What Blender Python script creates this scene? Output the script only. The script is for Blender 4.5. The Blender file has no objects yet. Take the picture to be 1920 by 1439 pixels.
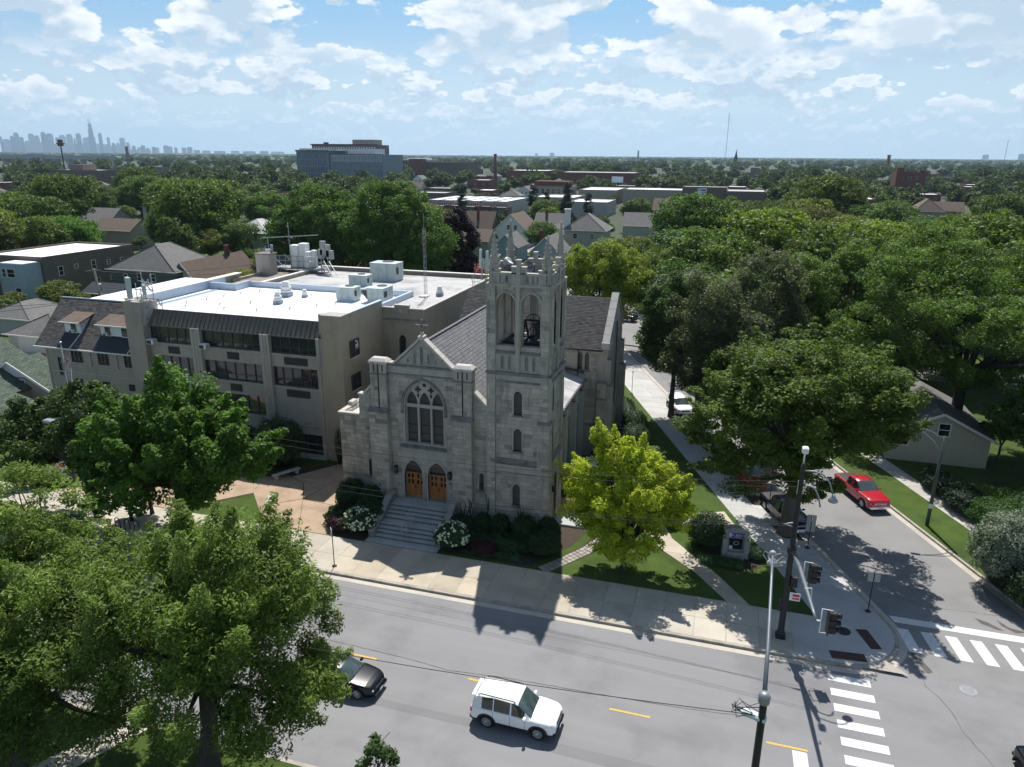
import bpy, math, random
import numpy as np
from mathutils import Vector, Matrix, geometry
rad = math.radians
scene = bpy.context.scene
COL = scene.collection

# ------------------------------------------------------------------ camera
CAM_H = 26.5
cam_data = bpy.data.cameras.new('camera')
cam_data.sensor_width = 36.0
cam_data.lens = 25.764
cam_data.clip_start = 0.5
cam_data.clip_end = 60000
cam = bpy.data.objects.new('camera', cam_data)
COL.objects.link(cam)
def cam_matrix(pitch, yaw, roll):
    cy, sy, cp, sp = math.cos(yaw), math.sin(yaw), math.cos(pitch), math.sin(pitch)
    f = Vector((-sy*cp, cy*cp, -sp)); r = Vector((cy, sy, 0)); d = f.cross(r)
    r2 = math.cos(roll)*r + math.sin(roll)*d; d2 = -math.sin(roll)*r + math.cos(roll)*d
    u = -d2; b = -f
    return Matrix(((r2.x, u.x, b.x, 0), (r2.y, u.y, b.y, 0), (r2.z, u.z, b.z, CAM_H), (0, 0, 0, 1)))
cam.matrix_world = cam_matrix(rad(17.31), rad(16.477), rad(-0.442))
scene.camera = cam
scene.render.resolution_x, scene.render.resolution_y = 1024, 767

# ------------------------------------------------------------------ exposure and renderer
scene.view_settings.view_transform = 'Standard'
scene.view_settings.look = 'None'
scene.view_settings.exposure = 0.42
scene.view_settings.gamma = 1.0
scene.view_settings.use_curve_mapping = False
cy_ = scene.cycles
cy_.max_bounces = 6; cy_.diffuse_bounces = 3; cy_.glossy_bounces = 3; cy_.transmission_bounces = 3
cy_.volume_bounces = 0; cy_.transparent_max_bounces = 6
cy_.caustics_reflective = False; cy_.caustics_refractive = False
cy_.use_denoising = True
cy_.use_adaptive_sampling = True; cy_.adaptive_threshold = 0.02
cy_.sample_clamp_indirect = 6.0

# ------------------------------------------------------------------ sun
SUN_DIR = Vector((0.14, -0.569, -1.0)).normalized()      # the way the light travels
sun_data = bpy.data.lights.new('sun', 'SUN')
sun_data.energy = 5.0
sun_data.angle = rad(0.53)
sun_data.color = (1.0, 0.955, 0.89)
sun = bpy.data.objects.new('sun', sun_data)
sun.rotation_euler = SUN_DIR.to_track_quat('-Z', 'Y').to_euler()
COL.objects.link(sun)

# ------------------------------------------------------------------ sky with broken cumulus
world = bpy.data.worlds.new('World'); scene.world = world
world.use_nodes = True
nt = world.node_tree; nt.nodes.clear()
def wn(t, **k):
    n = nt.nodes.new(t)
    for a, b in k.items(): setattr(n, a, b)
    return n
def wmath(op, a, b=None, c=None, clamp=False):
    n = wn('ShaderNodeMath', operation=op, use_clamp=clamp)
    for i, v in enumerate((a, b, c)):
        if v is None: continue
        if isinstance(v, (int, float)): n.inputs[i].default_value = v
        else: nt.links.new(v, n.inputs[i])
    return n.outputs[0]
def wrange(v, a, b, c=0., d=1., smooth=True):
    n = wn('ShaderNodeMapRange', interpolation_type='SMOOTHSTEP' if smooth else 'LINEAR')
    for i, x in enumerate((v, a, b, c, d)):
        if isinstance(x, (int, float)): n.inputs[i].default_value = x
        else: nt.links.new(x, n.inputs[i])
    return n.outputs[0]
def wmix(f, a, b):
    n = wn('ShaderNodeMix', data_type='RGBA')
    for s, v in ((n.inputs[0], f), (n.inputs[6], a), (n.inputs[7], b)):
        if isinstance(v, (int, float)): s.default_value = v
        elif isinstance(v, tuple): s.default_value = (*v, 1)
        else: nt.links.new(v, s)
    return n.outputs[2]
sky = wn('ShaderNodeTexSky', sky_type='NISHITA')
sky.sun_disc = False
sky.sun_elevation = rad(59.7)
sky.sun_rotation = rad(-13.8)
sky.altitude = 200; sky.air_density = 1.0; sky.dust_density = 0.6; sky.ozone_density = 2.0
tc = wn('ShaderNodeTexCoord')
sep = wn('ShaderNodeSeparateXYZ'); nt.links.new(tc.outputs['Generated'], sep.inputs[0])
EL = sep.outputs[2]
def wnoise(vec, scale, off, zoff=0.0, zs=2.1, det=6, rough=.6, seedz=0.):
    m = wn('ShaderNodeMapping'); nt.links.new(vec, m.inputs[0])
    m.inputs['Scale'].default_value = (scale, scale, scale*zs)
    m.inputs['Location'].default_value = (off, off*1.7, off*.3 + zoff*scale*zs)
    n = wn('ShaderNodeTexNoise', noise_dimensions='3D')
    n.inputs['Scale'].default_value = 1.0; n.inputs['Detail'].default_value = det
    n.inputs['Roughness'].default_value = rough
    nt.links.new(m.outputs[0], n.inputs['Vector'])
    out = n.outputs['Fac']
    for k, amp in ((3.1, .085), (7.5, .035)):      # rounded billows on top of the broad shapes
        v = wn('ShaderNodeTexVoronoi', feature='F1'); v.inputs['Scale'].default_value = k
        nt.links.new(m.outputs[0], v.inputs['Vector']); out = wmath('ADD', out, wmath('MULTIPLY', wmath('SUBTRACT', .45, v.outputs['Distance']), amp*2))
    return out
def cloud_layer(scale, off, thr, soft, dz):
    a = wnoise(tc.outputs['Generated'], scale, off)
    up = wnoise(tc.outputs['Generated'], scale, off, zoff=dz)
    dens = wrange(a, thr, thr + soft)
    # lit tops where the air above is clear, soft grey-blue below
    lit = wrange(wmath('SUBTRACT', a, up), -.05, .085)
    core = wrange(a, thr + soft*1.2, thr + soft*6.5, 0., .72)
    return dens, wmath('SUBTRACT', lit, core, clamp=True)
d1, s1 = cloud_layer(5.4, 3.3, .448, .030, .030)
d2, s2 = cloud_layer(12.0, 7.1, .460, .035, .015)
d3, s3 = cloud_layer(27.0, 1.9, .492, .045, .007)
hi = wrange(EL, .085, .135); lo = wrange(EL, .035, .07)
dl = wn('ShaderNodeMix', data_type='FLOAT'); nt.links.new(lo, dl.inputs[0]); nt.links.new(d3, dl.inputs[2]); nt.links.new(d2, dl.inputs[3])
dens = wn('ShaderNodeMix', data_type='FLOAT'); nt.links.new(hi, dens.inputs[0]); nt.links.new(dl.outputs[0], dens.inputs[2]); nt.links.new(d1, dens.inputs[3])
sl = wn('ShaderNodeMix', data_type='FLOAT'); nt.links.new(lo, sl.inputs[0]); nt.links.new(s3, sl.inputs[2]); nt.links.new(s2, sl.inputs[3])
shd = wn('ShaderNodeMix', data_type='FLOAT'); nt.links.new(hi, shd.inputs[0]); nt.links.new(sl.outputs[0], shd.inputs[2]); nt.links.new(s1, shd.inputs[3])
cloud_col = wmix(shd.outputs[0], (5.3, 6.6, 7.8), (10.4, 10.5, 10.6))
pale = wmix(wrange(EL, 0.0, .16, 1., 0.), sky.outputs[0], (6.3, 7.9, 9.2))
over = wrange(EL, .24, .46)            # high overhead the sky is clear and deep blue
blue = wmix(wrange(EL, .06, .22, 0., .62), pale, (1.9, 5.4, 9.0))
blue = wmix(over, blue, sky.outputs[0])
fade = wmath('MULTIPLY', wmath('MULTIPLY', dens.outputs[0], wrange(EL, .006, .06, .12, 1.)), wrange(EL, .20, .42, 1., .10))
final = wmix(fade, blue, cloud_col)
bg = wn('ShaderNodeBackground'); bg.inputs['Strength'].default_value = 0.078
nt.links.new(final, bg.inputs[0])
wo = wn('ShaderNodeOutputWorld'); nt.links.new(bg.outputs[0], wo.inputs[0])

# ------------------------------------------------------------------ helpers
RND = random.Random(7)
def wloc(o):
    v = Vector((0, 0, 0))
    while o is not None: v += o.location; o = o.parent
    return v
def tag(o, label=None, cat=None, group=None, kind=None):
    for k, v in (('label', label), ('category', cat), ('group', group), ('kind', kind)):
        if v: o[k] = v
    return o
def thing(name, label, cat, loc=(0, 0, 0), rz=0., group=None):
    o = bpy.data.objects.new(name, None); COL.objects.link(o)
    o.location = loc; o.rotation_euler = (0, 0, rz); o.empty_display_size = .3
    return tag(o, label, cat, group)
def mesh_obj(name, me, parent=None, **k):
    o = bpy.data.objects.new(name, me); COL.objects.link(o)
    if parent is not None: o.parent = parent
    return tag(o, **k)
def copy_tree(o, parent=None, **k):
    c = o.copy(); COL.objects.link(c)
    if parent is not None: c.parent = parent
    for ch in o.children: copy_tree(ch, c)
    for a, b in k.items(): setattr(c, a, b)
    return c
class MB:
    """collects verts and faces, links them as one mesh object"""
    def __init__(s): s.v = []; s.f = []; s.t = []; s.m = None; s.s = []; s.tint = 0.
    def add(s, vs, fs, smooth=False):
        b = len(s.v)
        if s.m is not None: vs = [s.m @ Vector(p) for p in vs]
        s.v.extend([tuple(p) for p in vs]); s.f.extend([[b+i for i in f] for f in fs])
        s.s.extend([smooth]*len(fs)); s.t.extend([s.tint]*len(vs)); return s
    def box(s, x0, x1, y0, y1, z0, z1, bev=0):
        if x0 > x1: x0, x1 = x1, x0
        if y0 > y1: y0, y1 = y1, y0
        if z0 > z1: z0, z1 = z1, z0
        if bev:
            b = min(bev, (x1-x0)/2.2, (y1-y0)/2.2, (z1-z0)/2.2)
            vs = []
            for z, i in ((z0, b), (z0+b, 0), (z1-b, 0), (z1, b)):
                for (ax, ay) in ((0, 0), (1, 0), (1, 1), (0, 1)):
                    X = (x1, x0)[1-ax]; Y = (y1, y0)[1-ay]; sx = 1 if ax == 0 else -1; sy = 1 if ay == 0 else -1
                    vs += [(X + sx*(i + b*.9), Y + sy*i, z), (X + sx*i, Y + sy*(i + b*.9), z)] if ax == ay else [(X + sx*i, Y + sy*(i + b*.9), z), (X + sx*(i + b*.9), Y + sy*i, z)]
            # order each ring round the box
            ring = []
            for k in range(4):
                r = vs[k*8:(k+1)*8]; cx, cy = (x0+x1)/2, (y0+y1)/2
                r = sorted(r, key=lambda p: math.atan2(p[1]-cy, p[0]-cx)); ring.append(r)
            allv = [p for r in ring for p in r]; fs = [list(range(8))[::-1], list(range(24, 32))]
            for k in range(3):
                for i in range(8): j = (i+1) % 8; fs.append([k*8+i, k*8+j, k*8+8+j, k*8+8+i])
            return s.add(allv, fs)
        return s.add([(x0, y0, z0), (x1, y0, z0), (x1, y1, z0), (x0, y1, z0), (x0, y0, z1), (x1, y0, z1), (x1, y1, z1), (x0, y1, z1)],
                     [(3, 2, 1, 0), (4, 5, 6, 7), (0, 1, 5, 4), (1, 2, 6, 5), (2, 3, 7, 6), (3, 0, 4, 7)])
    def obox(s, c, sz, rz=0, rx=0, ry=0):
        m = Matrix.Translation(c) @ Matrix.Rotation(rz, 4, 'Z') @ Matrix.Rotation(ry, 4, 'Y') @ Matrix.Rotation(rx, 4, 'X')
        a, b, h = sz[0]/2, sz[1]/2, sz[2]/2
        vs = [m @ Vector(p) for p in ((-a, -b, -h), (a, -b, -h), (a, b, -h), (-a, b, -h), (-a, -b, h), (a, -b, h), (a, b, h), (-a, b, h))]
        return s.add(vs, [(3, 2, 1, 0), (4, 5, 6, 7), (0, 1, 5, 4), (1, 2, 6, 5), (2, 3, 7, 6), (3, 0, 4, 7)])
    def beam(s, p, q, w, h=None):
        p, q = Vector(p), Vector(q); d = q-p; L = d.length
        if L < 1e-6: return s
        m = d.to_track_quat('X', 'Z').to_matrix().to_4x4(); m.translation = (p+q)/2; h = h or w
        a, b, c = L/2, w/2, h/2
        vs = [m @ Vector(t) for t in ((-a, -b, -c), (a, -b, -c), (a, b, -c), (-a, b, -c), (-a, -b, c), (a, -b, c), (a, b, c), (-a, b, c))]
        return s.add(vs, [(3, 2, 1, 0), (4, 5, 6, 7), (0, 1, 5, 4), (1, 2, 6, 5), (2, 3, 7, 6), (3, 0, 4, 7)])
    def quad(s, *p): return s.add(p, [list(range(len(p)))])
    def tube(s, pts, rs, n=8, cap=True, smooth=True):
        pts = [Vector(p) for p in pts]
        if isinstance(rs, (int, float)): rs = [rs]*len(pts)
        vs, fs = [], []; up = None
        for i, p in enumerate(pts):
            d = (pts[min(i+1, len(pts)-1)] - pts[max(i-1, 0)]).normalized()
            if up is None:
                up = Vector((0, 0, 1)) if abs(d.z) < .9 else Vector((1, 0, 0))
            a = d.cross(up)
            if a.length < 1e-5: a = d.cross(Vector((0, 1, 0)))
            a.normalize(); b = a.cross(d).normalized(); up = b
            for k in range(n):
                t = 2*math.pi*k/n; vs.append(p + rs[i]*(math.cos(t)*a + math.sin(t)*b))
        for i in range(len(pts)-1):
            for k in range(n):
                j = (k+1) % n; fs.append([i*n+k, i*n+j, (i+1)*n+j, (i+1)*n+k])
        s.add([tuple(v) for v in vs], fs, smooth)
        if cap:
            b = len(s.v)-len(vs); s.f += [[b+k for k in range(n)][::-1], [b+(len(pts)-1)*n+k for k in range(n)]]; s.s += [False, False]
        return s
    def lathe(s, c, prof, n=12, smooth=True):
        vs, fs = [], []
        for r, z in prof:
            for k in range(n): t = 2*math.pi*k/n; vs.append((c[0]+r*math.cos(t), c[1]+r*math.sin(t), c[2]+z))
        for i in range(len(prof)-1):
            for k in range(n): j = (k+1) % n; fs.append([i*n+k, i*n+j, (i+1)*n+j, (i+1)*n+k])
        fs.append([k for k in range(n)][::-1]); fs.append([(len(prof)-1)*n+k for k in range(n)])
        return s.add(vs, fs, smooth)
    def prism(s, poly, z0, z1):
        """extrude an xy polygon"""
        n = len(poly); vs = [(x, y, z0) for x, y in poly] + [(x, y, z1) for x, y in poly]
        tr = geometry.tessellate_polygon([[Vector((x, y, 0)) for x, y in poly]])
        fs = [list(t) for t in tr] + [[i+n for i in t] for t in tr]
        fs += [[i, (i+1) % n, n+(i+1) % n, n+i] for i in range(n)]
        return s.add(vs, fs)
    def build(s, name, mat, parent=None, local=False, **k):
        me = bpy.data.meshes.new(name)
        off = wloc(parent) if (parent is not None and not local) else Vector((0, 0, 0))
        ox, oy, oz = off
        me.from_pydata([(x-ox, y-oy, z-oz) for x, y, z in s.v], [], s.f)
        if any(s.s): me.polygons.foreach_set('use_smooth', s.s)
        if any(s.t):
            at = me.attributes.new('tint', 'FLOAT', 'POINT'); at.data.foreach_set('value', s.t)
        if mat is not None: me.materials.append(mat)
        bm_fix(me)
        return mesh_obj(name, me, parent, **k)
import bmesh
def bm_fix(me):
    if len(me.polygons) > 20000: return
    bm = bmesh.new(); bm.from_mesh(me); bmesh.ops.recalc_face_normals(bm, faces=bm.faces); bm.to_mesh(me); bm.free()

class Fr:
    """a wall frame: origin, along u, up v, out n"""
    def __init__(s, o, u, n, v=(0, 0, 1)): s.o = Vector(o); s.u = Vector(u); s.n = Vector(n); s.v = Vector(v)
    def p(s, u, v, n=0.): return s.o + s.u*u + s.v*v + s.n*n
def front(Y): return Fr((0, Y, 0), (1, 0, 0), (0, -1, 0))       # a wall facing the street, u = x
def right(X): return Fr((X, 0, 0), (0, 1, 0), (1, 0, 0))        # a wall facing +x, u = y
def back(Y): return Fr((0, Y, 0), (1, 0, 0), (0, 1, 0))
def left(X): return Fr((X, 0, 0), (0, 1, 0), (-1, 0, 0))
def rect(u0, u1, v0, v1): return [(u0, v0), (u1, v0), (u1, v1), (u0, v1)]
def arch(uc, w, v0, vs, va, n=8):
    """pointed arch loop, anticlockwise from bottom left"""
    a, h = w/2, va-vs; r = (a*a+h*h)/(2*a); out = [(uc-a, v0), (uc+a, v0)]
    cx = a-r; t1 = math.atan2(h, -cx) if r > 0 else 0
    R_ = [(cx + r*math.cos(t1*i/n), vs + r*math.sin(t1*i/n)) for i in range(n+1)]
    out += [(uc+x, y) for x, y in R_]; out += [(uc-x, y) for x, y in R_[:-1][::-1]]
    return out
def panel(mb, fr, outline, holes=(), n=0.):
    loops = [[Vector((u, v, 0)) for u, v in outline]] + [[Vector((u, v, 0)) for u, v in h] for h in holes]
    tr = geometry.tessellate_polygon(loops); pts = [p for l in loops for p in l]
    mb.add([fr.p(p.x, p.y, n) for p in pts], [list(t) for t in tr])
def reveal(mb, fr, loop, n0, n1, open_bottom=False):
    k = len(loop)
    vs = [fr.p(u, v, n0) for u, v in loop] + [fr.p(u, v, n1) for u, v in loop]
    mb.add(vs, [[i, (i+1) % k, k+(i+1) % k, k+i] for i in range(k) if not (open_bottom and i == 0)])
def solid(mb, fr, loop, n0, n1, holes=()):
    panel(mb, fr, loop, holes, n1); reveal(mb, fr, loop, n0, n1)
    for h in holes: reveal(mb, fr, h, n0, n1)
def fbox(mb, fr, u0, u1, v0, v1, n0, n1):
    vs = [fr.p(u, v, n) for n in (n0, n1) for u, v in ((u0, v0), (u1, v0), (u1, v1), (u0, v1))]
    mb.add(vs, [(3, 2, 1, 0), (4, 5, 6, 7), (0, 1, 5, 4), (1, 2, 6, 5), (2, 3, 7, 6), (3, 0, 4, 7)])
def ring(mb, fr, path, w, n0, n1, closed=False, side=1):
    """moulding that follows an open path, w wide to one side"""
    P = [Vector((u, v)) for u, v in path]; m = len(P); off = []
    for i in range(m):
        a = P[i-1] if (i or closed) else P[i]; b = P[(i+1) % m] if (i < m-1 or closed) else P[i]
        d = (b-a).normalized(); off.append(P[i] + side*w*Vector((d.y, -d.x)))
    vs = []
    for p, q in zip(P, off): vs += [fr.p(p.x, p.y, n0), fr.p(p.x, p.y, n1), fr.p(q.x, q.y, n1), fr.p(q.x, q.y, n0)]
    fs = []
    for i in range(m if closed else m-1):
        a, b = 4*i, 4*((i+1) % m)
        fs += [[a+1, b+1, b+2, a+2], [a, a+1, b+1, b], [a+3, a+2, b+2, b+3]]
    if not closed: fs += [[0, 1, 2, 3], [4*m-4, 4*m-3, 4*m-2, 4*m-1]]
    mb.add(vs, fs)
def arch_path(uc, w, v0, vs, va, n=8):
    l = arch(uc, w, v0, vs, va, n)
    return l[1:] + l[:1]
def span(poly, v):
    """u-range of a loop at height v"""
    xs = []
    for i in range(len(poly)):
        (a, b), (c, d) = poly[i], poly[(i+1) % len(poly)]
        if (b <= v < d) or (d <= v < b): xs.append(a + (c-a)*(v-b)/(d-b))
    xs.sort(); return [(xs[i], xs[i+1]) for i in range(0, len(xs)-1, 2)]
def ashlar(fr, outline, holes, out, ch=(.26, .36), bl=(.5, 1.15), n0=0., n1=.022, gap=.014, seed=1, lo=None, hi=None):
    """cut stone blocks over a wall, course by course, kept clear of the openings"""
    r = random.Random(seed); vmin = min(p[1] for p in outline) if lo is None else lo; vmax = max(p[1] for p in outline) if hi is None else hi
    v = vmin
    while v < vmax-.08:
        h = min(r.uniform(*ch), vmax-v)
        if vmax-v-h < .12: h = vmax-v
        spans = []
        A, B = span(outline, v+.01), span(outline, v+h-.01)
        for (a, b), (c, d) in zip(A, B): spans.append((max(a, c), min(b, d)))
        for hole in holes:
            cuts = [s for t in (.02, .5, .98) for s in span(hole, v+h*t)]
            if cuts:
                x0, x1 = min(c[0] for c in cuts), max(c[1] for c in cuts); ns = []
                for a, b in spans:
                    if x1 <= a or x0 >= b: ns.append((a, b))
                    else:
                        if x0 > a: ns.append((a, x0))
                        if x1 < b: ns.append((x1, b))
                spans = ns
        for a, b in spans:
            u = a
            if b-a < .06: continue
            first = True
            while u < b-.05:
                l = r.uniform(*bl)*(r.uniform(.4, 1) if first else 1); first = False
                if b-u-l < .25: l = b-u
                out.append((fr, u+gap/2, u+l-gap/2, v+gap/2, v+h-gap/2, n0, n1 + r.uniform(-.006, .008), r.gauss(0, 1)))
                u += l
        v += h
# ------------------------------------------------------------------ materials
MATS = {}
def mat(name, col, rough=.85, var=.12, scale=1.2, bump=0., bscale=30., metal=0., spec=.35, blotch=0., bls=.25, streak=0., coord='P',
        orand=0., trans=0., brick=None, alpha=None, coat=0., dark=None, speck=0., sub=None, stretch=None):
    m = bpy.data.materials.new(name); m.use_nodes = True; t = m.node_tree; t.nodes.clear()
    def N(ty, **k):
        n = t.nodes.new(ty)
        for a, b in k.items(): setattr(n, a, b)
        return n
    def L(a, b): t.links.new(a, b)
    def math_(op, a, b, clamp=False):
        n = N('ShaderNodeMath', operation=op, use_clamp=clamp)
        for i, v in enumerate((a, b)):
            if isinstance(v, (int, float)): n.inputs[i].default_value = v
            else: L(v, n.inputs[i])
        return n.outputs[0]
    if coord == 'P': src = N('ShaderNodeNewGeometry').outputs['Position']
    else: src = N('ShaderNodeTexCoord').outputs['Object']
    def noise(sc, det=4, st=None, rough=.55):
        v = src
        if st:
            mp = N('ShaderNodeMapping'); L(src, mp.inputs[0]); mp.inputs['Scale'].default_value = st; v = mp.outputs[0]
        n = N('ShaderNodeTexNoise'); n.inputs['Scale'].default_value = sc; n.inputs['Detail'].default_value = det
        n.inputs['Roughness'].default_value = rough
        L(v, n.inputs['Vector']); return n.outputs['Fac']
    f = math_('ADD', math_('MULTIPLY', math_('SUBTRACT', noise(scale, 5, stretch), .5), var*4), 1.0)
    if speck:
        f = math_('ADD', f, math_('MULTIPLY', math_('SUBTRACT', noise(bscale*1.3, 3), .5), speck*4))
    if blotch:
        mr = N('ShaderNodeMapRange', interpolation_type='SMOOTHSTEP'); L(noise(bls, 6, None, .62), mr.inputs[0])
        mr.inputs[1].default_value = .45; mr.inputs[2].default_value = .66; mr.inputs[3].default_value = 1; mr.inputs[4].default_value = 1-blotch
        f = math_('MULTIPLY', f, mr.outputs[0])
    if streak:
        mr = N('ShaderNodeMapRange', interpolation_type='SMOOTHSTEP'); L(noise(1.0, 7, (1.7, 1.7, .28), .65), mr.inputs[0])
        mr.inputs[1].default_value = .50; mr.inputs[2].default_value = .68; mr.inputs[3].default_value = 1; mr.inputs[4].default_value = 1-streak
        f = math_('MULTIPLY', f, mr.outputs[0])
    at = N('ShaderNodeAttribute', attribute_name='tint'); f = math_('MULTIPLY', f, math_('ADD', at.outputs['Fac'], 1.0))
    oi = N('ShaderNodeObjectInfo')
    if orand: f = math_('MULTIPLY', f, math_('ADD', math_('MULTIPLY', math_('SUBTRACT', oi.outputs['Random'], .5), 2*orand), 1.0))
    base = N('ShaderNodeRGB'); base.outputs[0].default_value = (*col, 1); c = base.outputs[0]
    if brick:
        # brick = (u scale direction 'x' or 'y', length, height, mortar factor)
        sp = N('ShaderNodeSeparateXYZ'); L(src, sp.inputs[0]); cb = N('ShaderNodeCombineXYZ')
        L(math_('ADD', sp.outputs[0], sp.outputs[1]), cb.inputs[0]); L(sp.outputs[2], cb.inputs[1])
        b = N('ShaderNodeTexBrick'); L(cb.outputs[0], b.inputs['Vector'])
        b.inputs['Scale'].default_value = 1.; b.inputs['Brick Width'].default_value = brick[0]; b.inputs['Row Height'].default_value = brick[1]
        b.inputs['Mortar Size'].default_value = brick[1]*.12; b.inputs['Color1'].default_value = (1, 1, 1, 1)
        b.inputs['Color2'].default_value = (brick[3],)*3 + (1,); b.inputs['Mortar'].default_value = (brick[2],)*3 + (1,)
        mx = N('ShaderNodeMix', data_type='RGBA', blend_type='MULTIPLY'); mx.inputs[0].default_value = 1
        L(c, mx.inputs[6]); L(b.outputs['Color'], mx.inputs[7]); c = mx.outputs[2]
    if dark:
        mr = N('ShaderNodeMapRange', interpolation_type='SMOOTHSTEP'); L(noise(dark[1], 5), mr.inputs[0])
        mr.inputs[1].default_value = dark[2]; mr.inputs[2].default_value = dark[2]+.12
        mx = N('ShaderNodeMix', data_type='RGBA'); L(mr.outputs[0], mx.inputs[0]); L(c, mx.inputs[6]); mx.inputs[7].default_value = (*dark[0], 1); c = mx.outputs[2]
    vm = N('ShaderNodeVectorMath', operation='SCALE'); L(c, vm.inputs[0]); L(f, vm.inputs['Scale'])
    mo = N('ShaderNodeVectorMath', operation='MULTIPLY'); L(vm.outputs[0], mo.inputs[0]); L(oi.outputs['Color'], mo.inputs[1])
    p = N('ShaderNodeBsdfPrincipled'); L(mo.outputs[0], p.inputs['Base Color'])
    p.inputs['Roughness'].default_value = rough; p.inputs['Metallic'].default_value = metal
    p.inputs['Specular IOR Level'].default_value = spec
    if coat: p.inputs['Coat Weight'].default_value = coat; p.inputs['Coat Roughness'].default_value = .04
    if bump:
        bn = N('ShaderNodeBump'); bn.inputs['Strength'].default_value = bump; bn.inputs['Distance'].default_value = .05
        L(noise(bscale, 5), bn.inputs['Height']); L(bn.outputs[0], p.inputs['Normal'])
    out = N('ShaderNodeOutputMaterial')
    if trans:
        tr = N('ShaderNodeBsdfTranslucent'); ts = N('ShaderNodeVectorMath', operation='MULTIPLY'); L(mo.outputs[0], ts.inputs[0]); ts.inputs[1].default_value = (1.5, 1.6, .7)
        L(ts.outputs[0], tr.inputs[0]); ms = N('ShaderNodeMixShader'); ms.inputs[0].default_value = trans
        L(p.outputs[0], ms.inputs[1]); L(tr.outputs[0], ms.inputs[2]); L(ms.outputs[0], out.inputs[0])
    else: L(p.outputs[0], out.inputs[0])
    MATS[name] = m; return m
mat('asphalt', (.225, .225, .230), .92, .085, .45, .35, 55, blotch=.20, bls=.16, speck=.13, stretch=(.12, 1.9, 1))
mat('side_asphalt', (.225, .223, .222), .92, .06, .5, .35, 55, blotch=.14, bls=.2, speck=.09)
mat('crack', (.07, .07, .072), .95)
mat('tar_patch', (.10, .09, .085), .9, .2, 3)
mat('paint_white', (.62, .62, .61), .8, .10, 3.5, .1, 40, dark=((.30, .30, .30), 3.0, .66), speck=.05)
mat('paint_yellow', (.62, .38, .07), .8, .12, 4, dark=((.30, .27, .2), 6.0, .62))
mat('concrete', (.44, .405, .345), .9, .06, .8, .2, 45, blotch=.15, bls=.5, orand=.075, speck=.05)
mat('concrete_new', (.43, .43, .415), .9, .05, .8, .2, 45, blotch=.10, bls=.5, orand=.05, speck=.04)
mat('kerb', (.36, .33, .29), .9, .12, 1.5, .2, 45, blotch=.3, bls=1.2)
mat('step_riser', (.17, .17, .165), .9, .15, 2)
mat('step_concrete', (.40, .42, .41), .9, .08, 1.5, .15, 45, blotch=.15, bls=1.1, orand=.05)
mat('plaza', (.385, .285, .20), .92, .10, .9, .4, 40, blotch=.2, bls=.7, orand=.06, speck=.14)
mat('paver', (.30, .27, .24), .9, .15, 4, orand=.15)
mat('lawn', (.050, .088, .010), .95, .22, .9, .9, 24, blotch=.25, bls=.35, speck=.22, dark=((.13, .115, .05), .9, .70))
mat('grass_blade', (.070, .145, .022), .8, .15, .8, trans=.3)
mat('mulch', (.055, .042, .03), .95, .3, 6, .8, 30)
mat('terrain', (.045, .058, .030), .95, .3, .02, dark=((.11, .105, .10), .012, .60))
mat('tactile', (.075, .042, .035), .9, .12, 5)
mat('limestone', (.40, .365, .315), .9, .09, 1.1, .25, 28, blotch=.12, bls=.6, streak=.34, speck=.05)
mat('limestone_dark', (.20, .19, .175), .92, .2, 2.2, .25, 28, blotch=.35, bls=1.4, speck=.05)
mat('limestone_pale', (.46, .44, .40), .88, .12, 2, .2, 28, dark=((.16, .15, .14), 2.6, .60))
mat('limestone_smooth', (.39, .375, .345), .88, .07, 1.2, .1, 28, streak=.18)
mat('belfry_floor', (.05, .05, .05), .9)
mat('slate', (.135, .138, .145), .8, .10, 2.5, .15, 30, spec=.4)
mat('slate_dark', (.062, .060, .060), .85, .12, 2.5, .15, 30)
mat('leaded_glass', (.050, .050, .047), .35, .15, 5, .25, 9, spec=.5, speck=.3)
mat('glass', (.018, .022, .026), .06, .1, 1.5, spec=.75)
mat('glass_pane', (.030, .034, .040), .04, .1, .7, spec=1.0)
mat('door_oak', (.36, .135, .032), .55, .12, 5, .05, 20, stretch=(6, 6, .6))
mat('brass', (.42, .31, .12), .4, .1, 4, metal=.8)
mat('black_metal', (.018, .018, .020), .5, .2, 3)
mat('dark_pole', (.020, .021, .024), .45, .25, 2, dark=((.10, .06, .04), 5, .68))
mat('galvanised', (.30, .31, .325), .42, .15, 5, metal=.55)
mat('arm_grey', (.16, .18, .21), .45, .1, 3, metal=.3)
mat('green_pole', (.055, .085, .07), .5, .2, 4)
mat('steel', (.48, .49, .50), .35, .08, 6, metal=.8)
mat('bronze', (.045, .05, .055), .5, .2, 6, metal=.4)
mat('school_brick', (.36, .325, .265), .92, .06, .5, .12, 40, brick=(.24, .085, .86, .93), blotch=.10, bls=.35, streak=.16)
mat('school_brick_pale', (.38, .35, .30), .92, .06, .5, .12, 40, brick=(.24, .085, .88, .95), streak=.12)
mat('stucco', (.37, .325, .235), .92, .07, .5, .1, 40, blotch=.14, bls=.5, streak=.14)
mat('school_concrete', (.39, .36, .305), .9, .06, 1.2, .1, 40, streak=.25)
mat('link_brick', (.33, .30, .235), .92, .08, .8, .15, 40, brick=(.24, .085, .80, .86), streak=.15)
mat('mansard', (.125, .112, .092), .6, .08, 1.5, orand=.07, streak=.1)
mat('bronze_frame', (.055, .05, .045), .5, .1, 3)
mat('vent_brown', (.045, .032, .026), .6, .1, 3)
mat('roof_white', (.82, .83, .84), .75, .05, .5, .1, 8, blotch=.16, bls=.22, speck=.04, stretch=(.3, 2.2, 1))
mat('roof_grey', (.42, .415, .41), .85, .14, .6, .1, 8, blotch=.35, bls=.3, speck=.1, stretch=(.4, 2.2, 1))
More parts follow.
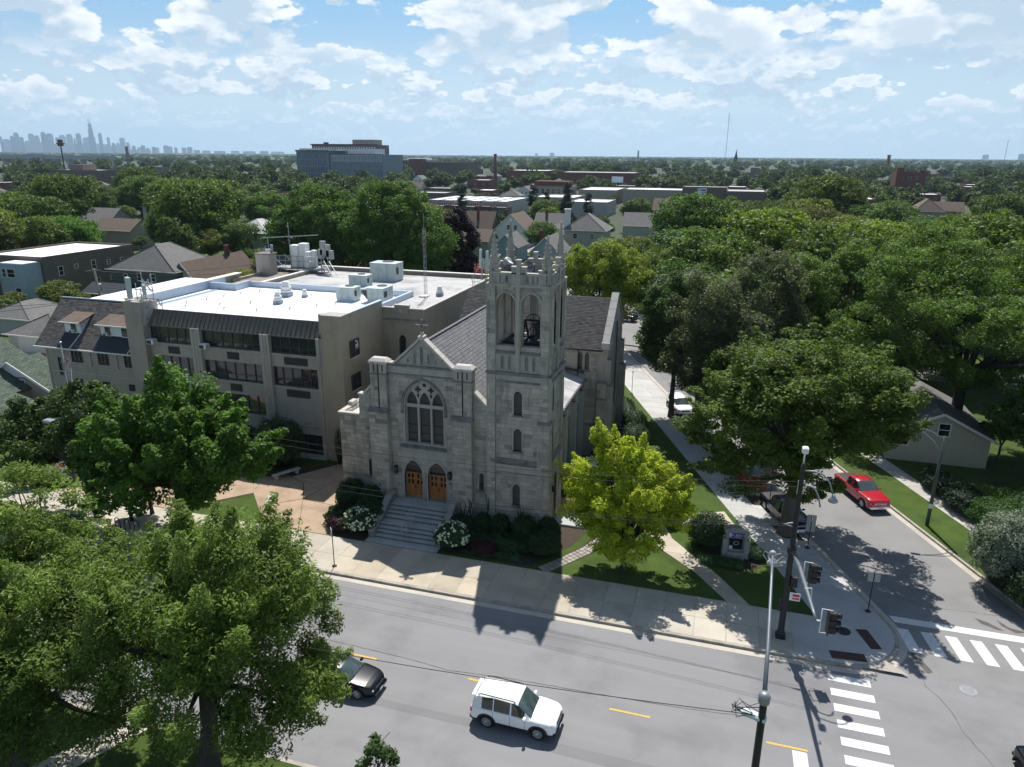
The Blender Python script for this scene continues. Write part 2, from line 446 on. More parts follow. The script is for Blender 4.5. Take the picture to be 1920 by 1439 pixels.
mat('flashing', (.42, .50, .60), .45, .08, 1.5, metal=.25)
mat('unit_paint', (.43, .50, .49), .6, .06, 2, streak=.1)
mat('unit_dark', (.05, .055, .06), .7)
mat('white_paint', (.72, .72, .70), .6, .05, 3)
mat('white_siding', (.66, .69, .73), .6, .04, 1.5, brick=(3.6, .2, .72, .97))
mat('trim', (.62, .61, .57), .6, .06, 3)
mat('shingle', (.078, .073, .070), .92, .12, 2, .2, 30, orand=.1)
mat('shingle_base', (.055, .052, .050), .95, .12, 2)
mat('shingle_navy', (.030, .036, .048), .92, .12, 2, .2, 30)
mat('shingle_green', (.085, .115, .09), .92, .12, 2, .2, 30)
mat('shingle_brown', (.14, .105, .082), .92, .12, 1.2, brick=(.5, .22, .8, .85))
mat('shingle_grey', (.16, .155, .15), .92, .12, 1.2, brick=(.5, .22, .8, .85), streak=.1)
mat('brick_brown', (.155, .125, .105), .92, .1, 1, brick=(.24, .085, .85, .8))
mat('brick_red', (.17, .065, .05), .92, .12, 1, brick=(.24, .085, .85, .8))
mat('brick_tan', (.32, .29, .24), .92, .1, 1)
mat('siding_blue', (.30, .38, .43), .7, .06, 1, brick=(3.6, .2, .8, .97))
mat('siding_green', (.075, .10, .088), .7, .06, 1, brick=(3.6, .2, .8, .97))
mat('siding_grey', (.36, .36, .34), .7, .05, 1, brick=(3.6, .2, .8, .97))
mat('siding_cream', (.42, .38, .29), .7, .05, 1, brick=(3.6, .2, .8, .97))
mat('siding_slate', (.10, .13, .17), .7, .05, 1, brick=(3.6, .2, .8, .97))
mat('garage_door', (.46, .46, .44), .7, .05, 1)
mat('red_board', (.17, .04, .03), .8, .15, 2)
mat('tower_glass', (.12, .17, .22), .2, .1, .05, spec=.6)
mat('office_wall', (.17, .21, .25), .7, .08, .1)
mat('office_frame', (.50, .53, .55), .6)
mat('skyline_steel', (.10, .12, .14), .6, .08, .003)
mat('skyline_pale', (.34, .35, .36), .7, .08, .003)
mat('wood_pole', (.15, .13, .11), .9, .2, 2)
mat('wire', (.03, .03, .03), .7)
mat('sign_back', (.34, .34, .33), .6)
mat('sign_white', (.68, .70, .74), .5)
mat('sign_navy', (.035, .03, .16), .5)
mat('sign_red', (.55, .03, .04), .5)
mat('sign_yellow', (.62, .30, .01), .5)
mat('sign_stone', (.30, .30, .28), .9, .12, 3, .2, 25, blotch=.2, bls=2)
mat('sign_brown', (.12, .105, .095), .8, .1, 2)
mat('flag_cloth', (.42, .40, .42), .9, dark=((.35, .04, .05), 4, .5))
mat('red_enamel', (.45, .02, .025), .4)
mat('car_white', (.80, .81, .82), .32, .01, 1, coat=.6, spec=.5)
mat('car_black', (.004, .005, .010), .25, .01, 1, coat=.35, spec=.3)
mat('car_red', (.42, .008, .022), .25, .02, 1, coat=.8, spec=.5)
mat('car_blue', (.01, .06, .42), .25, .02, 1, coat=.8, spec=.5)
mat('car_silver', (.42, .44, .46), .3, .02, 1, metal=.4, coat=.8)
mat('car_plastic', (.022, .022, .024), .6, .1, 3)
mat('tyre', (.018, .018, .018), .9)
mat('rim', (.55, .56, .57), .3, metal=.7)
mat('rim_dark', (.015, .015, .015), .6)
mat('car_glass', (.020, .028, .030), .05, spec=.9, coat=.6)
mat('windscreen', (.050, .075, .075), .05, .3, 2.2, spec=.9, coat=.8)
mat('chrome', (.75, .75, .76), .15, metal=1.)
mat('lamp_clear', (.65, .68, .70), .12, spec=.9)
mat('lamp_red', (.45, .02, .02), .2)
mat('lamp_amber', (.6, .16, .02), .2)
mat('bark', (.115, .098, .082), .95, .3, 2.5, .9, 9, stretch=(2, 2, .5))
mat('bark_dark', (.055, .047, .040), .95, .3, 2.5, .9, 9, stretch=(2, 2, .5))
LEAF = {}
def leafmat(name, col, orand=0., trans=.34, var=.10):
    LEAF[name] = mat('leaf_'+name, col, .58, var, .5, trans=trans, orand=orand, spec=.26, coord='O'); return LEAF[name]
leafmat('maple', (.082, .165, .022)); leafmat('dark', (.052, .090, .024)); leafmat('ash', (.130, .190, .036)); leafmat('ash_soft', (.100, .155, .030))
leafmat('gold', (.360, .420, .028)); leafmat('linden', (.085, .130, .020)); leafmat('grey', (.100, .120, .062)); leafmat('locust', (.085, .145, .024))
leafmat('purple', (.030, .016, .020), trans=.15); leafmat('willow', (.185, .235, .030)); leafmat('green', (.070, .135, .022)); leafmat('spruce', (.030, .055, .032), trans=.1)
leafmat('mix', (.082, .128, .025), orand=.30); leafmat('mix2', (.105, .145, .028), orand=.28); leafmat('far', (.058, .085, .028), orand=.35)
leafmat('shrub', (.028, .062, .018), trans=.2); leafmat('hedge', (.022, .050, .016), trans=.2); leafmat('barberry', (.045, .018, .020), trans=.15); leafmat('hosta', (.11, .22, .10), trans=.25)
leafmat('silver', (.17, .21, .15), trans=.25); leafmat('yew', (.075, .15, .065)); leafmat('lime', (.16, .27, .03)); leafmat('crabpink', (.30, .05, .06))
mat('petal', (.62, .66, .48), .8, .12, 8)

# ------------------------------------------------------------------ the ground
Z0 = 0.15      # top of pavements and lawns
K = 0.412      # the side street leans: c = x + K*y is constant along it
def sx(c, y): return c - K*y
def flat(name, poly, z, m, kind='structure', parent=None, sub=1, **k):
    mb = MB(); panel(mb, Fr((0, 0, z), (1, 0, 0), (0, 0, 1), (0, 1, 0)), poly)
    return mb.build(name, MATS[m], parent, kind=kind, **k)
gz = MB()
ed = [-20000, -6000, -2000, -600, -250, 250, 600, 2000, 6000, 20000]; eyy = [-400, -100, 0, 100, 300, 600, 1500, 5000, 12000, 22000]
for i in range(9):
    for j in range(9): gz.quad((ed[i], eyy[j], -.06), (ed[i+1], eyy[j], -.06), (ed[i+1], eyy[j+1], -.06), (ed[i], eyy[j+1], -.06))
ground = gz.build('ground', MATS['terrain'], kind='structure')
YN, YS = 22.8, 37.3          # near and far kerb faces of the main street
# roads
road = flat('main_road', [(-160, YN), (90, YN), (90, YS+.6), (-160, YS+.6)], 0.0, 'asphalt')
side = flat('side_street', [(7.0, YS+.55), (32, YS+.55), (sx(38.2, 50)+.2, 50), (sx(38.4, 240), 240), (sx(28.1, 240), 240), (sx(28.1, 46), 46)], 0.004, 'side_asphalt')
def corner(c, side_dir, r, n=10):
    """arc joining the main far kerb y=YS to the side street kerb line x+K*y=c; side_dir -1 is the church corner"""
    X = Vector((c - K*YS, YS)); d1 = Vector((side_dir, 0)); d2 = Vector((-K, 1)).normalized()
    a = math.acos(max(-1, min(1, d1.dot(d2)))); t = r/math.tan(a/2); bis = (d1+d2).normalized(); C0 = X + bis*(r/math.sin(a/2))
    p1, p2 = X + d1*t, X + d2*t
    a1 = math.atan2(p1.y-C0.y, p1.x-C0.x); a2 = math.atan2(p2.y-C0.y, p2.x-C0.x)
    while a2-a1 > math.pi: a2 -= 2*math.pi
    while a2-a1 < -math.pi: a2 += 2*math.pi
    return [(C0.x + r*math.cos(a1+(a2-a1)*i/n), C0.y + r*math.sin(a1+(a2-a1)*i/n)) for i in range(n+1)]
arcL = corner(28.3, -1, 3.5); arcR = corner(38.2, 1, 6.0)
# the church block: base sheet, then lawn, slabs, paths on top of it
blockL = [(-160, YS)] + arcL + [(sx(28.3, 240), 240), (-160, 240)]
def kerbed(name, poly, m, zt=Z0-.012):
    mb = MB(); mb.prism(poly, -.05, zt); return mb.build(name, MATS[m], kind='structure')
kerbed('church_block_ground', blockL, 'lawn')
blockR = [(90, YS)] + arcR + [(sx(38.2, 240), 240), (90, 240)]
kerbed('far_block_ground', blockR, 'lawn')
kerbed('near_block_ground', [(-160, -60), (90, -60), (90, YN), (-160, YN)], 'lawn')
def strip(path, w, z0, z1, inner=1):
    """kerb stone strip along a path; w to the left of travel"""
    mb = MB(); P = [Vector(p) for p in path]; off = []
    for i, p in enumerate(P):
        d = (P[min(i+1, len(P)-1)] - P[max(i-1, 0)]).normalized(); off.append(p + Vector((-d.y, d.x))*w*inner)
    vs = []
    for p, q in zip(P, off): vs += [(p.x, p.y, z0), (p.x, p.y, z1), (q.x, q.y, z1), (q.x, q.y, z0)]
    fs = []
    for i in range(len(P)-1):
        a = 4*i; b = a+4; fs += [[a, b, b+1, a+1], [a+1, b+1, b+2, a+2], [a+2, b+2, b+3, a+3]]
    mb.add(vs, fs); return mb
kl = [(-160, YS-.02)] + [(x, y) for x, y in corner(28.35, -1, 3.53)] + [(sx(28.33, 240), 240)]
strip(kl, .20, -.02, Z0+.002).build('kerb_church_block', MATS['kerb'], kind='structure')
kr = [(sx(38.17, 240), 240)] + arcR[::-1] + [(90, YS-.02)]
strip(kr, .20, -.02, Z0+.002).build('kerb_far_block', MATS['kerb'], kind='structure')
strip([(90, YN+.02), (-160, YN+.02)], .20, -.02, Z0+.002).build('kerb_near_block', MATS['kerb'], kind='structure')
# gutters: a paler concrete band beside the kerb
gut = [(x, y) for x, y in kl]
strip(gut, -.45, -.02, .006).build('gutter_church_block', MATS['concrete'], kind='structure')
strip(kr, -.45, -.02, .006).build('gutter_far_block', MATS['concrete'], kind='structure')
# slabs
walk = flat('sidewalk', [(-70, YS+.17), (sx(28.1, YS)-1.6, YS+.17), (sx(24.05, 41.6), 41.62), (-70, 41.62)], Z0-.006, 'kerb')
slabs = 0
def slab(parent, poly, z, m='concrete', col=None, name='paving_slab', th=.02):
    mb = MB(); mb.prism(poly, z-th, z); o = mb.build(name, MATS[m], parent)
    if col: o.color = (*col, 1)
    return o
g = .022
rs = random.Random(3)
xs = []; x = -66.
while x < 4.5: xs.append(x); x += 1.83
for i, x in enumerate(xs):
    for row, (ya, yb) in enumerate(((YS+.19, 39.42), (39.42, 41.60))):
        x1 = x+1.83
        if row == 1 and x1 > sx(24.05, 41.6): x1 = min(x1, sx(24.05, 39.5))
        c = rs.choice([(1, 1, 1), (1, .985, .96), (1.05, 1.04, 1.02), (.93, .92, .90), (1.02, .99, .95)])
        if -24.5 < x < -8: c = tuple(v*f for v, f in zip(c, (1.0, .965, .90)))
        o = slab(walk, [(x+g, ya+g), (x1-g, ya+g), (x1-g, yb-g), (x+g, yb-g)], Z0+rs.uniform(0, .005), 'concrete', c)
# corner area slabs (newer grey concrete) following the side street
cw = flat('side_sidewalk', [(xs[-1]+1.83, YS+.2)] + [(px-.0, py+.0) for px, py in [(p[0]-.17, p[1]+.12) for p in arcL]] + [(sx(28.1, 160), 160), (sx(24.05, 160), 160), (sx(24.05, 41.62), 41.62), (xs[-1]+1.83, 41.62)], Z0-.004, 'concrete_new')
y = 45.2
while y < 110:
    st = 1.7 if y < 80 else 3.4
    for a, b in ((24.05, 26.35), (26.35, 28.07)):
        if b > 28 and (abs(y-53.6) < 1 or abs(y-63.2) < 1.2 or abs(y-69.3) < 1.2 or abs(y-75) < 1.2): continue
        c = rs.choice([(1, 1, 1), (.94, .94, .93), (1.05, 1.05, 1.04)])
        slab(cw, [(sx(a, y)+g, y+g), (sx(b, y)-g, y+g), (sx(b, y+st)-g, y+st-g), (sx(a, y+st)+g, y+st-g)], Z0+rs.uniform(.001, .006), 'concrete_new', c)
    y += st
# joints of the corner area as recessed lines: separate slabs
for poly in ([(xs[-1]+1.85, YS+.22), (8.4, YS+.25), (8.1, 39.3), (xs[-1]+1.85, 39.4)],
             [(xs[-1]+1.85, 39.43), (8.1, 39.33), (7.5, 41.5), (xs[-1]+1.85, 41.6)],
             [(8.14, 39.32), (10.2, 39.5), (9.75, 41.75), (7.55, 41.5)],
             [(7.5, 41.53), (9.75, 41.78), (sx(28.05, 45.1)-.03, 45.15), (sx(24.1, 45.1), 45.15), (sx(24.1, 42.1), 42.1)]):
    slab(cw, poly, Z0+.003, 'concrete_new')
slab(cw, [(7.35, 37.75), (9.2, 37.95), (9.1, 38.62), (7.25, 38.45)], Z0+.010, 'tactile', name='tactile_panel')
slab(cw, [(9.55, 39.25), (10.15, 39.4), (9.6, 41.1), (8.95, 40.95)], Z0+.010, 'tactile', name='tactile_panel')
# tree pits in the side walk
for i, (cx_, cyy) in enumerate(((-4.45, 74.9), (-1.7, 69.2), (.5, 63.3), (5.75, 52.0), (3.1, 56.9))):
    flat('tree_pit', [(sx(26.5, cyy-.9), cyy-.9), (sx(28.0, cyy-.9), cyy-.9), (sx(28.0, cyy+.9), cyy+.9), (sx(26.5, cyy+.9), cyy+.9)], Z0+.013, 'mulch')
# far side walk and the parkway grass
fw = flat('far_sidewalk', [(sx(42.1, 46), 46), (sx(43.8, 46), 46), (sx(43.8, 150), 150), (sx(42.1, 150), 150)], Z0-.004, 'kerb')
y = 46.
while y < 100:
    slab(fw, [(sx(42.1, y)+g, y+g), (sx(43.8, y)-g, y+g), (sx(43.8, y+1.6)-g, y+1.6-g), (sx(42.1, y+1.6)+g, y+1.6-g)], Z0+rs.uniform(0, .004), 'concrete_new', rs.choice([(1, .95, .9), (.92, .88, .84)])); y += 1.6
# near sidewalk, lower left
nw = flat('near_sidewalk', [(-70, 14.6), (30, 14.6), (30, 16.6), (-70, 16.6)], Z0-.004, 'kerb')
x = -60.
while x < 20:
    slab(nw, [(x+g, 14.6), (x+1.6-g, 14.6), (x+1.6-g, 16.6), (x+g, 16.6)], Z0+.003, 'concrete', rs.choice([(1, 1, 1), (.93, .92, .9)])); x += 1.6
slab(nw, [(-29.2, 16.62), (-27.6, 16.62), (-24.6, YN-.2), (-26.2, YN-.2)], Z0+.004, 'concrete', name='cross_walk_path')
# plaza of exposed aggregate: slabs with sawn joints
pz = flat('plaza', [(-31.42, 41.66), (-25.9, 41.66), (-24.9, 46.4), (-29.9, 53.0), (-31.2, 53.9), (-34.6, 50.9), (-38.5, 48.4), (-42.6, 45.6), (-49.5, 42.4), (-51.5, 41.66), (-38.8, 41.66), (-35.4, 45.96)], Z0-.002, 'mulch')
for poly in ([(-31.4, 41.66), (-28.6, 41.66), (-31.0, 46.2), (-33.6, 44.0)], [(-28.55, 41.66), (-25.9, 41.66), (-25.2, 45.2), (-27.9, 45.9), (-30.95, 46.15)],
             [(-33.65, 44.05), (-31.05, 46.25), (-32.6, 48.8), (-34.3, 49.6), (-36.6, 48.9), (-35.4, 45.96)], [(-27.85, 45.95), (-25.15, 45.25), (-24.9, 46.4), (-27.4, 49.7), (-30.2, 50.0), (-30.95, 46.2)],
             [(-31.0, 46.3), (-30.25, 50.05), (-27.45, 49.75), (-29.9, 53.0), (-31.2, 53.9), (-34.25, 49.65), (-32.55, 48.85)],
             [(-35.42, 46.0), (-36.65, 48.9), (-38.9, 48.2), (-40.0, 47.3), (-38.1, 43.2)], [(-38.13, 43.15), (-40.05, 47.25), (-44.0, 45.3), (-45.6, 44.3), (-41.5, 41.68), (-38.8, 41.66)],
             [(-41.6, 41.68), (-45.65, 44.25), (-50.0, 42.4), (-51.5, 41.66)]):
    slab(pz, poly, Z0+.008, 'plaza', name='aggregate_slab')
# paths by the corner lawn
p1_ = flat('curved_path', [(1.66, 41.64), (3.06, 41.64), (1.2, 44.4), (-.6, 46.6), (-2.2, 48.6), (-3.0, 50.6), (-4.6, 50.4), (-4.3, 48.9), (-2.6, 46.6), (-.4, 44.5)], Z0-.002, 'kerb')
for poly in ([(1.68, 41.64), (3.04, 41.64), (1.2, 44.38), (-.38, 44.5)], [(-.4, 44.53), (1.18, 44.42), (-.62, 46.58), (-2.55, 46.58)], [(-2.58, 46.62), (-.62, 46.62), (-2.22, 48.6), (-4.26, 48.9)], [(-4.3, 48.94), (-2.24, 48.64), (-3.0, 50.6), (-4.6, 50.4)]):
    slab(p1_, poly, Z0+.005, 'concrete', (1, .96, .92), name='path_slab')
p2_ = flat('cross_path', [(1.3, 54.1), (2.1, 52.1), (-1.2, 50.9), (-3.0, 50.62), (-6.0, 50.2), (-10.9, 49.4), (-10.9, 51.2), (-6.4, 51.9), (-2.4, 52.5)], Z0-.001, 'kerb')
for poly in ([(1.28, 54.08), (2.08, 52.12), (.3, 51.5), (-.6, 53.2)], [(.26, 51.48), (-1.2, 50.92), (-2.9, 50.66), (-2.4, 52.46), (-.64, 53.16)], [(-2.94, 50.64), (-6.0, 50.22), (-6.4, 51.88), (-2.45, 52.46)], [(-6.04, 50.2), (-10.9, 49.42), (-10.9, 51.2), (-6.44, 51.86)]):
    slab(p2_, poly, Z0+.005, 'concrete', (1.04, 1.0, .97), name='path_slab')
# little stone path, laid piece by piece
sp = flat('stepping_path', [(-10.7, 41.64), (-9.6, 41.64), (-7.2, 45.0), (-5.9, 48.6), (-6.6, 50.1), (-7.6, 50.0), (-7.2, 48.4), (-8.3, 45.5)], Z0-.001, 'mulch')
pathc = [(-10.15, 41.7), (-9.0, 43.3), (-7.8, 45.1), (-7.0, 47.0), (-6.6, 48.6), (-7.1, 50.0)]
for i in range(len(pathc)-1):
    a, b = Vector(pathc[i]), Vector(pathc[i+1]); d = (b-a).normalized(); n_ = Vector((-d.y, d.x)); L_ = (b-a).length; k = int(L_/.36)
    for j in range(k):
        for q in range(3):
            c = a + d*(j+.5)*L_/k + n_*(q-1)*.30; o = MB(); o.m = Matrix.Translation((c.x, c.y, Z0+.02)) @ Matrix.Rotation(math.atan2(d.y, d.x)+rs.uniform(-.06, .06), 4, 'Z')
            o.box(-L_/k*.45, L_/k*.45, -.14, .14, -.03, rs.uniform(.0, .015), .02); o.build('stepping_stone', MATS['paver'], sp)
# beds
flat('planting_bed', [(-17.6, 42.0), (-11.0, 41.95), (-10.2, 43.3), (-8.9, 45.6), (-8.3, 48.0), (-10.8, 48.5), (-11.0, 46.1), (-18.2, 46.1)], Z0+.004, 'mulch')
flat('planting_bed', [(-25.8, 41.68), (-23.3, 41.68), (-23.4, 46.2), (-27.6, 46.4), (-26.9, 45.2), (-26.6, 43.2)], Z0+.012, 'mulch')
flat('planting_bed', [(.2, 46.2), (2.4, 45.2), (3.9, 46.4), (3.4, 48.6), (.8, 50.2), (-.7, 49.0)], Z0+.004, 'mulch')
# ------------------------------------------------------------------ painted markings
def mark(name, poly, z=.010, m='paint_white', parent=road):
    mb = MB(); panel(mb, Fr((0, 0, z), (1, 0, 0), (0, 0, 1), (0, 1, 0)), poly); return mb.build(name, MATS[m], parent, kind=None)
for x0, x1 in ((-18.75, -16.65), (-11.3, -9.2), (-3.77, -1.75), (3.71, 5.55), (-26.2, -24.1), (-33.6, -31.5), (-41, -38.9), (-48.5, -46.4)):
    mark('centre_dash', [(x0, 30.39), (x1, 30.39), (x1, 30.51), (x0, 30.51)], m='paint_yellow')
for i in range(9):      # crossing over the main street, bars parallel to the traffic
    y = 36.55 - i*1.17
    if y < 25: break
    k = .03*i
    mark('crosswalk_bar', [(7.0+k, y), (9.1+k, y), (9.1+k, y-.56), (7.0+k, y-.56)])
for i in range(6):      # crossing over the side street
    x = 11.35 + i*1.28
    mark('crosswalk_bar', [(x, 42.05), (x+.63, 42.05), (x+.95, 39.85), (x+.30, 39.85)], .012, parent=side)
mark('stop_line', [(11.15, 43.25), (19.8, 43.25), (19.9, 42.62), (11.35, 42.62)], .012, parent=side)
mark('stop_line', [(4.85, 30.30), (5.50, 30.30), (5.60, 24.6), (4.95, 24.6)])
# sealed cracks
def crack(pts, w, parent=road, z=.008, seed=1, amp=.05):
    r = random.Random(seed); P = []
    for i in range(len(pts)-1):
        a, b = Vector(pts[i]), Vector(pts[i+1]); k = max(2, int((b-a).length/.35))
        for j in range(k): P.append(a.lerp(b, j/k) + Vector((r.uniform(-amp, amp), r.uniform(-amp, amp))))
    P.append(Vector(pts[-1])); mb = MB(); vs = []
    for i, p in enumerate(P):
        d = (P[min(i+1, len(P)-1)]-P[max(i-1, 0)]).normalized(); q = Vector((-d.y, d.x))*w*r.uniform(.5, 1.2)/2
        vs += [(p.x+q.x, p.y+q.y, z), (p.x-q.x, p.y-q.y, z)]
    mb.add(vs, [[2*i, 2*i+1, 2*i+3, 2*i+2] for i in range(len(P)-1)]); return mb.build('sealed_crack', MATS['crack'], parent)
crack([(-21, 31.2), (-15, 31.0), (-12.5, 30.75), (-9.5, 31.1), (-5, 31.3), (0, 31.6), (3.2, 32.0)], .035, amp=.02)
crack([(11.6, 39.2), (11.9, 37.0), (12.6, 35.6), (12.9, 33.8), (13.6, 32.0), (13.9, 29.6)], .03, seed=4)
crack([(11.0, 47.9), (12.1, 45.6), (13.4, 44.9), (16.2, 45.1), (18.4, 45.3)], .025, side, .010, 5)
crack([(9.8, 52.0), (11.6, 49.2), (13.2, 46.3)], .025, side, .010, 6, .02)
crack([(-30, 35.5), (-10, 35.2), (8, 35.0)], .012, seed=35, amp=.015)
mark('tar_stain', [(11.65, 39.8), (12.0, 39.75), (12.5, 38.3), (12.2, 38.1), (11.9, 38.8)], .009, 'tar_patch')
mark('pothole_stain', [(16.1, 44.5), (16.7, 44.25), (17.4, 43.6), (17.0, 43.6), (16.3, 44.0)], .014, 'tar_patch', side)
mark('pothole_stain', [(17.3, 44.7), (17.8, 44.0), (18.7, 43.8), (18.0, 43.55), (17.4, 44.1)], .014, 'tar_patch', side)
mark('tyre_mark', [(-40, 27.3), (-8, 27.25), (-8, 27.75), (-40, 27.7)], .005, 'asphalt').color = (.86, .86, .86, 1)
mark('tyre_mark', [(-6.5, 26.9), (4.5, 26.6), (4.5, 27.4), (-6.5, 27.5)], .005, 'asphalt').color = (.84, .84, .84, 1)
def manhole(x, y, r, z, label, m='galvanised'):
    o = thing('manhole_cover', label, 'manhole cover', (x, y, z))
    mb = MB(); mb.lathe((x, y, z), [(r, 0), (r, .012), (r*.93, .014), (r*.92, .008), (0.01, .008)], 24, False); mb.build('cover', MATS[m], o)
    mb = MB()
    for i in range(5): mb.box(x-r*.6, x+r*.6, y-r*.6+i*r*.3-.02, y-r*.6+i*r*.3+.02, z+.009, z+.016)
    mb.build('rib', MATS[m], o)
manhole(13.95, 37.3, .42, 0.0, 'round grey iron manhole cover in the asphalt right of the crossing bars')
manhole(8.25, 40.55, .42, Z0+.004, 'round dark manhole cover set in the corner pavement', 'dark_pole')
o = thing('storm_drain', 'iron storm drain grate in the kerb at the church corner', 'storm drain', (9.95, 38.3, 0))
mb = MB()
for i in range(7): mb.obox((9.35+i*.13, 37.95+i*.075, .03), (.04, .5, .04), .5)
mb.build('grate', MATS['black_metal'], o); mb = MB(); mb.obox((9.75, 38.18, .012), (1.1, .62, .012), .5); mb.build('pit', MATS['crack'], o)
# ------------------------------------------------------------------ the church
church = thing('stone_church', 'grey limestone church with a pinnacled bell tower, pointed window and twin orange doors', 'church', (-20.4, 46.5, Z0))
blocks = []                      # cut stones, filled by ashlar()
LS = MATS['limestone']
def part(mb, name, m, parent=church, **k): return mb.build(name, MATS[m], parent, **k)
ZB = .05
# --- west front wall
F = front(46.5)
win = arch(-20.42, 3.04, 6.07, 8.95, 10.85, 10)
dl_ = arch(-21.42, 1.48, 1.47, 3.55, 4.66, 8); dr_ = arch(-19.52, 1.48, 1.47, 3.55, 4.66, 8)
smL = arch(-24.93, .36, 2.95, 4.1, 4.32, 5); smR = arch(-16.02, .36, 2.95, 4.1, 4.32, 5)
outl = [(-25.65, ZB), (-15.3, ZB), (-15.3, 9.38), (-15.6, 9.38), (-16.55, 10.35), (-18.0, 11.95), (-18.3, 11.95), (-20.46, 13.95), (-22.62, 11.95), (-23.1, 11.95), (-24.45, 10.25), (-25.2, 9.5), (-25.65, 9.5)]
holes = [win, dl_, dr_, smL, smR]
w = MB(); panel(w, F, outl, holes); reveal(w, F, outl, -.45, 0); panel(w, F, outl, holes, -.45)
for h in holes: reveal(w, F, h, -.42, 0)
part(w, 'front_wall', 'limestone')
portal = rect(-22.36, -18.68, 1.4, 5.72)
ashlar(F, [(-25.65, .15), (-15.36, .15), (-15.36, 9.3), (-15.6, 9.3), (-16.6, 10.2), (-18.1, 11.3), (-23.0, 11.3), (-24.45, 10.1), (-25.2, 9.4), (-25.65, 9.4)],
       [arch(-20.42, 3.5, 5.6, 8.7, 11.1), portal, arch(-24.93, .5, 2.85, 4.1, 4.4), arch(-16.02, .5, 2.85, 4.1, 4.4), rect(-24.7, -23.1, 0, 12), rect(-18.05, -16.55, 0, 12)], blocks, seed=2)
ashlar(F, [(-22.3, 12.1), (-18.6, 12.1), (-20.46, 13.8)], [rect(-21.64, -21.46, 12.2, 12.6), rect(-21.12, -20.92, 12.2, 13.05), rect(-20.6, -20.34, 12.1, 13.5), rect(-20.05, -19.85, 12.2, 13.05), rect(-19.49, -19.31, 12.2, 12.6)], blocks, seed=3)
# outer step at the left, the low aisle end
FA = front(46.62)
w = MB(); oA = [(-27.45, ZB), (-25.6, ZB), (-25.6, 7.75), (-27.45, 7.75)]
panel(w, FA, oA); reveal(w, FA, oA, -.4, 0); part(w, 'aisle_end_wall', 'limestone')
ashlar(FA, rect(-27.43, -25.67, .15, 7.6), [], blocks, seed=4)
w = MB(); w.box(-27.55, -25.62, 46.48, 46.85, 7.72, 7.86, .03); w.box(-27.55, -27.15, 46.85, 60, 7.72, 7.86, .03); w.box(-27.5, -27.1, 48.1, 48.9, 7.86, 8.15, .03); part(w, 'aisle_coping', 'limestone_pale')
w = MB(); w.box(-27.42, -27.02, 46.9, 60, ZB, 7.72); w.box(-25.75, -25.45, 46.6, 62, ZB, 9.0); part(w, 'aisle_wall', 'limestone')
w = MB(); w.quad((-27.02, 46.95, 7.45), (-25.75, 46.95, 7.62), (-25.75, 60, 7.62), (-27.02, 60, 7.45)); part(w, 'aisle_roof', 'roof_white')
for x0, x1, zt, bot in ((-25.72, -25.1, 9.52, 9.3), (-15.95, -15.25, 9.40, 9.2)):
    w = MB(); w.box(x0, x1, 46.4, 46.95, zt-.14, zt+.02, .03); part(w, 'kneeler', 'limestone_pale')
def coping(a, b, w_=.5, h=.16, y0=46.36, y1=46.96, name='coping', m='limestone_pale'):
    w = MB(); (xa, za), (xb, zb) = a, b; d = Vector((xb-xa, zb-za)).normalized(); n = Vector((-d.y, d.x)); n = n if n.y > 0 else -n
    L = math.hypot(xb-xa, zb-za); k = max(1, round(L/.9))
    for i in range(k):
        p = Vector((xa, za))+d*(L*i/k+.012); q = Vector((xa, za))+d*(L*(i+1)/k-.012)
        vs = [(t.x, y, t.y) for y in (y0, y1) for t in (p, q, q+n*h, p+n*h)]
        w.add(vs, [(3, 2, 1, 0), (4, 5, 6, 7), (0, 1, 5, 4), (1, 2, 6, 5), (2, 3, 7, 6), (3, 0, 4, 7)])
    return part(w, name, m)
coping((-25.15, 9.52), (-24.4, 10.3)); coping((-22.75, 11.93), (-20.52, 14.0)); coping((-20.40, 14.0), (-18.15, 11.93)); coping((-16.6, 10.42), (-15.62, 9.42))
# apex stone and cross
w = MB(); w.box(-20.68, -20.24, 46.3, 47.0, 13.95, 14.28, .05); w.box(-20.56, -20.36, 46.5, 46.8, 14.28, 14.5, .03); part(w, 'apex_stone', 'limestone_pale')
w = MB()
for a, b in (((-20.46, 14.5), (-20.46, 15.32)), ((-20.85, 14.98), (-20.07, 14.98))):
    w.beam((a[0], 46.62, a[1]), (b[0], 46.62, b[1]), .11, .11)
for x, z in ((-20.86, 14.98), (-20.06, 14.98), (-20.46, 15.34)):
    w.lathe((x, 46.62, z-.09), [(.03, 0), (.10, .05), (.10, .13), (.03, .18)], 8)
part(w, 'cross', 'limestone_dark')
# frieze and cornices between the buttresses
w = MB(); fbox(w, F, -23.13, -18.0, 11.27, 11.38, 0, .10); part(w, 'string_course', 'limestone_dark')
w = MB(); fbox(w, F, -23.13, -18.0, 11.38, 11.90, 0, .05); part(w, 'frieze', 'limestone_smooth')
w = MB()
for i in range(5):
    u = -22.55 + i*1.02
    w.m = Matrix(((1, 0, 0, u), (0, 0, -1, 46.44), (0, 1, 0, 11.64), (0, 0, 0, 1))); w.lathe((0, 0, 0), [(.17, -.02), (.17, .015), (.12, .03), (.11, .0), (.05, .0), (.02, .03)], 14)
    w.m = None
part(w, 'frieze_roundel', 'limestone_smooth', kind='stuff')
w = MB(); fbox(w, F, -23.16, -17.96, 11.90, 12.04, -.1, .16); part(w, 'cornice', 'limestone_dark')
w = MB(); w.box(-23.12, -22.7, 46.35, 46.9, 12.04, 12.16, .03); w.box(-18.2, -17.98, 46.35, 46.9, 12.04, 12.16, .03); part(w, 'parapet_stone', 'limestone_pale', kind='stuff')
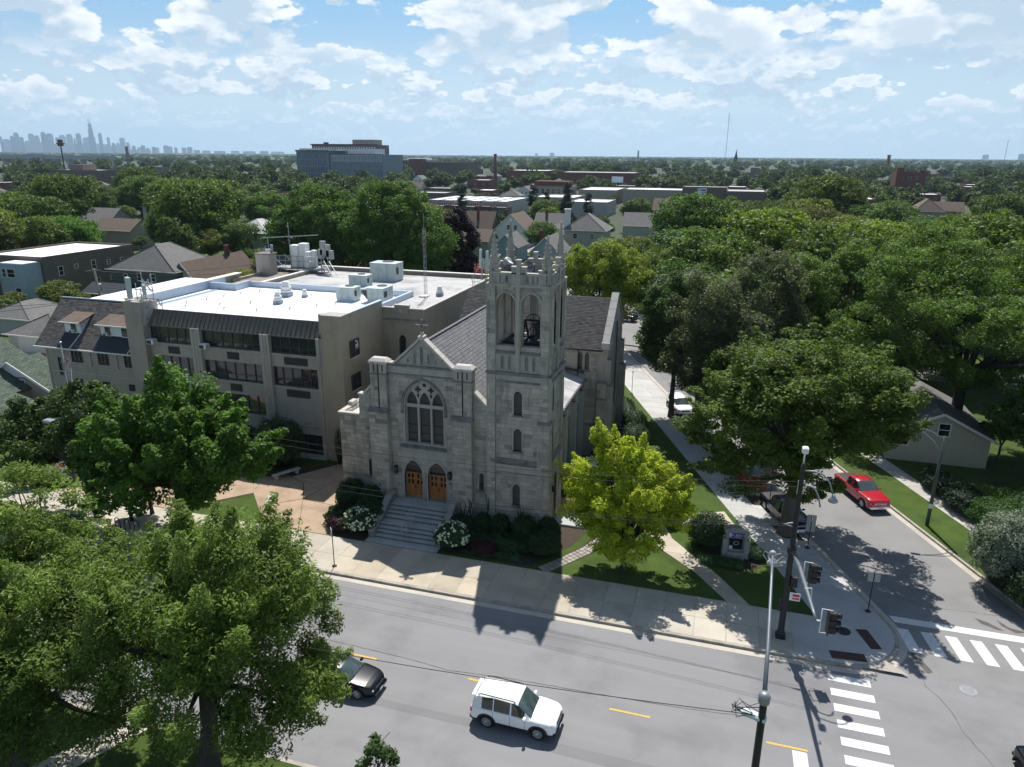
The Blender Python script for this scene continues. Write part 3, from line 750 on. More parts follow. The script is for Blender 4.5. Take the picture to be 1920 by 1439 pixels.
# blind lancets in the gable, recessed shafts shown as slots
for u, v0, v1, wd in ((-21.55, 12.22, 12.56, .17), (-21.02, 12.22, 13.0, .18), (-20.47, 12.15, 13.5, .24), (-19.95, 12.22, 13.0, .18), (-19.4, 12.22, 12.56, .17)):
    w = MB(); a_ = arch(u, wd, v0, v1-.12, v1, 4); panel(w, F, a_, (), .004); part(w, 'gable_lancet', 'limestone_dark')
    w = MB(); ring(w, F, arch_path(u, wd, v0, v1-.12, v1, 4), .05, 0, .05); part(w, 'lancet_trim', 'limestone_smooth')
# buttresses
for x0, x1 in ((-24.45, -23.15), (-17.95, -16.6)):
    w = MB(); w.box(x0, x1, 46.14, 46.9, 8.5, 12.05); w.box(x0-.12, x1+.03, 45.92, 46.5, ZB, 8.36)
    b = part(w, 'buttress', 'limestone')
    w = MB(); a0, a1 = x0-.16, x1+.07
    w.add([(a0, 45.84, 8.36), (a1, 45.84, 8.36), (a1, 46.5, 8.36), (a0, 46.5, 8.36), (a0, 45.84, 8.44), (a1, 45.84, 8.44), (a1, 46.14, 8.72), (a0, 46.14, 8.72)],
          [(0, 1, 5, 4), (4, 5, 6, 7), (0, 4, 7, 3), (1, 2, 6, 5)]); part(w, 'buttress_offset', 'limestone_dark', b)
    w = MB(); c0, c1 = x0-.09, x1+.09
    w.box(c0, c1, 46.03, 47.0, 12.03, 12.22, .03)
    w.add([(c0+.02, 46.05, 12.22), (c1-.02, 46.05, 12.22), (c1-.02, 46.98, 12.22), (c0+.02, 46.98, 12.22), (c0+.22, 46.28, 12.42), (c1-.22, 46.28, 12.42), (c1-.22, 46.75, 12.42), (c0+.22, 46.75, 12.42)],
          [(0, 1, 5, 4), (1, 2, 6, 5), (2, 3, 7, 6), (3, 0, 4, 7), (4, 5, 6, 7)]); part(w, 'buttress_cap', 'limestone_pale', b)
    xc = (x0+x1)/2
    w = MB(); w.tube([(xc, 46.10, 12.1), (xc, 46.10, 8.7)], .035, 6); part(w, 'joint_tube', 'black_metal', b)  # thin black tube added in place of the buttress's dark vertical joint
    w = MB()
    for dx in (-.34, .34): w.box(xc+dx-.05, xc+dx+.05, 46.135, 46.15, 11.45, 11.95)
    part(w, 'slot', 'belfry_floor', b, kind='stuff')
    w = MB(); w.box(x0-.04, x1+.04, 46.08, 46.5, 11.22, 11.33); part(w, 'string_course', 'limestone_dark', b)
    ashlar(front(46.14), rect(x0+.01, x1-.01, 8.75, 11.2), [rect(xc-.05, xc+.05, 8, 12)], blocks, seed=int(-x0), bl=(.35, .62))
    ashlar(front(45.92), rect(x0-.11, x1+.02, .15, 8.34), [], blocks, seed=int(-x0)+9, bl=(.5, .95))
    for fr_ in (right(x1), ): ashlar(right(x1), rect(46.16, 46.48, 8.75, 11.2), [], blocks, seed=5, bl=(.3, .4), n1=.012)
# --- the great window
wd = church_window = MB(); panel(wd, F, win, (), -.34); gw = part(wd, 'great_window', 'leaded_glass')
tr_out = [p for p in arch(-20.42, 3.04, 8.80, 8.95, 10.85, 10)]
lh = [arch(u, .86, 9.06, 9.12, 10.02, 6) for u in (-21.43, -20.42, -19.41)]
def foil(cx, cz, r, rot=0, k=4):
    out = []
    for i in range(k):
        a0 = 2*math.pi*i/k + rot
        for j in range(-3, 4):
            t = a0 + j*math.pi/k*.30; rr = r*(1 - .12*abs(j)/3*2.2) if abs(j) < 3 else r*.42
            out.append((cx+rr*math.cos(t), cz+rr*math.sin(t)))
    return out
hol = lh + [foil(-20.93, 10.20, .27), foil(-19.91, 10.20, .27), [(-20.42+.15*math.cos(t*math.pi/6), 10.56+.15*math.sin(t*math.pi/6)) for t in range(12)],
            [(-20.925, 9.52), (-20.81, 9.80), (-20.925, 9.92), (-21.04, 9.80)], [(-19.915, 9.52), (-19.80, 9.80), (-19.915, 9.92), (-20.03, 9.80)]]
w = MB(); solid(w, F, tr_out, -.30, -.16, hol); part(w, 'tracery', 'limestone_smooth', gw)
for u in (-20.925, -19.915):
    w = MB(); fbox(w, F, u-.065, u+.065, 6.07, 8.84, -.32, -.10); part(w, 'mullion', 'limestone_smooth', gw)
for u in (-21.43, -20.42, -19.41):
    w = MB()
    for v in (6.75, 7.4): fbox(w, F, u-.44, u+.44, v-.018, v+.018, -.34, -.30)
    part(w, 'saddle_bar', 'black_metal', gw, kind='stuff')
for s_ in (-1, 1):
    w = MB(); fbox(w, F, -20.42+s_*1.52-.07, -20.42+s_*1.52+.07, 6.07, 8.95, -.34, -.08); part(w, 'jamb', 'limestone_smooth', gw)
w = MB(); hp = arch_path(-20.42, 3.2, 8.5, 8.95, 10.96, 12); ring(w, F, hp, .16, 0, .13); part(w, 'hood_mould', 'limestone_dark', gw)
w = MB()
for u in (-22.12, -18.72): w.lathe((u, 46.4, 8.32), [(.03, 0), (.12, .06), (.13, .16), (.06, .2)], 8)
part(w, 'label_stop', 'limestone_dark', gw, kind='stuff')
w = MB(); ring(w, F, arch_path(-20.42, 3.04, 6.1, 8.95, 10.85, 12), .085, -.10, .03); part(w, 'window_surround', 'limestone_smooth', gw)
for i in range(3):
    a0, a1 = -22.32+i*1.21, -22.32+(i+1)*1.21-.015; w = MB()
    w.add([F.p(a0, 5.70, -.3), F.p(a1, 5.70, -.3), F.p(a1, 5.70, .30), F.p(a0, 5.70, .30), F.p(a0, 6.07, -.3), F.p(a1, 6.07, -.3), F.p(a1, 5.78, .30), F.p(a0, 5.78, .30)],
          [(0, 1, 5, 4), (3, 2, 6, 7), (4, 5, 6, 7), (0, 3, 7, 4), (1, 2, 6, 5), (0, 1, 2, 3)]); part(w, 'sill_stone', 'limestone_dark', gw)
# --- portal
w = MB(); panel(w, F, portal, [arch(-21.42, 1.86, 1.38, 3.6, 4.95), arch(-19.52, 1.86, 1.38, 3.6, 4.95)], .012); part(w, 'portal_face', 'limestone_smooth')
for u, s_ in ((-21.42, 0), (-19.52, 1)):
    w = MB(); ring(w, F, arch_path(u, 1.48, 1.47, 3.55, 4.66, 10), .09, -.2, .07); ring(w, F, arch_path(u, 1.66, 1.47, 3.57, 4.78, 10), .10, -.1, .035)
    part(w, 'door_arch', 'limestone_smooth')
    w = MB(); panel(w, F, arch(u, 1.48, 3.62, 3.63, 4.66, 8), (), -.33); part(w, 'tympanum_pane', 'leaded_glass')
    w = MB(); fbox(w, F, u-.74, u+.74, 3.55, 3.66, -.4, -.24); part(w, 'transom', 'black_metal')
    for q in (-1, 1):
        u0, u1 = (u-.735, u-.008) if q < 0 else (u+.008, u+.735)
        hs = []
        for a in (.12, .42):
            for b in (2.58, 3.06): hs.append(rect(u0+a, u0+a+.19, b, b+.34))
        w = MB(); solid(w, F, rect(u0, u1, 1.49, 3.55), -.36, -.28, hs); d = part(w, 'door', 'door_oak')
        w = MB()
        for h in hs: panel(w, F, h, (), -.315)
        part(w, 'pane', 'glass', d)
        w = MB()
        for a in (.10, .40):
            for z0, z1 in ((1.74, 2.06), (2.12, 2.46)): fbox(w, F, u0+a, u0+a+.23, z0, z1, -.28, -.262)
        part(w, 'door_panel', 'door_oak', d)
        w = MB(); fbox(w, F, u0+.01, u1-.01, 1.50, 1.66, -.28, -.270); part(w, 'kick_plate', 'brass', d)
        w = MB(); xh = u1-.05 if q < 0 else u0+.05; fbox(w, F, xh-.012, xh+.012, 2.2, 2.5, -.28, -.235); part(w, 'handle', 'black_metal', d)
w = MB(); w.tube([(-20.47, 46.42, 1.47), (-20.47, 46.42, 3.5)], .07, 8); w.lathe((-20.47, 46.42, 3.5), [(.07, 0), (.13, .1), (.14, .18), (.05, .2)], 8); part(w, 'colonnette', 'limestone_smooth')
w = MB()
for u in (-21.6, -20.45, -19.75): w.obox((u, 46.47, 5.18), (.16, .03, .16), 0, 0, .78)
part(w, 'carved_boss', 'limestone_smooth', kind='stuff')
for u in (-22.70, -18.42):
    w = MB(); w.box(u-.10, u+.10, 46.10, 46.32, 3.68, 4.08, .02); o = part(w, 'wall_lantern', 'leaded_glass')
    w = MB()
    for dx in (-.1, .1):
        for dy in (46.1, 46.32): w.box(u+dx-.015, u+dx+.015, dy-.015, dy+.015, 3.62, 4.14)
    w.lathe((u, 46.21, 4.08), [(.16, 0), (.13, .08), (.03, .16)], 8); w.lathe((u, 46.21, 3.5), [(.02, 0), (.10, .10), (.14, .18)], 8)
    w.tube([(u, 46.5, 3.5), (u, 46.3, 3.46), (u, 46.21, 3.52)], .02, 6); part(w, 'lantern_cage', 'black_metal', o)
for u in (-24.93, -16.02):
    a_ = arch(u, .36, 2.95, 4.1, 4.32, 5); w = MB(); panel(w, F, a_, (), -.2); o = part(w, 'small_window', 'leaded_glass')
    w = MB(); fbox(w, F, u-.2, u+.2, 3.32, 3.36, -.2, -.12); part(w, 'glazing_bar', 'black_metal', o)
    w = MB(); fbox(w, F, u-.24, u+.24, 2.78, 2.95, -.1, .10); part(w, 'sill', 'limestone_dark', o)
    w = MB(); ring(w, F, arch_path(u, .36, 2.95, 4.1, 4.32, 6), .08, -.05, .025); part(w, 'window_surround', 'limestone_smooth', o)
w = MB(); fbox(w, front(45.9), -24.02, -23.84, 2.45, 2.67, 0, .02); np_ = part(w, 'number_plate', 'sign_navy')
# the numeral 4
w = MB(); f_ = front(45.87); w.beam(f_.p(-23.89, 2.48), f_.p(-23.89, 2.64), .02, .012); w.beam(f_.p(-23.98, 2.53), f_.p(-23.86, 2.53), .02, .012); w.beam(f_.p(-23.98, 2.53), f_.p(-23.90, 2.64), .02, .012); part(w, 'numeral', 'sign_white', np_)
# --- steps
risers = [42.42, 42.78, 43.09, 43.41, 44.18, 44.59, 44.92, 45.27]
for i, y in enumerate(risers):
    y1 = (risers+[46.5])[i+1]; z1 = Z0 + .165*(i+1)
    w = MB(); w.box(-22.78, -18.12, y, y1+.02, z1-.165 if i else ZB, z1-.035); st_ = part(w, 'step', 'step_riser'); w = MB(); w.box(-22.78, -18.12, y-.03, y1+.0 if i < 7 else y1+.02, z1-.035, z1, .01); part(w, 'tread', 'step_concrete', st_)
w = MB()
for x0, x1 in ((-23.2, -20.32), (-20.30, -17.7)): w.box(x0, x1, 41.66, 42.40, ZB, Z0+.012)
part(w, 'step_apron', 'step_concrete')
for x0, x1 in ((-23.22, -22.79), (-18.11, -17.68)):
    for j, (ya, yb, za, zb) in enumerate(((42.3, 43.35, .62, .86), (43.35, 44.1, .98, 1.25), (44.1, 45.3, 1.28, 1.92), (45.3, 46.45, 2.0, 2.02))):
        w = MB(); w.add([(x, y, z) for x in (x0, x1) for y, z in ((ya+.006, ZB), (yb-.006, ZB), (yb-.006, zb), (ya+.006, za))], [(0, 1, 2, 3), (7, 6, 5, 4), (0, 4, 5, 1), (1, 5, 6, 2), (2, 6, 7, 3), (3, 7, 4, 0)])
        o = part(w, 'cheek_wall', 'limestone_dark')
        w = MB(); w.add([(x, y, z+d) for d in (0, .1) for x in (x0-.04, x1+.04) for y, z in ((ya+.004, za), (yb-.004, zb))], [(0, 1, 5, 4), (2, 6, 7, 3), (4, 5, 7, 6), (0, 4, 6, 2), (1, 3, 7, 5)])
        part(w, 'cheek_coping', 'limestone_pale', o).color = (.62, .62, .62, 1)
w = MB()
for dx in (-.19, .19):
    w.tube([(-20.45+dx, 42.35, .95), (-20.45+dx, 42.2, 1.22), (-20.45+dx, 42.4, 1.30), (-20.45+dx, 43.45, 1.78), (-20.45+dx, 44.1, 1.80), (-20.45+dx, 45.3, 2.42), (-20.45+dx, 45.7, 2.42)], .02, 6)
for y, z0, z1 in ((42.5, .32, 1.3), (43.75, .81, 1.78), (43.35, .65, 1.72), (45.6, 1.47, 2.4)):
    for dx in (-.19, .19): w.tube([(-20.45+dx, y, z0), (-20.45+dx, y, z1)], .017, 6)
w.tube([(-20.64, 42.2, 1.22), (-20.26, 42.2, 1.22)], .02, 6); part(w, 'handrail', 'steel')
# --- bell tower
TX0, TX1, TY0, TY1 = -15.36, -11.1, 46.2, 50.5
TF, TR, TB, TL = front(TY0), right(TX1), back(TY1), left(TX0)
def bel(u0, u1): return arch((u0+u1)/2, u1-u0, 14.12, 17.0, 17.78, 9)
fx = [bel(-14.78, -13.48), bel(-13.02, -11.72)]
ry = [bel(46.72, 47.98), bel(48.46, 49.82)]
wnA = arch(-13.22, .60, 9.22, 10.6, 10.95, 6); wnB = arch(-13.22, .60, 6.5, 7.85, 8.2, 6); wnC = arch(-13.28, .56, 2.3, 3.6, 3.96, 6)
rA = arch(47.72, .42, 9.2, 10.85, 11.2, 6); rB = arch(47.72, .42, 6.45, 8.05, 8.42, 6)
rD = arch(48.75, 1.35, .3, 3.6, 4.55, 8)
for fr_, u0, u1, hs in ((TF, TX0, TX1, fx+[wnA, wnB, wnC]), (TR, TY0, TY1, ry+[rA, rB, rD]), (TB, TX0, TX1, fx), (TL, TY0, TY1, ry)):
    w = MB(); o_ = rect(u0, u1, ZB, 18.35); panel(w, fr_, o_, hs); panel(w, fr_, rect(u0+.5, u1-.5, 13.9, 18.2), [h for h in hs if h[0][1] > 14], -.5)
    for h in hs: reveal(w, fr_, h, -.5 if h[0][1] > 14 else -.25, 0)
    part(w, 'tower_wall', 'limestone')
w = MB(); w.box(TX0+.4, TX1-.4, TY0+.4, TY1-.4, 13.7, 13.98); part(w, 'belfry_floor', 'belfry_floor')
w = MB(); w.box(TX0+.1, TX1-.1, TY0+.1, TY1-.1, 18.15, 18.3); part(w, 'tower_roof', 'belfry_floor')
# tower stone: corner piers stand proud of the panels
def tower_face(fr_, u0, u1, hs, sd, simple=False):
    pw = .53
    for a, b in ((u0-.03, u0+pw), (u1-pw, u1+.03)):
        w = MB(); fbox(w, fr_, a, b, ZB, 18.3, -.05, .14); part(w, 'corner_pier', 'limestone')
        ashlar(Fr(fr_.o+fr_.n*.14, fr_.u, fr_.n), rect(a+.01, b-.01, .15, 18.1), [rect(a-1, b+1, 12.1, 12.35)], blocks, seed=sd+int(a*3), bl=(.22, .5))
    um = (hs[0][1][0]+hs[1][0][0])/2
    ashlar(fr_, rect(u0+pw+.01, u1-pw-.01, 5.9 if not simple else 2, 11.6), [arch((u0+u1)/2 if False else (h[0][0]+h[1][0])/2, h[1][0]-h[0][0]+.16, h[0][1]-.14, h[len(h)//2][1]-.4, max(p[1] for p in h)+.1) for h in hs if 2 < h[0][1] < 12], blocks, seed=sd+1)
    ashlar(fr_, rect(u0+pw+.01, u1-pw-.01, .15, 5.0), [arch((h[0][0]+h[1][0])/2, h[1][0]-h[0][0]+.2, h[0][1]-.18, max(p[1] for p in h)-.35, max(p[1] for p in h)+.12) for h in hs if h[0][1] < 6], blocks, seed=sd+2)
    ashlar(fr_, rect(u0+pw+.01, u1-pw-.01, 17.05, 18.2), [arch((h[0][0]+h[1][0])/2, h[1][0]-h[0][0]+.26, 14, 17., 17.95) for h in hs if h[0][1] > 14], blocks, seed=sd+3)
    w = MB(); fbox(w, fr_, u0-.06, u1+.06, 12.1, 12.32, -.05, .22); part(w, 'string_course', 'limestone_dark')
    w = MB(); fbox(w, fr_, u0+pw, u1-pw, 11.55, 11.68, 0, .14); part(w, 'string_course', 'limestone_dark')
    w = MB(); fbox(w, fr_, u0+pw, u1-pw, 11.68, 12.1, 0, .06); part(w, 'roundel_band', 'limestone_smooth')
    for u in (um-1.12, um-.58, um+.58, um+1.12):
        w = MB(); ring(w, fr_, [(u+.15*math.cos(t*math.pi/6), 11.9+.15*math.sin(t*math.pi/6)) for t in range(12)], .035, .06, .10, True); part(w, 'roundel', 'limestone_smooth')
    w = MB(); w.add([fr_.p(u0+pw, 5.55, .0), fr_.p(u1-pw, 5.55, .0), fr_.p(u1-pw, 5.55, .20), fr_.p(u0+pw, 5.55, .20), fr_.p(u0+pw, 5.62, .20), fr_.p(u1-pw, 5.62, .20), fr_.p(u1-pw, 5.95, 0), fr_.p(u0+pw, 5.95, 0)],
                     [(3, 2, 5, 4), (4, 5, 6, 7), (0, 1, 2, 3), (0, 3, 4, 7), (1, 6, 5, 2)]); part(w, 'weathered_ledge', 'limestone_dark')
    # blind lancets below the bell openings and the sloping sill
    w = MB(); fbox(w, fr_, u0+pw, u1-pw, 12.32, 13.7, 0, .05); part(w, 'blind_arcade', 'limestone')
    for u in (um-1.10, um-.58, um+.62, um+1.14):
        w = MB(); panel(w, fr_, arch(u, .22, 12.5, 13.3, 13.52, 4), (), .056); part(w, 'blind_lancet', 'limestone_dark')
        w = MB(); ring(w, fr_, arch_path(u, .22, 12.5, 13.3, 13.52, 5), .05, .05, .10); part(w, 'lancet_trim', 'limestone_smooth')
    for h in [h for h in hs if h[0][1] > 14]:
        a, b = h[0][0], h[1][0]
        w = MB(); w.add([fr_.p(a-.06, 13.68, .16), fr_.p(b+.06, 13.68, .16), fr_.p(b+.06, 14.14, -.4), fr_.p(a-.06, 14.14, -.4), fr_.p(a-.06, 13.60, .16), fr_.p(b+.06, 13.60, .16), fr_.p(b+.06, 13.6, -.1), fr_.p(a-.06, 13.6, -.1)],
                         [(0, 1, 2, 3), (4, 5, 1, 0), (4, 0, 3, 7), (5, 6, 2, 1)]); part(w, 'belfry_sill', 'limestone_dark')
        w = MB(); ring(w, fr_, arch_path((a+b)/2, b-a, 14.12, 17.0, 17.78, 9), .10, -.1, .08); ring(w, fr_, arch_path((a+b)/2, b-a+.2, 16.9, 17.0, 17.9, 9), .05, 0, .12); part(w, 'belfry_arch', 'limestone')
    w = MB(); fbox(w, fr_, um-.17, um+.17, 12.32, 18.5, 0, .16); fbox(w, fr_, um-.10, um+.10, 12.4, 18.2, .16, .22); part(w, 'centre_pier', 'limestone')
    ashlar(Fr(fr_.o+fr_.n*.16, fr_.u, fr_.n), rect(um-.165, um+.165, 14.0, 17.6), [rect(um-.11, um+.11, 0, 30)], blocks, seed=sd+7, ch=(.4, .7))
    # parapet
    w = MB(); fbox(w, fr_, u0-.05, u1+.05, 18.20, 18.36, -.1, .18); part(w, 'string_course', 'limestone')
    w = MB(); fbox(w, fr_, u0+.3, u1-.3, 18.36, 19.05, -.22, .05)
    for u in (um-1.35, um-.95, um+.75, um+1.15): pass
    part(w, 'parapet', 'limestone')
    for u in (um-1.30, um-.82, um+.60, um+.98, um+1.32):
        w = MB(); fbox(w, fr_, u-.09, u+.09, 18.45, 18.93, .05, .056); part(w, 'parapet_panel', 'limestone_dark')
    w = MB(); fbox(w, fr_, u0+.2, u1-.2, 19.05, 19.13, -.28, .10); part(w, 'parapet_coping', 'limestone_pale')
    w = MB(); fbox(w, fr_, um-.48, um+.48, 18.36, 19.46, -.24, .10); fbox(w, fr_, um-.13, um+.13, 18.52, 19.9, -.16, .17); part(w, 'merlon', 'limestone')
    w = MB(); fbox(w, fr_, um-.52, um-.14, 19.46, 19.54, -.28, .14); fbox(w, fr_, um+.14, um+.52, 19.46, 19.54, -.28, .14); fbox(w, fr_, um-.16, um+.16, 19.9, 20.0, -.19, .19); part(w, 'merlon_coping', 'limestone_pale')
    for a, b in ((u0+.5, u0+.80), (u1-.80, u1-.5)):
        w = MB(); fbox(w, fr_, a, b, 18.36, 19.28, -.24, .08); part(w, 'merlon', 'limestone')
        w = MB(); fbox(w, fr_, a-.03, b+.03, 19.28, 19.35, -.28, .12); part(w, 'merlon_coping', 'limestone_pale')
tower_face(TF, TX0, TX1, fx+[wnA, wnB, wnC], 21); tower_face(TR, TY0, TY1, ry+[rA, rB, rD], 41)
tower_face(TB, TX0, TX1, fx, 61, True); tower_face(TL, TY0, TY1, ry, 81, True)
for u, a_ in ((-13.22, wnA), (-13.22, wnB), (-13.28, wnC)):
    w = MB(); panel(w, TF, a_, (), -.16); o = part(w, 'lancet_window', 'leaded_glass')
    c = (a_[0][0]+a_[1][0])/2; wd_ = a_[1][0]-a_[0][0]; v0 = a_[0][1]; va = max(p[1] for p in a_)
    w = MB(); ring(w, TF, arch_path(c, wd_, v0, va-.35, va, 7), .09, -.12, .03); part(w, 'window_surround', 'limestone_smooth', o)
    w = MB(); fbox(w, TF, c-wd_/2-.06, c+wd_/2+.06, v0-.14, v0, -.15, .10); part(w, 'sill', 'limestone_dark', o)
    w = MB()
    for s_ in (-1, 1):        # leaded diamond lattice
        k = 0.
        while k < (va-v0)+wd_:
            pts = []
            for t in np.linspace(0, 1, 14):
                uu = c-wd_/2+wd_*t; vv = v0+k-wd_+ (wd_*t if s_ > 0 else wd_*(1-t))
                if v0+.02 < vv < va-.12-abs(uu-c)*(.6 if vv > va-.4 else 0): pts.append(TF.p(uu, vv, -.15))
            if len(pts) > 1: w.beam(pts[0], pts[-1], .012)
            k += .17
    part(w, 'lead_lattice', 'limestone_dark', o)
for a_ in (rA, rB):
    w = MB(); panel(w, TR, a_, (), -.16); o = part(w, 'lancet_window', 'leaded_glass')
    c = (a_[0][0]+a_[1][0])/2; wd_ = a_[1][0]-a_[0][0]; v0 = a_[0][1]; va = max(p[1] for p in a_)
    w = MB(); ring(w, TR, arch_path(c, wd_, v0, va-.35, va, 7), .09, -.12, .03); part(w, 'window_surround', 'limestone_smooth', o)
w = MB(); fbox(w, TF, -14.84, -11.64, 4.85, 5.42, 0, .05); part(w, 'inscription_stone', 'limestone_smooth')
w = MB()
for r_ in ((-14.84, -11.64, 5.42, 5.47), (-14.84, -11.64, 4.80, 4.85)): fbox(w, TF, *r_, 0, .08)
part(w, 'inscription_moulding', 'limestone_dark')
# wider lower stage of the right front corner
w = MB(); w.box(-11.75, -10.88, 46.0, 46.75, ZB, 8.75); o = part(w, 'corner_buttress', 'limestone')
w = MB(); w.box(-11.80, -10.83, 45.94, 46.8, 8.72, 8.86, .04); w.add([(-11.78, 45.96, 8.86), (-10.85, 45.96, 8.86), (-10.85, 46.78, 8.86), (-11.78, 46.78, 8.86), (-11.65, 46.1, 9.05), (-11.0, 46.1, 9.05), (-11.0, 46.7, 9.05), (-11.65, 46.7, 9.05)], [(0, 1, 5, 4), (1, 2, 6, 5), (2, 3, 7, 6), (3, 0, 4, 7), (4, 5, 6, 7)]); part(w, 'buttress_offset', 'limestone_dark', o)
ashlar(front(46.0), rect(-11.74, -10.89, .15, 8.7), [], blocks, seed=91, bl=(.4, .6)); ashlar(right(-10.88), rect(46.01, 46.74, .15, 8.7), [], blocks, seed=92, bl=(.35, .6))
# side door
w = MB(); panel(w, TR, rect(48.1, 49.4, .3, 3.5), (), -.22); sd_ = part(w, 'side_door', 'door_oak')
w = MB(); panel(w, TR, arch(48.75, 1.35, 3.5, 3.6, 4.55, 7), (), -.2); part(w, 'tympanum_pane', 'leaded_glass')
w = MB(); ring(w, TR, arch_path(48.75, 1.35, .3, 3.6, 4.55, 9), .18, -.1, .08); part(w, 'door_arch', 'limestone_smooth')
for yy in (47.55, 50.05):
    w = MB(); w.box(-10.95, -10.72, yy-.1, yy+.1, 3.1, 3.55, .02); o = part(w, 'wall_lantern', 'black_metal')
w = MB(); w.box(-11.0, -8.6, 48.0, 49.5, ZB, .32, .03); part(w, 'side_step', 'step_concrete')
w = MB(); w.box(-11.0, -8.9, 50.6, 51.0, ZB, 1.05); part(w, 'ramp_wall', 'brick_tan').color = (.8, .6, .45, 1)
# pinnacles
for px_, py_, rt in ((-15.03, 46.5, 21.62), (-11.40, 46.5, 21.5), (-11.40, 50.2, 22.1), (-15.03, 50.2, 22.1)):
    w = MB(); w.box(px_-.30, px_+.30, py_-.30, py_+.30, 18.36, 19.62, .03); w.box(px_-.25, px_+.25, py_-.25, py_+.25, 19.62, 20.05, .02); w.box(px_-.29, px_+.29, py_-.29, py_+.29, 20.05, 20.13, .02); o = part(w, 'pinnacle', 'limestone')
    w = MB(); w.lathe((px_, py_, 20.13), [(.25, 0), (.06, rt-20.13-.14), (.03, rt-20.13)], 8, False); part(w, 'spirelet', 'limestone', o)
    w = MB(); w.lathe((px_, py_, rt-.12), [(.03, 0), (.09, .05), (.10, .1), (.04, .16), (.02, .24)], 8); part(w, 'finial', 'limestone_pale', o)
    w = MB()
    for lv in range(4):
        z = 20.22+lv*(rt-20.3)/4.4; r_ = .25*(1-(z-20.13)/(rt-20.13))+.05
        for k in range(4):
            a = math.pi/4+k*math.pi/2; w.obox((px_+r_*math.cos(a)*1.08, py_+r_*math.sin(a)*1.08, z), (.075, .06, .075), a)
    part(w, 'crocket', 'limestone_pale', o)
    w = MB()
    for a0, sgn in ((0, -1), (0, 1)):
        w.box(px_-.08, px_+.08, py_+sgn*.304-.002, py_+sgn*.304+.002, 18.6, 19.35); w.box(px_+sgn*.304-.002, px_+sgn*.304+.002, py_-.08, py_+.08, 18.6, 19.35)
    part(w, 'slot', 'limestone_dark', o, kind='stuff')
# bell, its wheel and frame
bx, by = -12.5, 48.5
w = MB(); w.m = Matrix.Translation((bx, by, 15.35)) @ Matrix.Rotation(rad(-22), 4, 'Y'); w.lathe((0, 0, -1.0), [(.68, 0), (.64, .07), (.47, .3), (.38, .62), (.33, .85), (.2, 1.0), (.05, 1.05)], 20); bell = part(w, 'bell', 'bronze')
w = MB(); w.m = Matrix.Translation((bx-.1, by-.75, 15.35)) @ Matrix.Rotation(rad(65), 4, 'Z')
w.tube([(0, .75*math.cos(t*math.pi/12), .75*math.sin(t*math.pi/12)) for t in range(25)], .035, 6, False)
for t in range(4): w.beam((0, .75*math.cos(t*math.pi/4), .75*math.sin(t*math.pi/4)), (0, -.75*math.cos(t*math.pi/4), -.75*math.sin(t*math.pi/4)), .04)
part(w, 'bell_wheel', 'black_metal', bell)
w = MB(); w.beam((bx-.9, by, 15.5), (bx+.9, by, 15.5), .14)
for s_ in (-.9, .9): w.beam((bx+s_, by-.9, 14.0), (bx+s_, by, 15.5), .12); w.beam((bx+s_, by+.9, 14.0), (bx+s_, by, 15.5), .12); w.beam((bx+s_, by-1.1, 14.08), (bx+s_, by+1.1, 14.08), .14)
w.beam((-14.7, 47.4, 14.1), (-11.7, 47.4, 14.1), .14); w.beam((-14.7, 49.4, 14.1), (-11.7, 49.4, 14.1), .14); part(w, 'bell_frame', 'black_metal', bell)
# loudspeaker horns on the tower roof
for hx, hy, a in ((-14.0, 47.6, 2.5), (-12.7, 48.0, -1.85)):
    h_ = thing('loudspeaker_horn', 'grey horn loudspeaker on the tower roof pointing ' + ('at the left parapet' if a > 0 else 'towards the street'), 'loudspeaker', (hx, hy, 18.3))
    w = MB(); w.m = Matrix.Translation((hx, hy, 19.45)) @ Matrix.Rotation(a, 4, 'Z') @ Matrix.Rotation(rad(90), 4, 'Y')
    w.lathe((0, 0, 0), [(.08, 0), (.10, .25), (.18, .5), (.40, .78), (.42, .78), (.38, .72), (.16, .5), (.06, .3)], 20); w.m = None; w.build('horn', MATS['galvanised'], h_)
    w = MB(); w.tube([(hx, hy, 18.3), (hx, hy, 19.45)], .04, 6); w.build('post', MATS['dark_pole'], h_)
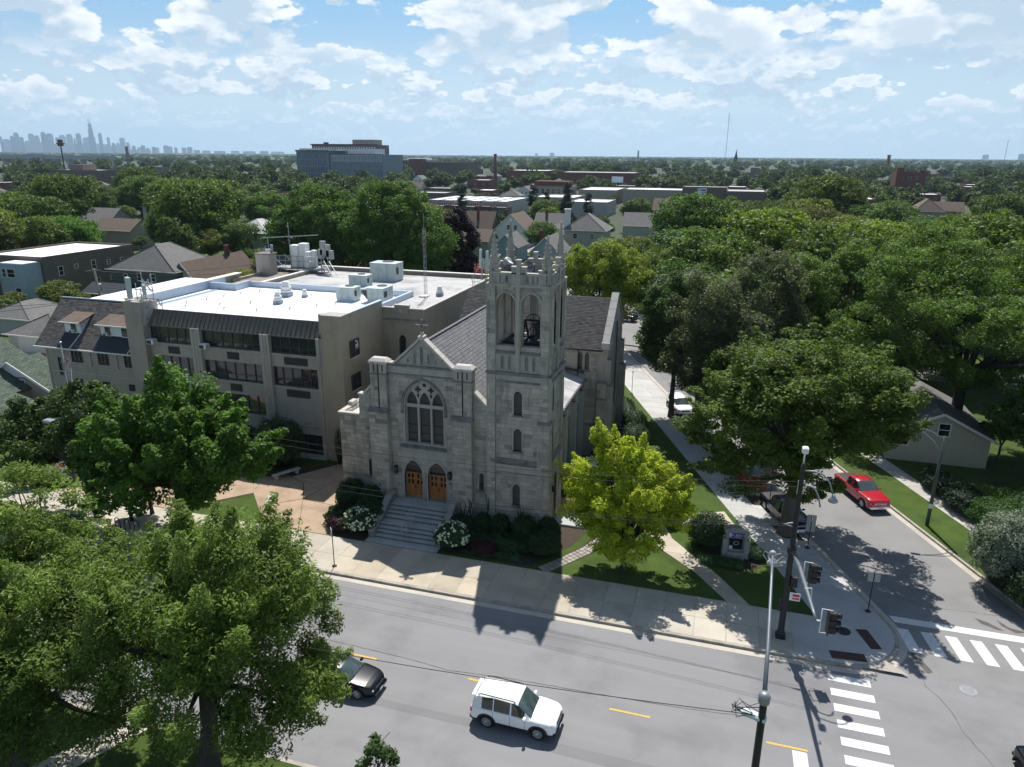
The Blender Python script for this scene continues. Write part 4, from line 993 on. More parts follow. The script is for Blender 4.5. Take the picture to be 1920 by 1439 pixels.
# --- nave, aisle and transept
w = MB(); w.box(-25.6, -25.3, 46.95, 62, ZB, 8.95); w.box(-15.6, -15.3, 50.5, 62, ZB, 9.0); part(w, 'nave_wall', 'limestone')
def roof_plane(name, m, a, b, c, d, th=.12):
    """a-b eave, d-c ridge"""
    w = MB(); vs = [a, b, c, d]; w.add(vs + [(x, y, z-th) for x, y, z in vs], [(0, 1, 2, 3), (7, 6, 5, 4), (0, 4, 5, 1), (1, 5, 6, 2), (2, 6, 7, 3), (3, 7, 4, 0)]); return part(w, name, m)
def slates(a, b, c, d, row=.27, wid=.34, m='slate', par=None, th=.022, seed=1, jit=.10, mask=None, name='slate'):
    """overlapping courses on the roof plane a-b (eave) to d-c (ridge)"""
    a, b, c, d = map(Vector, (a, b, c, d)); n = (b-a).cross(d-a).normalized(); n = n if n.z > 0 else -n
    r = random.Random(seed); w = MB(); R_ = int(((d-a).length)/row)
    for i in range(R_):
        t0, t1 = i/R_, min(1, (i+1.12)/R_); p0, p1 = a.lerp(d, t0), b.lerp(c, t0); q0, q1 = a.lerp(d, t1), b.lerp(c, t1)
        L = (p1-p0).length; k = int(L/wid); off = .5*(i % 2)
        for j in range(-1, k+1):
            u0, u1 = max(0, (j+off)/k), min(1, (j+1+off)/k)
            if u1-u0 < .2/k: continue
            g_ = .03/k; w.tint = r.gauss(0, jit)
            A, B, C_, D = p0.lerp(p1, u0+g_), p0.lerp(p1, u1-g_), q0.lerp(q1, u1-g_), q0.lerp(q1, u0+g_)
            if mask and mask((A+B+C_+D)/4): continue
            w.add([A+n*th*1.5, B+n*th*1.5, C_+n*th*.4, D+n*th*.4, A, B], [(0, 1, 2, 3), (4, 5, 1, 0), (4, 0, 3), (5, 2, 1)])
    return w.build(name, MATS[m], par or church, kind='stuff')
RG = 13.75
roof_plane('nave_roof', 'slate', (-15.05, 46.95, 8.95), (-15.05, 66.2, 8.95), (-20.4, 66.2, RG-.03), (-20.4, 46.95, RG-.03))
roof_plane('nave_roof', 'slate', (-25.75, 46.95, 8.95), (-25.75, 66.2, 8.95), (-20.4, 66.2, RG-.03), (-20.4, 46.95, RG-.03))
slates((-15.05, 46.97, 8.95), (-15.05, 64, 8.95), (-20.4, 64, RG-.03), (-20.4, 46.97, RG-.03), seed=3)
slates((-25.75, 46.97, 8.95), (-25.75, 62, 8.95), (-20.4, 62, RG-.03), (-20.4, 46.97, RG-.03), seed=4, row=.5, wid=.6)
w = MB(); y = 47.
while y < 64: w.box(-20.52, -20.28, y+.01, y+.59, RG-.02, RG+.07, .03); y += .6
part(w, 'ridge_tile', 'slate', kind='stuff')
# transept
TY, TYB, TRZ, TEZ = 62.0, 70.4, 14.1, 10.35; tx0, tx1 = -24.0, -9.6
FT = front(TY); twn = [arch(-12.0, .40, 8.3, 9.5, 9.95, 6), arch(-11.42, .40, 8.3, 9.5, 9.95, 6)]
w = MB(); o_ = rect(tx0, tx1-.452, ZB, TEZ); panel(w, FT, o_, twn)
for h in twn: reveal(w, FT, h, -.2, 0)
part(w, 'transept_wall', 'limestone')
for h in twn:
    w = MB(); panel(w, FT, h, (), -.18); o = part(w, 'lancet_window', 'leaded_glass'); c = (h[0][0]+h[1][0])/2
    w = MB(); ring(w, FT, arch_path(c, .40, 8.3, 9.5, 9.95, 6), .07, -.1, .03); part(w, 'window_surround', 'limestone_smooth', o)
w = MB(); w.m = Matrix(((1, 0, 0, -11.71), (0, 0, -1, 61.98), (0, 1, 0, 10.12), (0, 0, 0, 1))); w.lathe((0, 0, 0), [(.14, -.02), (.14, .03), (.09, .03), (.02, .0)], 10); w.m = None; part(w, 'roundel', 'limestone_smooth')
w = MB(); fbox(w, FT, -12.3, -11.1, 8.12, 8.28, 0, .12); part(w, 'sill', 'limestone_dark')
ashlar(FT, rect(-15.2, -10.5, 3.0, 10.2), [rect(-12.32, -11.1, 8.1, 10.3), rect(-15.3, -11.75, 0, 8.0)], blocks, seed=71)
RT = right(tx1); gwin = arch(66.2, 2.5, 3.6, 10.6, 12.1, 10)
go = [(TY, ZB), (TYB, ZB), (TYB, TEZ+.5), (66.2, 14.5), (TY, TEZ+.5)]
w = MB(); panel(w, RT, go, [gwin]); reveal(w, RT, go, -.45, 0); reveal(w, RT, gwin, -.3, 0); part(w, 'transept_gable', 'limestone')
w = MB(); panel(w, RT, gwin, (), -.25); tw_ = part(w, 'transept_window', 'leaded_glass')
for yy in (65.5, 66.2, 66.9):
    w = MB(); fbox(w, RT, yy-.06, yy+.06, 3.6, 11.0, -.25, -.08); part(w, 'mullion', 'limestone_smooth', tw_)
w = MB(); ring(w, RT, arch_path(66.2, 2.5, 3.6, 10.6, 12.1, 10), .12, -.1, .06); part(w, 'window_surround', 'limestone_smooth', tw_)
ashlar(RT, [(TY+.05, .15), (TYB-.05, .15), (TYB-.05, 10.6), (66.2, 14.2), (TY+.05, 10.6)], [arch(66.2, 2.8, 3.5, 10.6, 12.3)], blocks, seed=73)
for ya, yb in ((TY-.05, TY+.85), (TYB-.85, TYB+.05)):
    w = MB(); w.box(-9.62, -9.05, ya, yb, ZB, 7.0); w.box(-9.62, -9.3, ya, yb, 7.0, 9.4); o = part(w, 'buttress', 'limestone')
    w = MB(); w.box(-9.64, -9.0, ya-.04, yb+.04, 6.95, 7.12, .04); w.box(-9.64, -9.25, ya-.04, yb+.04, 9.35, 9.5, .04); part(w, 'buttress_offset', 'limestone_dark', o)
w = MB(); w.box(-10.35, -9.55, 61.55, 62.02, ZB, 7.3); o = part(w, 'buttress', 'limestone'); ashlar(front(61.55), rect(-10.34, -9.56, .15, 7.2), [], blocks, seed=75, bl=(.35, .6))
w = MB(); w.box(-10.40, -9.5, 61.5, 62.02, 7.24, 7.4, .04); w.box(-10.40, -9.5, 61.48, 61.6, 5.75, 5.9, .02); part(w, 'buttress_offset', 'limestone_dark', o)
def gcoping(x0, x1, a, b):
    w = MB(); (ya, za), (yb, zb) = a, b; d = Vector((yb-ya, zb-za)).normalized(); n = Vector((-d.y, d.x)); n = n if n.y > 0 else -n; L = math.hypot(yb-ya, zb-za); k = round(L/.9)
    for i in range(k):
        p = Vector(a)+d*(L*i/k+.012); q = Vector(a)+d*(L*(i+1)/k-.012)
        w.add([(x, t.x, t.y) for x in (x0, x1) for t in (p, q, q+n*.14, p+n*.14)], [(3, 2, 1, 0), (4, 5, 6, 7), (0, 1, 5, 4), (1, 2, 6, 5), (2, 3, 7, 6), (3, 0, 4, 7)])
    part(w, 'coping', 'limestone_smooth')
gcoping(-10.1, -9.45, (TY-.15, TEZ+.45), (66.2, 14.52)); gcoping(-10.1, -9.45, (TYB+.15, TEZ+.45), (66.2, 14.52))
w = MB(); w.box(-10.15, -9.4, TY-.3, TY+.2, 10.3, 10.95, .05); part(w, 'kneeler', 'limestone_pale')
roof_plane('transept_roof', 'slate_dark', (tx0, TY-.25, TEZ-.1), (-10.05, TY-.25, TEZ-.1), (-10.05, 66.2, TRZ), (tx0, 66.2, TRZ))
roof_plane('transept_roof', 'slate_dark', (tx0, TYB+.25, TEZ-.1), (-10.05, TYB+.25, TEZ-.1), (-10.05, 66.2, TRZ), (tx0, 66.2, TRZ))
slates((tx0, TY-.27, TEZ-.1), (-10.05, TY-.27, TEZ-.1), (-10.05, 66.2, TRZ), (tx0, 66.2, TRZ), m='slate_dark', row=.16, wid=.36, seed=8, jit=.22)
w = MB(); w.add([(tx0, TY, TEZ-.3), (tx0, TYB, TEZ-.3), (tx0, 66.2, TRZ-.1)], [(0, 1, 2)]); w.box(tx0, tx0+.2, TY, TYB, ZB, TEZ-.3); w.box(tx0, tx1, TYB-.2, TYB, ZB, TEZ-.1); part(w, 'transept_wall', 'limestone')
w = MB(); w.tube([(-20, TY-.33, TEZ-.16), (-10.1, TY-.33, TEZ-.16)], .06, 6); part(w, 'gutter', 'black_metal')
w = MB(); w.tube([(-12.2, TY-.25, TEZ-.2), (-12.2, TY-.1, TEZ-.6), (-12.2, TY-.1, .2)], .05, 6); part(w, 'downpipe', 'dark_pole')
# chancel beyond
w = MB(); w.box(-24.4, -16.4, 70.4, 79.5, ZB, 9.6); part(w, 'chancel_wall', 'limestone')
roof_plane('chancel_roof', 'slate', (-16.1, 70.4, 9.5), (-16.1, 79.2, 9.5), (-20.4, 79.2, RG), (-20.4, 70.4, RG)); roof_plane('chancel_roof', 'slate', (-24.7, 70.4, 9.5), (-24.7, 79.2, 9.5), (-20.4, 79.2, RG), (-20.4, 70.4, RG))
w = MB(); w.add([(x, y, z) for y in (79.2, 79.8) for x, z in ((-24.9, 9.7), (-15.9, 9.7), (-20.4, 14.4))], [(0, 1, 2), (3, 5, 4), (0, 3, 4, 1), (1, 4, 5, 2), (2, 5, 3, 0)]); part(w, 'chancel_gable', 'limestone_smooth')
# side aisle with its low roof and pilasters
w = MB(); w.box(-15.3, -11.8, 50.5, 62, ZB, 7.42); part(w, 'side_aisle_wall', 'limestone')
for i, y in enumerate((50.9, 54.2, 58.0, 61.2)):
    w = MB(); w.box(-11.8, -11.42, y-.28, y+.28, ZB, 6.6); w.add([(-11.42, y-.3, 6.58), (-11.42, y+.3, 6.58), (-11.8, y+.3, 7.25), (-11.8, y-.3, 7.25)], [(0, 1, 2, 3)]); o = part(w, 'pilaster', 'limestone_smooth')
    for z in (6.9, 5.35):
        w = MB(); w.m = Matrix.Translation((-11.40, y, z)) @ Matrix.Rotation(rad(45), 4, 'X'); w.box(-.04, .04, -.16, .16, -.16, .16, .02); part(w, 'diamond_ornament', 'limestone_pale', o)
for y in (52.5, 56.1, 59.6):
    for q in (-.5, .5):
        w = MB(); w.box(-11.79, -11.76, y+q-.3, y+q+.3, 1.2, 5.6); part(w, 'aisle_window', 'leaded_glass')
        w = MB(); w.box(-11.8, -11.70, y+q-.38, y+q-.3, 1.1, 5.7); w.box(-11.8, -11.70, y+q+.3, y+q+.38, 1.1, 5.7); part(w, 'jamb', 'limestone_smooth')
w = MB(); w.quad((-11.55, 50.5, 7.5), (-11.55, 62, 7.5), (-15.3, 62, 8.55), (-15.3, 50.5, 8.55)); w.quad((-11.55, 50.5, 7.38), (-11.55, 62, 7.38), (-15.3, 62, 8.4), (-15.3, 50.5, 8.4)); w.quad((-11.55, 50.5, 7.38), (-11.55, 62, 7.38), (-11.55, 62, 7.5), (-11.55, 50.5, 7.5)); part(w, 'side_aisle_roof', 'roof_grey').color = (1.1, 1.1, 1.1, 1)
w = MB(); w.tube([(-11.48, 50.5, 7.44), (-11.48, 61.9, 7.44)], .05, 6)
y = 50.7
while y < 61.9: w.box(-11.57, -11.44, y, y+.10, 7.36, 7.56); y += .45
part(w, 'gutter', 'galvanised')
w = MB(); w.tube([(-12.0, 61.7, 8.2), (-13.6, 61.75, 8.35)], .12, 8); w.tube([(-11.6, 61.6, 8.15), (-12.3, 61.7, 8.2)], .14, 8); part(w, 'roof_roll', 'slate_dark')
# --- lay the stones: the 300 largest in view as stones of their own, the rest as one part
def area(b): return (b[2]-b[1])*(b[4]-b[3])
order = sorted(range(len(blocks)), key=lambda i: -area(blocks[i])*(1.0 if blocks[i][0].n.y < -.5 else .25)*(1.25 if blocks[i][3] > 5 else 1))
chosen = set(order[:300])
um = bpy.data.meshes.new('stone')
b_ = .03
um.from_pydata([(0, 0, 0), (1, 0, 0), (1, 1, 0), (0, 1, 0), (.006, .02, 1), (.994, .02, 1), (.994, .98, 1), (.006, .98, 1)], [], [(0, 1, 5, 4), (1, 2, 6, 5), (2, 3, 7, 6), (3, 0, 4, 7), (4, 5, 6, 7)])
um.materials.append(LS); off = wloc(church)
rest = MB()
for i, (fr_, u0, u1, v0, v1, n0, n1, t) in enumerate(blocks):
    k = max(-.38, min(.26, t*.125)) - (.06 if abs(t) > 1.5 else 0)
    if i in chosen:
        o = bpy.data.objects.new('stone', um); COL.objects.link(o); o.parent = church
        p = fr_.p(u0, v0, n0) - off; U, V, Nn = fr_.u*(u1-u0), fr_.v*(v1-v0), fr_.n*(n1-n0)
        o.matrix_local = Matrix(((U.x, V.x, Nn.x, p.x), (U.y, V.y, Nn.y, p.y), (U.z, V.z, Nn.z, p.z), (0, 0, 0, 1)))
        o.color = (1+k, 1+k*.98, 1+k*.94, 1)
    else:
        rest.tint = k; e = .006
        rest.add([fr_.p(u0, v0, n0), fr_.p(u1, v0, n0), fr_.p(u1, v1, n0), fr_.p(u0, v1, n0), fr_.p(u0+e, v0+e, n1), fr_.p(u1-e, v0+e, n1), fr_.p(u1-e, v1-e, n1), fr_.p(u0+e, v1-e, n1)],
                 [(0, 1, 5, 4), (1, 2, 6, 5), (2, 3, 7, 6), (3, 0, 4, 7), (4, 5, 6, 7)])
rest.build('masonry', LS, church, kind='stuff')
print('stones', len(blocks))
# ------------------------------------------------------------------ the school
school = thing('school_building', 'three-storey tan brick school with window bands and a brown mansard, left of the church', 'school', (-42, 54, Z0))
def spart(mb, name, m, parent=school, **k): return mb.build(name, MATS[m], parent, **k)
SY = 54.1; SF = front(SY); XL, XR = -53.1, -31.0
bays = [(-51.2, -46.5), (-45.5, -39.2), (-38.28, -33.6)]
rows = [(9.66, 11.22), (6.66, 8.42), (3.6, 5.38)]
ops = [rect(a, b, v0, v1) for k, (a, b) in enumerate(bays) for r_, (v0, v1) in enumerate(rows) if not (k == 2 and r_ == 2)]
gnd = [rect(-38.0, -33.6, .32, 2.25)]
w = MB(); o_ = rect(-53.2, -33.0, ZB, 11.32); panel(w, SF, o_, ops+gnd)
for h in ops+gnd: reveal(w, SF, h, -.28, 0)
spart(w, 'front_wall', 'school_brick_pale')
def window_band(a, b, v0, v1, n, par=school, fr_=SF, dep=-.24, split=.33, flip=False):
    w = MB(); fbox(w, fr_, a, b, v1-.08, v1, dep-.03, dep+.06); fbox(w, fr_, a, b, v0, v0+.09, dep-.03, dep+.06); W_ = (b-a)/n
    for i in range(n+1):
        u = a+i*W_; fbox(w, fr_, max(a, u-.05), min(b, u+.05), v0+.09, v1-.08, dep-.03, dep+.07)
    vm = v0+(v1-v0)*split; 
    for i in range(n): fbox(w, fr_, a+i*W_+.05, a+(i+1)*W_-.05, vm-.03, vm+.03, dep-.02, dep+.05)
    o = w.build('window', MATS['bronze_frame'], par)
    for i in range(n):
        for q, (z0, z1) in enumerate(((v0+.09, vm-.03), (vm+.03, v1-.08))):
            w = MB(); t = RND.uniform(-.006, .006); t2 = RND.uniform(-.006, .006)
            w.add([fr_.p(a+i*W_+.05, z0, dep+t), fr_.p(a+(i+1)*W_-.05, z0, dep-t), fr_.p(a+(i+1)*W_-.05, z1, dep-t2), fr_.p(a+i*W_+.05, z1, dep+t2)], [(0, 1, 2, 3)])
            w.build('pane', MATS['glass_pane'], o)
    return o
wb = []
for k, (a, b) in enumerate(bays):
    for r_, (v0, v1) in enumerate(rows):
        if k == 2 and r_ == 2: continue
        window_band(a, b, v0, v1, (5, 6, 5)[k])
        w = MB(); fbox(w, SF, a-.02, b+.02, v0-.14, v0, -.1, .12); spart(w, 'sill', 'school_concrete')
        # louvre under the window
        if r_ < 2:
            u0, u1 = ((-49.3, -48.05), (-42.9, -41.65), (-37.0, -34.65))[k]; z1 = v0-.30; z0 = z1-.68
            w = MB(); fbox(w, SF, u0, u1, z0, z1, -.02, .03)
            o = spart(w, 'louvre_vent', 'vent_brown')
            for j in range(5):
                w = MB(); zz = z0+.05+j*.13; w.add([SF.p(u0+.02, zz, .075), SF.p(u1-.02, zz, .075), SF.p(u1-.02, zz+.09, .03), SF.p(u0+.02, zz+.09, .03)], [(0, 1, 2, 3)]); w.build('louvre_blade', MATS['vent_brown'], o)
window_band(-38.0, -33.6, .32, 2.25, 5)
w = MB(); fbox(w, SF, -38.3, -33.2, .12, .30, -.1, .5); spart(w, 'sill', 'school_concrete')
w = MB(); fbox(w, SF, -38.25, -33.62, 4.42, 4.47, 0, .03); fbox(w, SF, -38.25, -33.62, 2.36, 2.50, 0, .05); spart(w, 'band_course', 'school_concrete')
# raised lettering, weathered: two short lines
def letters(txt, par, m, org, u, v, size, depth=.02, name='lettering', sx_=1.):
    c = bpy.data.curves.new(name, 'FONT'); c.body = txt; c.size = size; c.extrude = depth; c.align_x = 'CENTER'; c.align_y = 'CENTER'; c.resolution_u = 2
    o = bpy.data.objects.new(name, c); COL.objects.link(o)
    dg = bpy.context.evaluated_depsgraph_get(); me = bpy.data.meshes.new_from_object(o.evaluated_get(dg)); bpy.data.objects.remove(o)
    me.name = name; me.materials.clear(); me.materials.append(MATS[m]); ob = mesh_obj(name, me, par)
    u, v = Vector(u).normalized()*sx_, Vector(v).normalized(); n = u.normalized().cross(v); p = Vector(org) - wloc(par)
    ob.matrix_local = Matrix(((u.x, v.x, n.x, p.x), (u.y, v.y, n.y, p.y), (u.z, v.z, n.z, p.z), (0, 0, 0, 1))); return ob
w = MB(); fbox(w, SF, -36.65, -34.0, 2.72, 3.52, 0, .012); spart(w, 'name_stone', 'school_concrete')
letters('ST. JOHN', school, 'school_brick', (-35.3, SY-.03, 3.30), (1, 0, 0), (0, 0, 1), .34)
letters('LUTHERAN SCHOOL', school, 'school_brick', (-35.3, SY-.03, 2.93), (1, 0, 0), (0, 0, 1), .30)
# pilasters with a shadow rib
for a, b in ((-46.5, -45.5), (-39.2, -38.28), (-33.6, -32.9)):
    w = MB(); fbox(w, SF, a, b, ZB, 11.3, 0, .24); fbox(w, SF, a+.28, a+.36, ZB, 11.3, .24, .28); fbox(w, SF, b-.36, b-.28, ZB, 11.3, .24, .28); spart(w, 'pilaster', 'school_concrete')
# end piers
w = MB(); w.box(-32.9, XR, 53.75, 54.9, ZB, 13.4); w.box(-33.4, -32.9, 54.25, 54.9, 11.3, 13.4); spart(w, 'end_pier', 'stucco')
w = MB(); w.box(-53.15, -51.25, 53.45, 55.3, ZB, 13.38); spart(w, 'end_pier', 'school_brick')
w = MB(); w.add([(-51.25, 53.5, 11.2), (-51.25, 55.3, 11.2), (-50.95, 55.3, 11.2), (-50.95, 54.6, 13.38), (-51.25, 54.0, 13.38), (-51.25, 55.3, 13.38), (-50.95, 55.3, 13.38)], [(0, 2, 3, 4), (3, 6, 5, 4), (2, 6, 3)]); w.box(-53.22, -51.2, 53.4, 55.35, 13.38, 13.46, .03); w.box(-32.95, -30.95, 53.7, 55.3, 13.40, 13.47, .03); spart(w, 'pier_cap', 'limestone_pale', kind='stuff').color = (.8, .8, .8, 1)
# side wall with two windows
SR = right(XR); so = [rect(55.03, 56.6, 9.49, 11.0), rect(55.03, 56.6, 6.5, 7.93)]
w = MB(); panel(w, SR, rect(54.9, 61.6, ZB, 13.4)); spart(w, 'side_wall', 'stucco')
w = MB()
for zz in (13.4,): w.box(XR-.3, XR+.05, 55.2, 61.6, zz, zz+.08, .02)
spart(w, 'parapet_coping', 'flashing')
for i, h in enumerate(so):
    w = MB(); u0, u1, v0, v1 = h[0][0], h[1][0], h[0][1], h[2][1]
    w.box(XR+.0, XR+.03, u0, u1, v0, v1); spart(w, 'window_recess', 'glass')
    o = window_band(u0, u1, v0, v1, 2, fr_=Fr((XR+.06, 0, 0), (0, 1, 0), (1, 0, 0)), dep=0., split=.34)
    w = MB(); w.box(XR, XR+.16, u0-.08, u1+.08, v0-.12, v0); spart(w, 'sill', 'limestone_pale')
    if i == 0:
        w = MB(); rr = random.Random(5)
        for a in range(4):
            for b in range(5):
                if rr.random() < .8: w.box(XR+.08, XR+.085, 55.95+a*.13, 56.06+a*.13, 10.1+b*.16, 10.23+b*.16)
        w.build('paper_cutout', MATS['sign_white'], o, kind='stuff')
# mansard: separate standing-seam panels
mz0, mz1, my0, my1, mx0, mx1 = 11.30, 12.58, 53.98, 54.80, -51.25, -33.38; n = 38; mw = (mx1-mx0)/n
pm = bpy.data.meshes.new('mansard_panel'); L = math.hypot(mz1-mz0, my1-my0); d = Vector((0, my1-my0, mz1-mz0)).normalized(); nn = Vector((0, -d.z, d.y))
def mv(u, t, h): return tuple(Vector((u, 0, 0)) + d*t + nn*h)
vs = [mv(u, t, h) for t in (0, L) for u, h in ((0, .0), (.03, .075), (.055, .075), (.075, 0), (mw-.01, 0))]
pm.from_pydata(vs, [], [(0, 1, 6, 5), (1, 2, 7, 6), (2, 3, 8, 7), (3, 4, 9, 8), (0, 4, 3, 2, 1)]); pm.materials.append(MATS['mansard'])
for i in range(n): o = mesh_obj('mansard_panel', pm, school); o.location = Vector((mx0+i*mw, my0, mz0)) - wloc(school)
w = MB(); w.quad((mx0, my0+.02, mz0), (mx1, my0+.02, mz0), (mx1, my1+.02, mz1), (mx0, my1+.02, mz1)); w.quad((mx0, my0, mz0), (mx1, my0, mz0), (mx1, SY, mz0), (mx0, SY, mz0)); w.box(mx0, mx1, my1-.03, my1+.14, mz1-.02, mz1+.05); w.box(mx0, mx1, my0-.03, my0+.04, mz0-.1, mz0+.01); spart(w, 'mansard_deck', 'mansard')
# roofs
w = MB(); w.box(-53.6, XR-.3, 54.9, 68.4, 12.3, 12.5); ro = spart(w, 'roof', 'roof_white')
w = MB(); w.box(-53.9, -53.6, 54.9, 68.7, 11, 13.35); w.box(-53.6, -50.5, 65.9, 66.2, 12.3, 13.2); w.box(-50.5, -50.2, 65.9, 68.4, 12.3, 13.2); w.box(-50.2, -30.95, 68.4, 68.7, 12.3, 13.1); w.box(-31.25, -30.95, 61.75, 68.4, 12.3, 13.1); spart(w, 'roof_parapet', 'flashing')
w = MB(); w.box(-54.3, -53.9, 54.9, 71.5, ZB, 13.3); spart(w, 'west_wall', 'school_brick')
for x0, x1, y0, y1, zt in ((-54.4, -53.5, 54.8, 71.6, 13.3),):
    w = MB(); w.box(x0, x1, y0, y1, zt+.06, zt+.14, .02); spart(w, 'parapet_coping', 'trim')
w = MB(); w.box(-53.9, -26.97, 68.7, 81.6, 12.2, 12.55); w.box(-30.9, -26.97, 61.9, 68.69, 12.2, 12.55); spart(w, 'rear_roof', 'roof_grey')
w = MB(); w.box(-53.9, -26.6, 81.91, 82.0, ZB, 13.0); w.box(-53.95, -53.6, 70, 81.6, ZB, 12.9); w.box(-49.3, -49.0, 69.2, 81.6, 12.55, 12.95); spart(w, 'rear_wall', 'school_brick')
w = MB(); w.box(-49.2, -26.6, 81.5, 82.05, 13.0, 13.07); w.box(-49.4, -48.9, 68.9, 81.6, 12.95, 13.02); spart(w, 'parapet_coping', 'trim')
w = MB(); w.box(-53.6, -49.3, 69.5, 81.4, 12.5, 12.6); spart(w, 'gravel_roof', 'kerb').color = (.7, .65, .6, 1)
# small roof anchors and pipes in rows
for x, y in [(-49.0, 56.6), (-46.6, 58.5), (-44.4, 60.2), (-50.2, 58.2), (-49.6, 60.4), (-49.1, 62.4), (-48.4, 64.2), (-47.4, 66.0), (-45.4, 66.3), (-45.0, 57.0), (-41.7, 57.3), (-39.2, 58.9), (-37.6, 60.9), (-36.4, 62.5), (-41.0, 65.6), (-37.5, 66.4)]:
    w = MB(); w.tube([(x, y, 12.5), (x, y, 12.72), (x+.1, y, 12.78), (x+.14, y, 12.7)], .05, 6); spart(w, 'roof_pipe', 'galvanised', ro)
w = MB()
for i in range(24): w.box(-52.6, -52.3, 55.8+i*.42, 56.05+i*.42, 12.5, 12.58)
w.box(-52.9, -52.0, 55.6, 66, 12.5, 12.53); spart(w, 'walkway_mat', 'flashing', kind='stuff')
# --- link building between school and church
link = thing('link_building', 'flat-roofed tan brick wing with one arched window between school and church nave', 'building', (-29, 62, Z0))
LF = front(61.6); ln = arch(-29.02, .72, 6.4, 9.8, 10.25, 7)
w = MB(); o_ = rect(-31.0, -26.75, ZB, 12.75); panel(w, LF, o_, [ln]); reveal(w, LF, ln, -.25, 0); w.build('front_wall', MATS['link_brick'], link)
w = MB(); panel(w, LF, ln, (), -.2); o = w.build('arched_window', MATS['glass'], link)
w = MB(); ring(w, LF, arch_path(-29.02, .72, 6.4, 9.8, 10.25, 8), .12, -.1, .03); w.build('window_surround', MATS['link_brick'], o)
w = MB(); w.box(-26.95, -26.75, 61.62, 81.9, ZB, 12.75); w.build('side_wall', MATS['link_brick'], link)
w = MB(); w.box(-31.0, -26.7, 61.5, 61.62, 11.62, 11.76); w.build('string_course', MATS['limestone_dark'], link)
w = MB(); w.box(-31.0, -26.65, 61.5, 61.85, 12.75, 12.84); w.box(-27.05, -26.65, 61.85, 81.9, 12.75, 12.84); w.build('coping', MATS['limestone_pale'], link)
w = MB(); w.box(-29.7, -28.3, 61.48, 61.88, 12.3, 13.05); w.build('merlon', MATS['link_brick'], link)
w = MB(); w.box(-29.75, -28.25, 61.44, 61.92, 13.05, 13.13); w.build('merlon_coping', MATS['limestone_pale'], link)
w = MB(); w.box(-29.2, -28.85, 61.44, 61.48, 12.4, 12.75); w.build('carved_shield', MATS['limestone_smooth'], link)
for i in range(1):
    ld = thing('caged_ladder', 'grey steel caged ladder on the side wall of the link wing', 'ladder', (-26.3, 74.5, 9)); w = MB()
    for y in (74.25, 74.75): w.tube([(-26.5, y, 8.5), (-26.5, y, 13.7)], .03, 5)
    w.build('rail', MATS['galvanised'], ld); 
    for k in range(16): 
        w = MB(); w.tube([(-26.5, 74.25, 8.7+k*.3), (-26.5, 74.75, 8.7+k*.3)], .018, 4); w.build('rung', MATS['galvanised'], ld)
    for k in range(5):
        z = 9.2+k*1.05; w = MB(); w.tube([(-26.5, 74.15, z)]+[(-26.5+.75*math.sin(t*math.pi/6), 74.5-.42*math.cos(t*math.pi/6), z) for t in range(7)]+[(-26.5, 74.85, z)], .022, 4); w.build('cage_hoop', MATS['galvanised'], ld)
    for t in (1, 3, 5):
        w = MB(); p = (-26.5+.75*math.sin(t*math.pi/6), 74.5-.42*math.cos(t*math.pi/6)); w.tube([(*p, 9.2), (*p, 13.6)], .016, 4); w.build('cage_bar', MATS['galvanised'], ld)
# --- rooftop equipment
def unit(x, y, z, sx_, sy_, sz_, label, hood=False, rz=0):
    t = thing('rooftop_unit', label, 'air handler', (x, y, z), group=None)
    w = MB(); w.box(x-sx_/2+.05, x+sx_/2-.05, y-sy_/2+.05, y+sy_/2-.05, z, z+.22); w.build('curb', MATS['flashing'], t)
    w = MB(); w.box(x-sx_/2, x+sx_/2, y-sy_/2, y+sy_/2, z+.22, z+sz_, .03); b = w.build('casing', MATS['unit_paint'], t)
    w = MB(); w.box(x-sx_/2-.03, x+sx_/2+.03, y-sy_/2-.03, y+sy_/2+.03, z+sz_, z+sz_+.05); w.build('lid', MATS['unit_paint'], t)
    w = MB()
    for k in range(1, 3): w.box(x-sx_/2+k*sx_/3-.01, x-sx_/2+k*sx_/3+.01, y-sy_/2-.006, y-sy_/2, z+.25, z+sz_-.02); w.box(x+sx_/2, x+sx_/2+.006, y-sy_/2+k*sy_/3-.01, y-sy_/2+k*sy_/3+.01, z+.25, z+sz_-.02)
    w.build('panel_seam', MATS['unit_dark'], b, kind='stuff')
    w = MB(); w.lathe((x, y+sy_*.2, z+sz_+.05), [(.3*min(sx_, sy_), 0), (.3*min(sx_, sy_), .06), (.2*min(sx_, sy_), .05)], 16, False); w.build('fan_ring', MATS['unit_dark'], t)
    w = MB(); w.box(x-sx_*.3, x-sx_*.02, y-sy_/2-.02, y-sy_/2, z+.55*sz_, z+.78*sz_); w.build('door', MATS['unit_paint'], b).color = (.85, .85, .85, 1)
    w = MB(); w.box(x+sx_/2, x+sx_/2+.01, y-sy_*.4, y-sy_*.1, z+.4*sz_, z+.8*sz_); w.build('grille', MATS['unit_dark'], b)
    if hood:
        w = MB(); a, c = x-sx_/2, y-sy_/2
        w.add([(a-.75, c, z+sz_-.1), (a-.75, c+sy_*.8, z+sz_-.1), (a, c+sy_*.8, z+sz_), (a, c, z+sz_), (a-.7, c, z+sz_-.35), (a-.7, c+sy_*.8, z+sz_-.35), (a, c+sy_*.8, z+.3), (a, c, z+.3)], [(0, 1, 2, 3), (0, 4, 5, 1), (4, 7, 6, 5), (0, 3, 7, 4), (1, 5, 6, 2)]); w.build('intake_hood', MATS['unit_paint'], t)
        w = MB(); w.quad((a-.66, c-.01, z+sz_-.32), (a-.02, c-.01, z+.4), (a-.02, c-.01, z+sz_-.15), (a-.6, c-.01, z+sz_-.2)); w.build('hood_screen', MATS['unit_dark'], t)
    return t
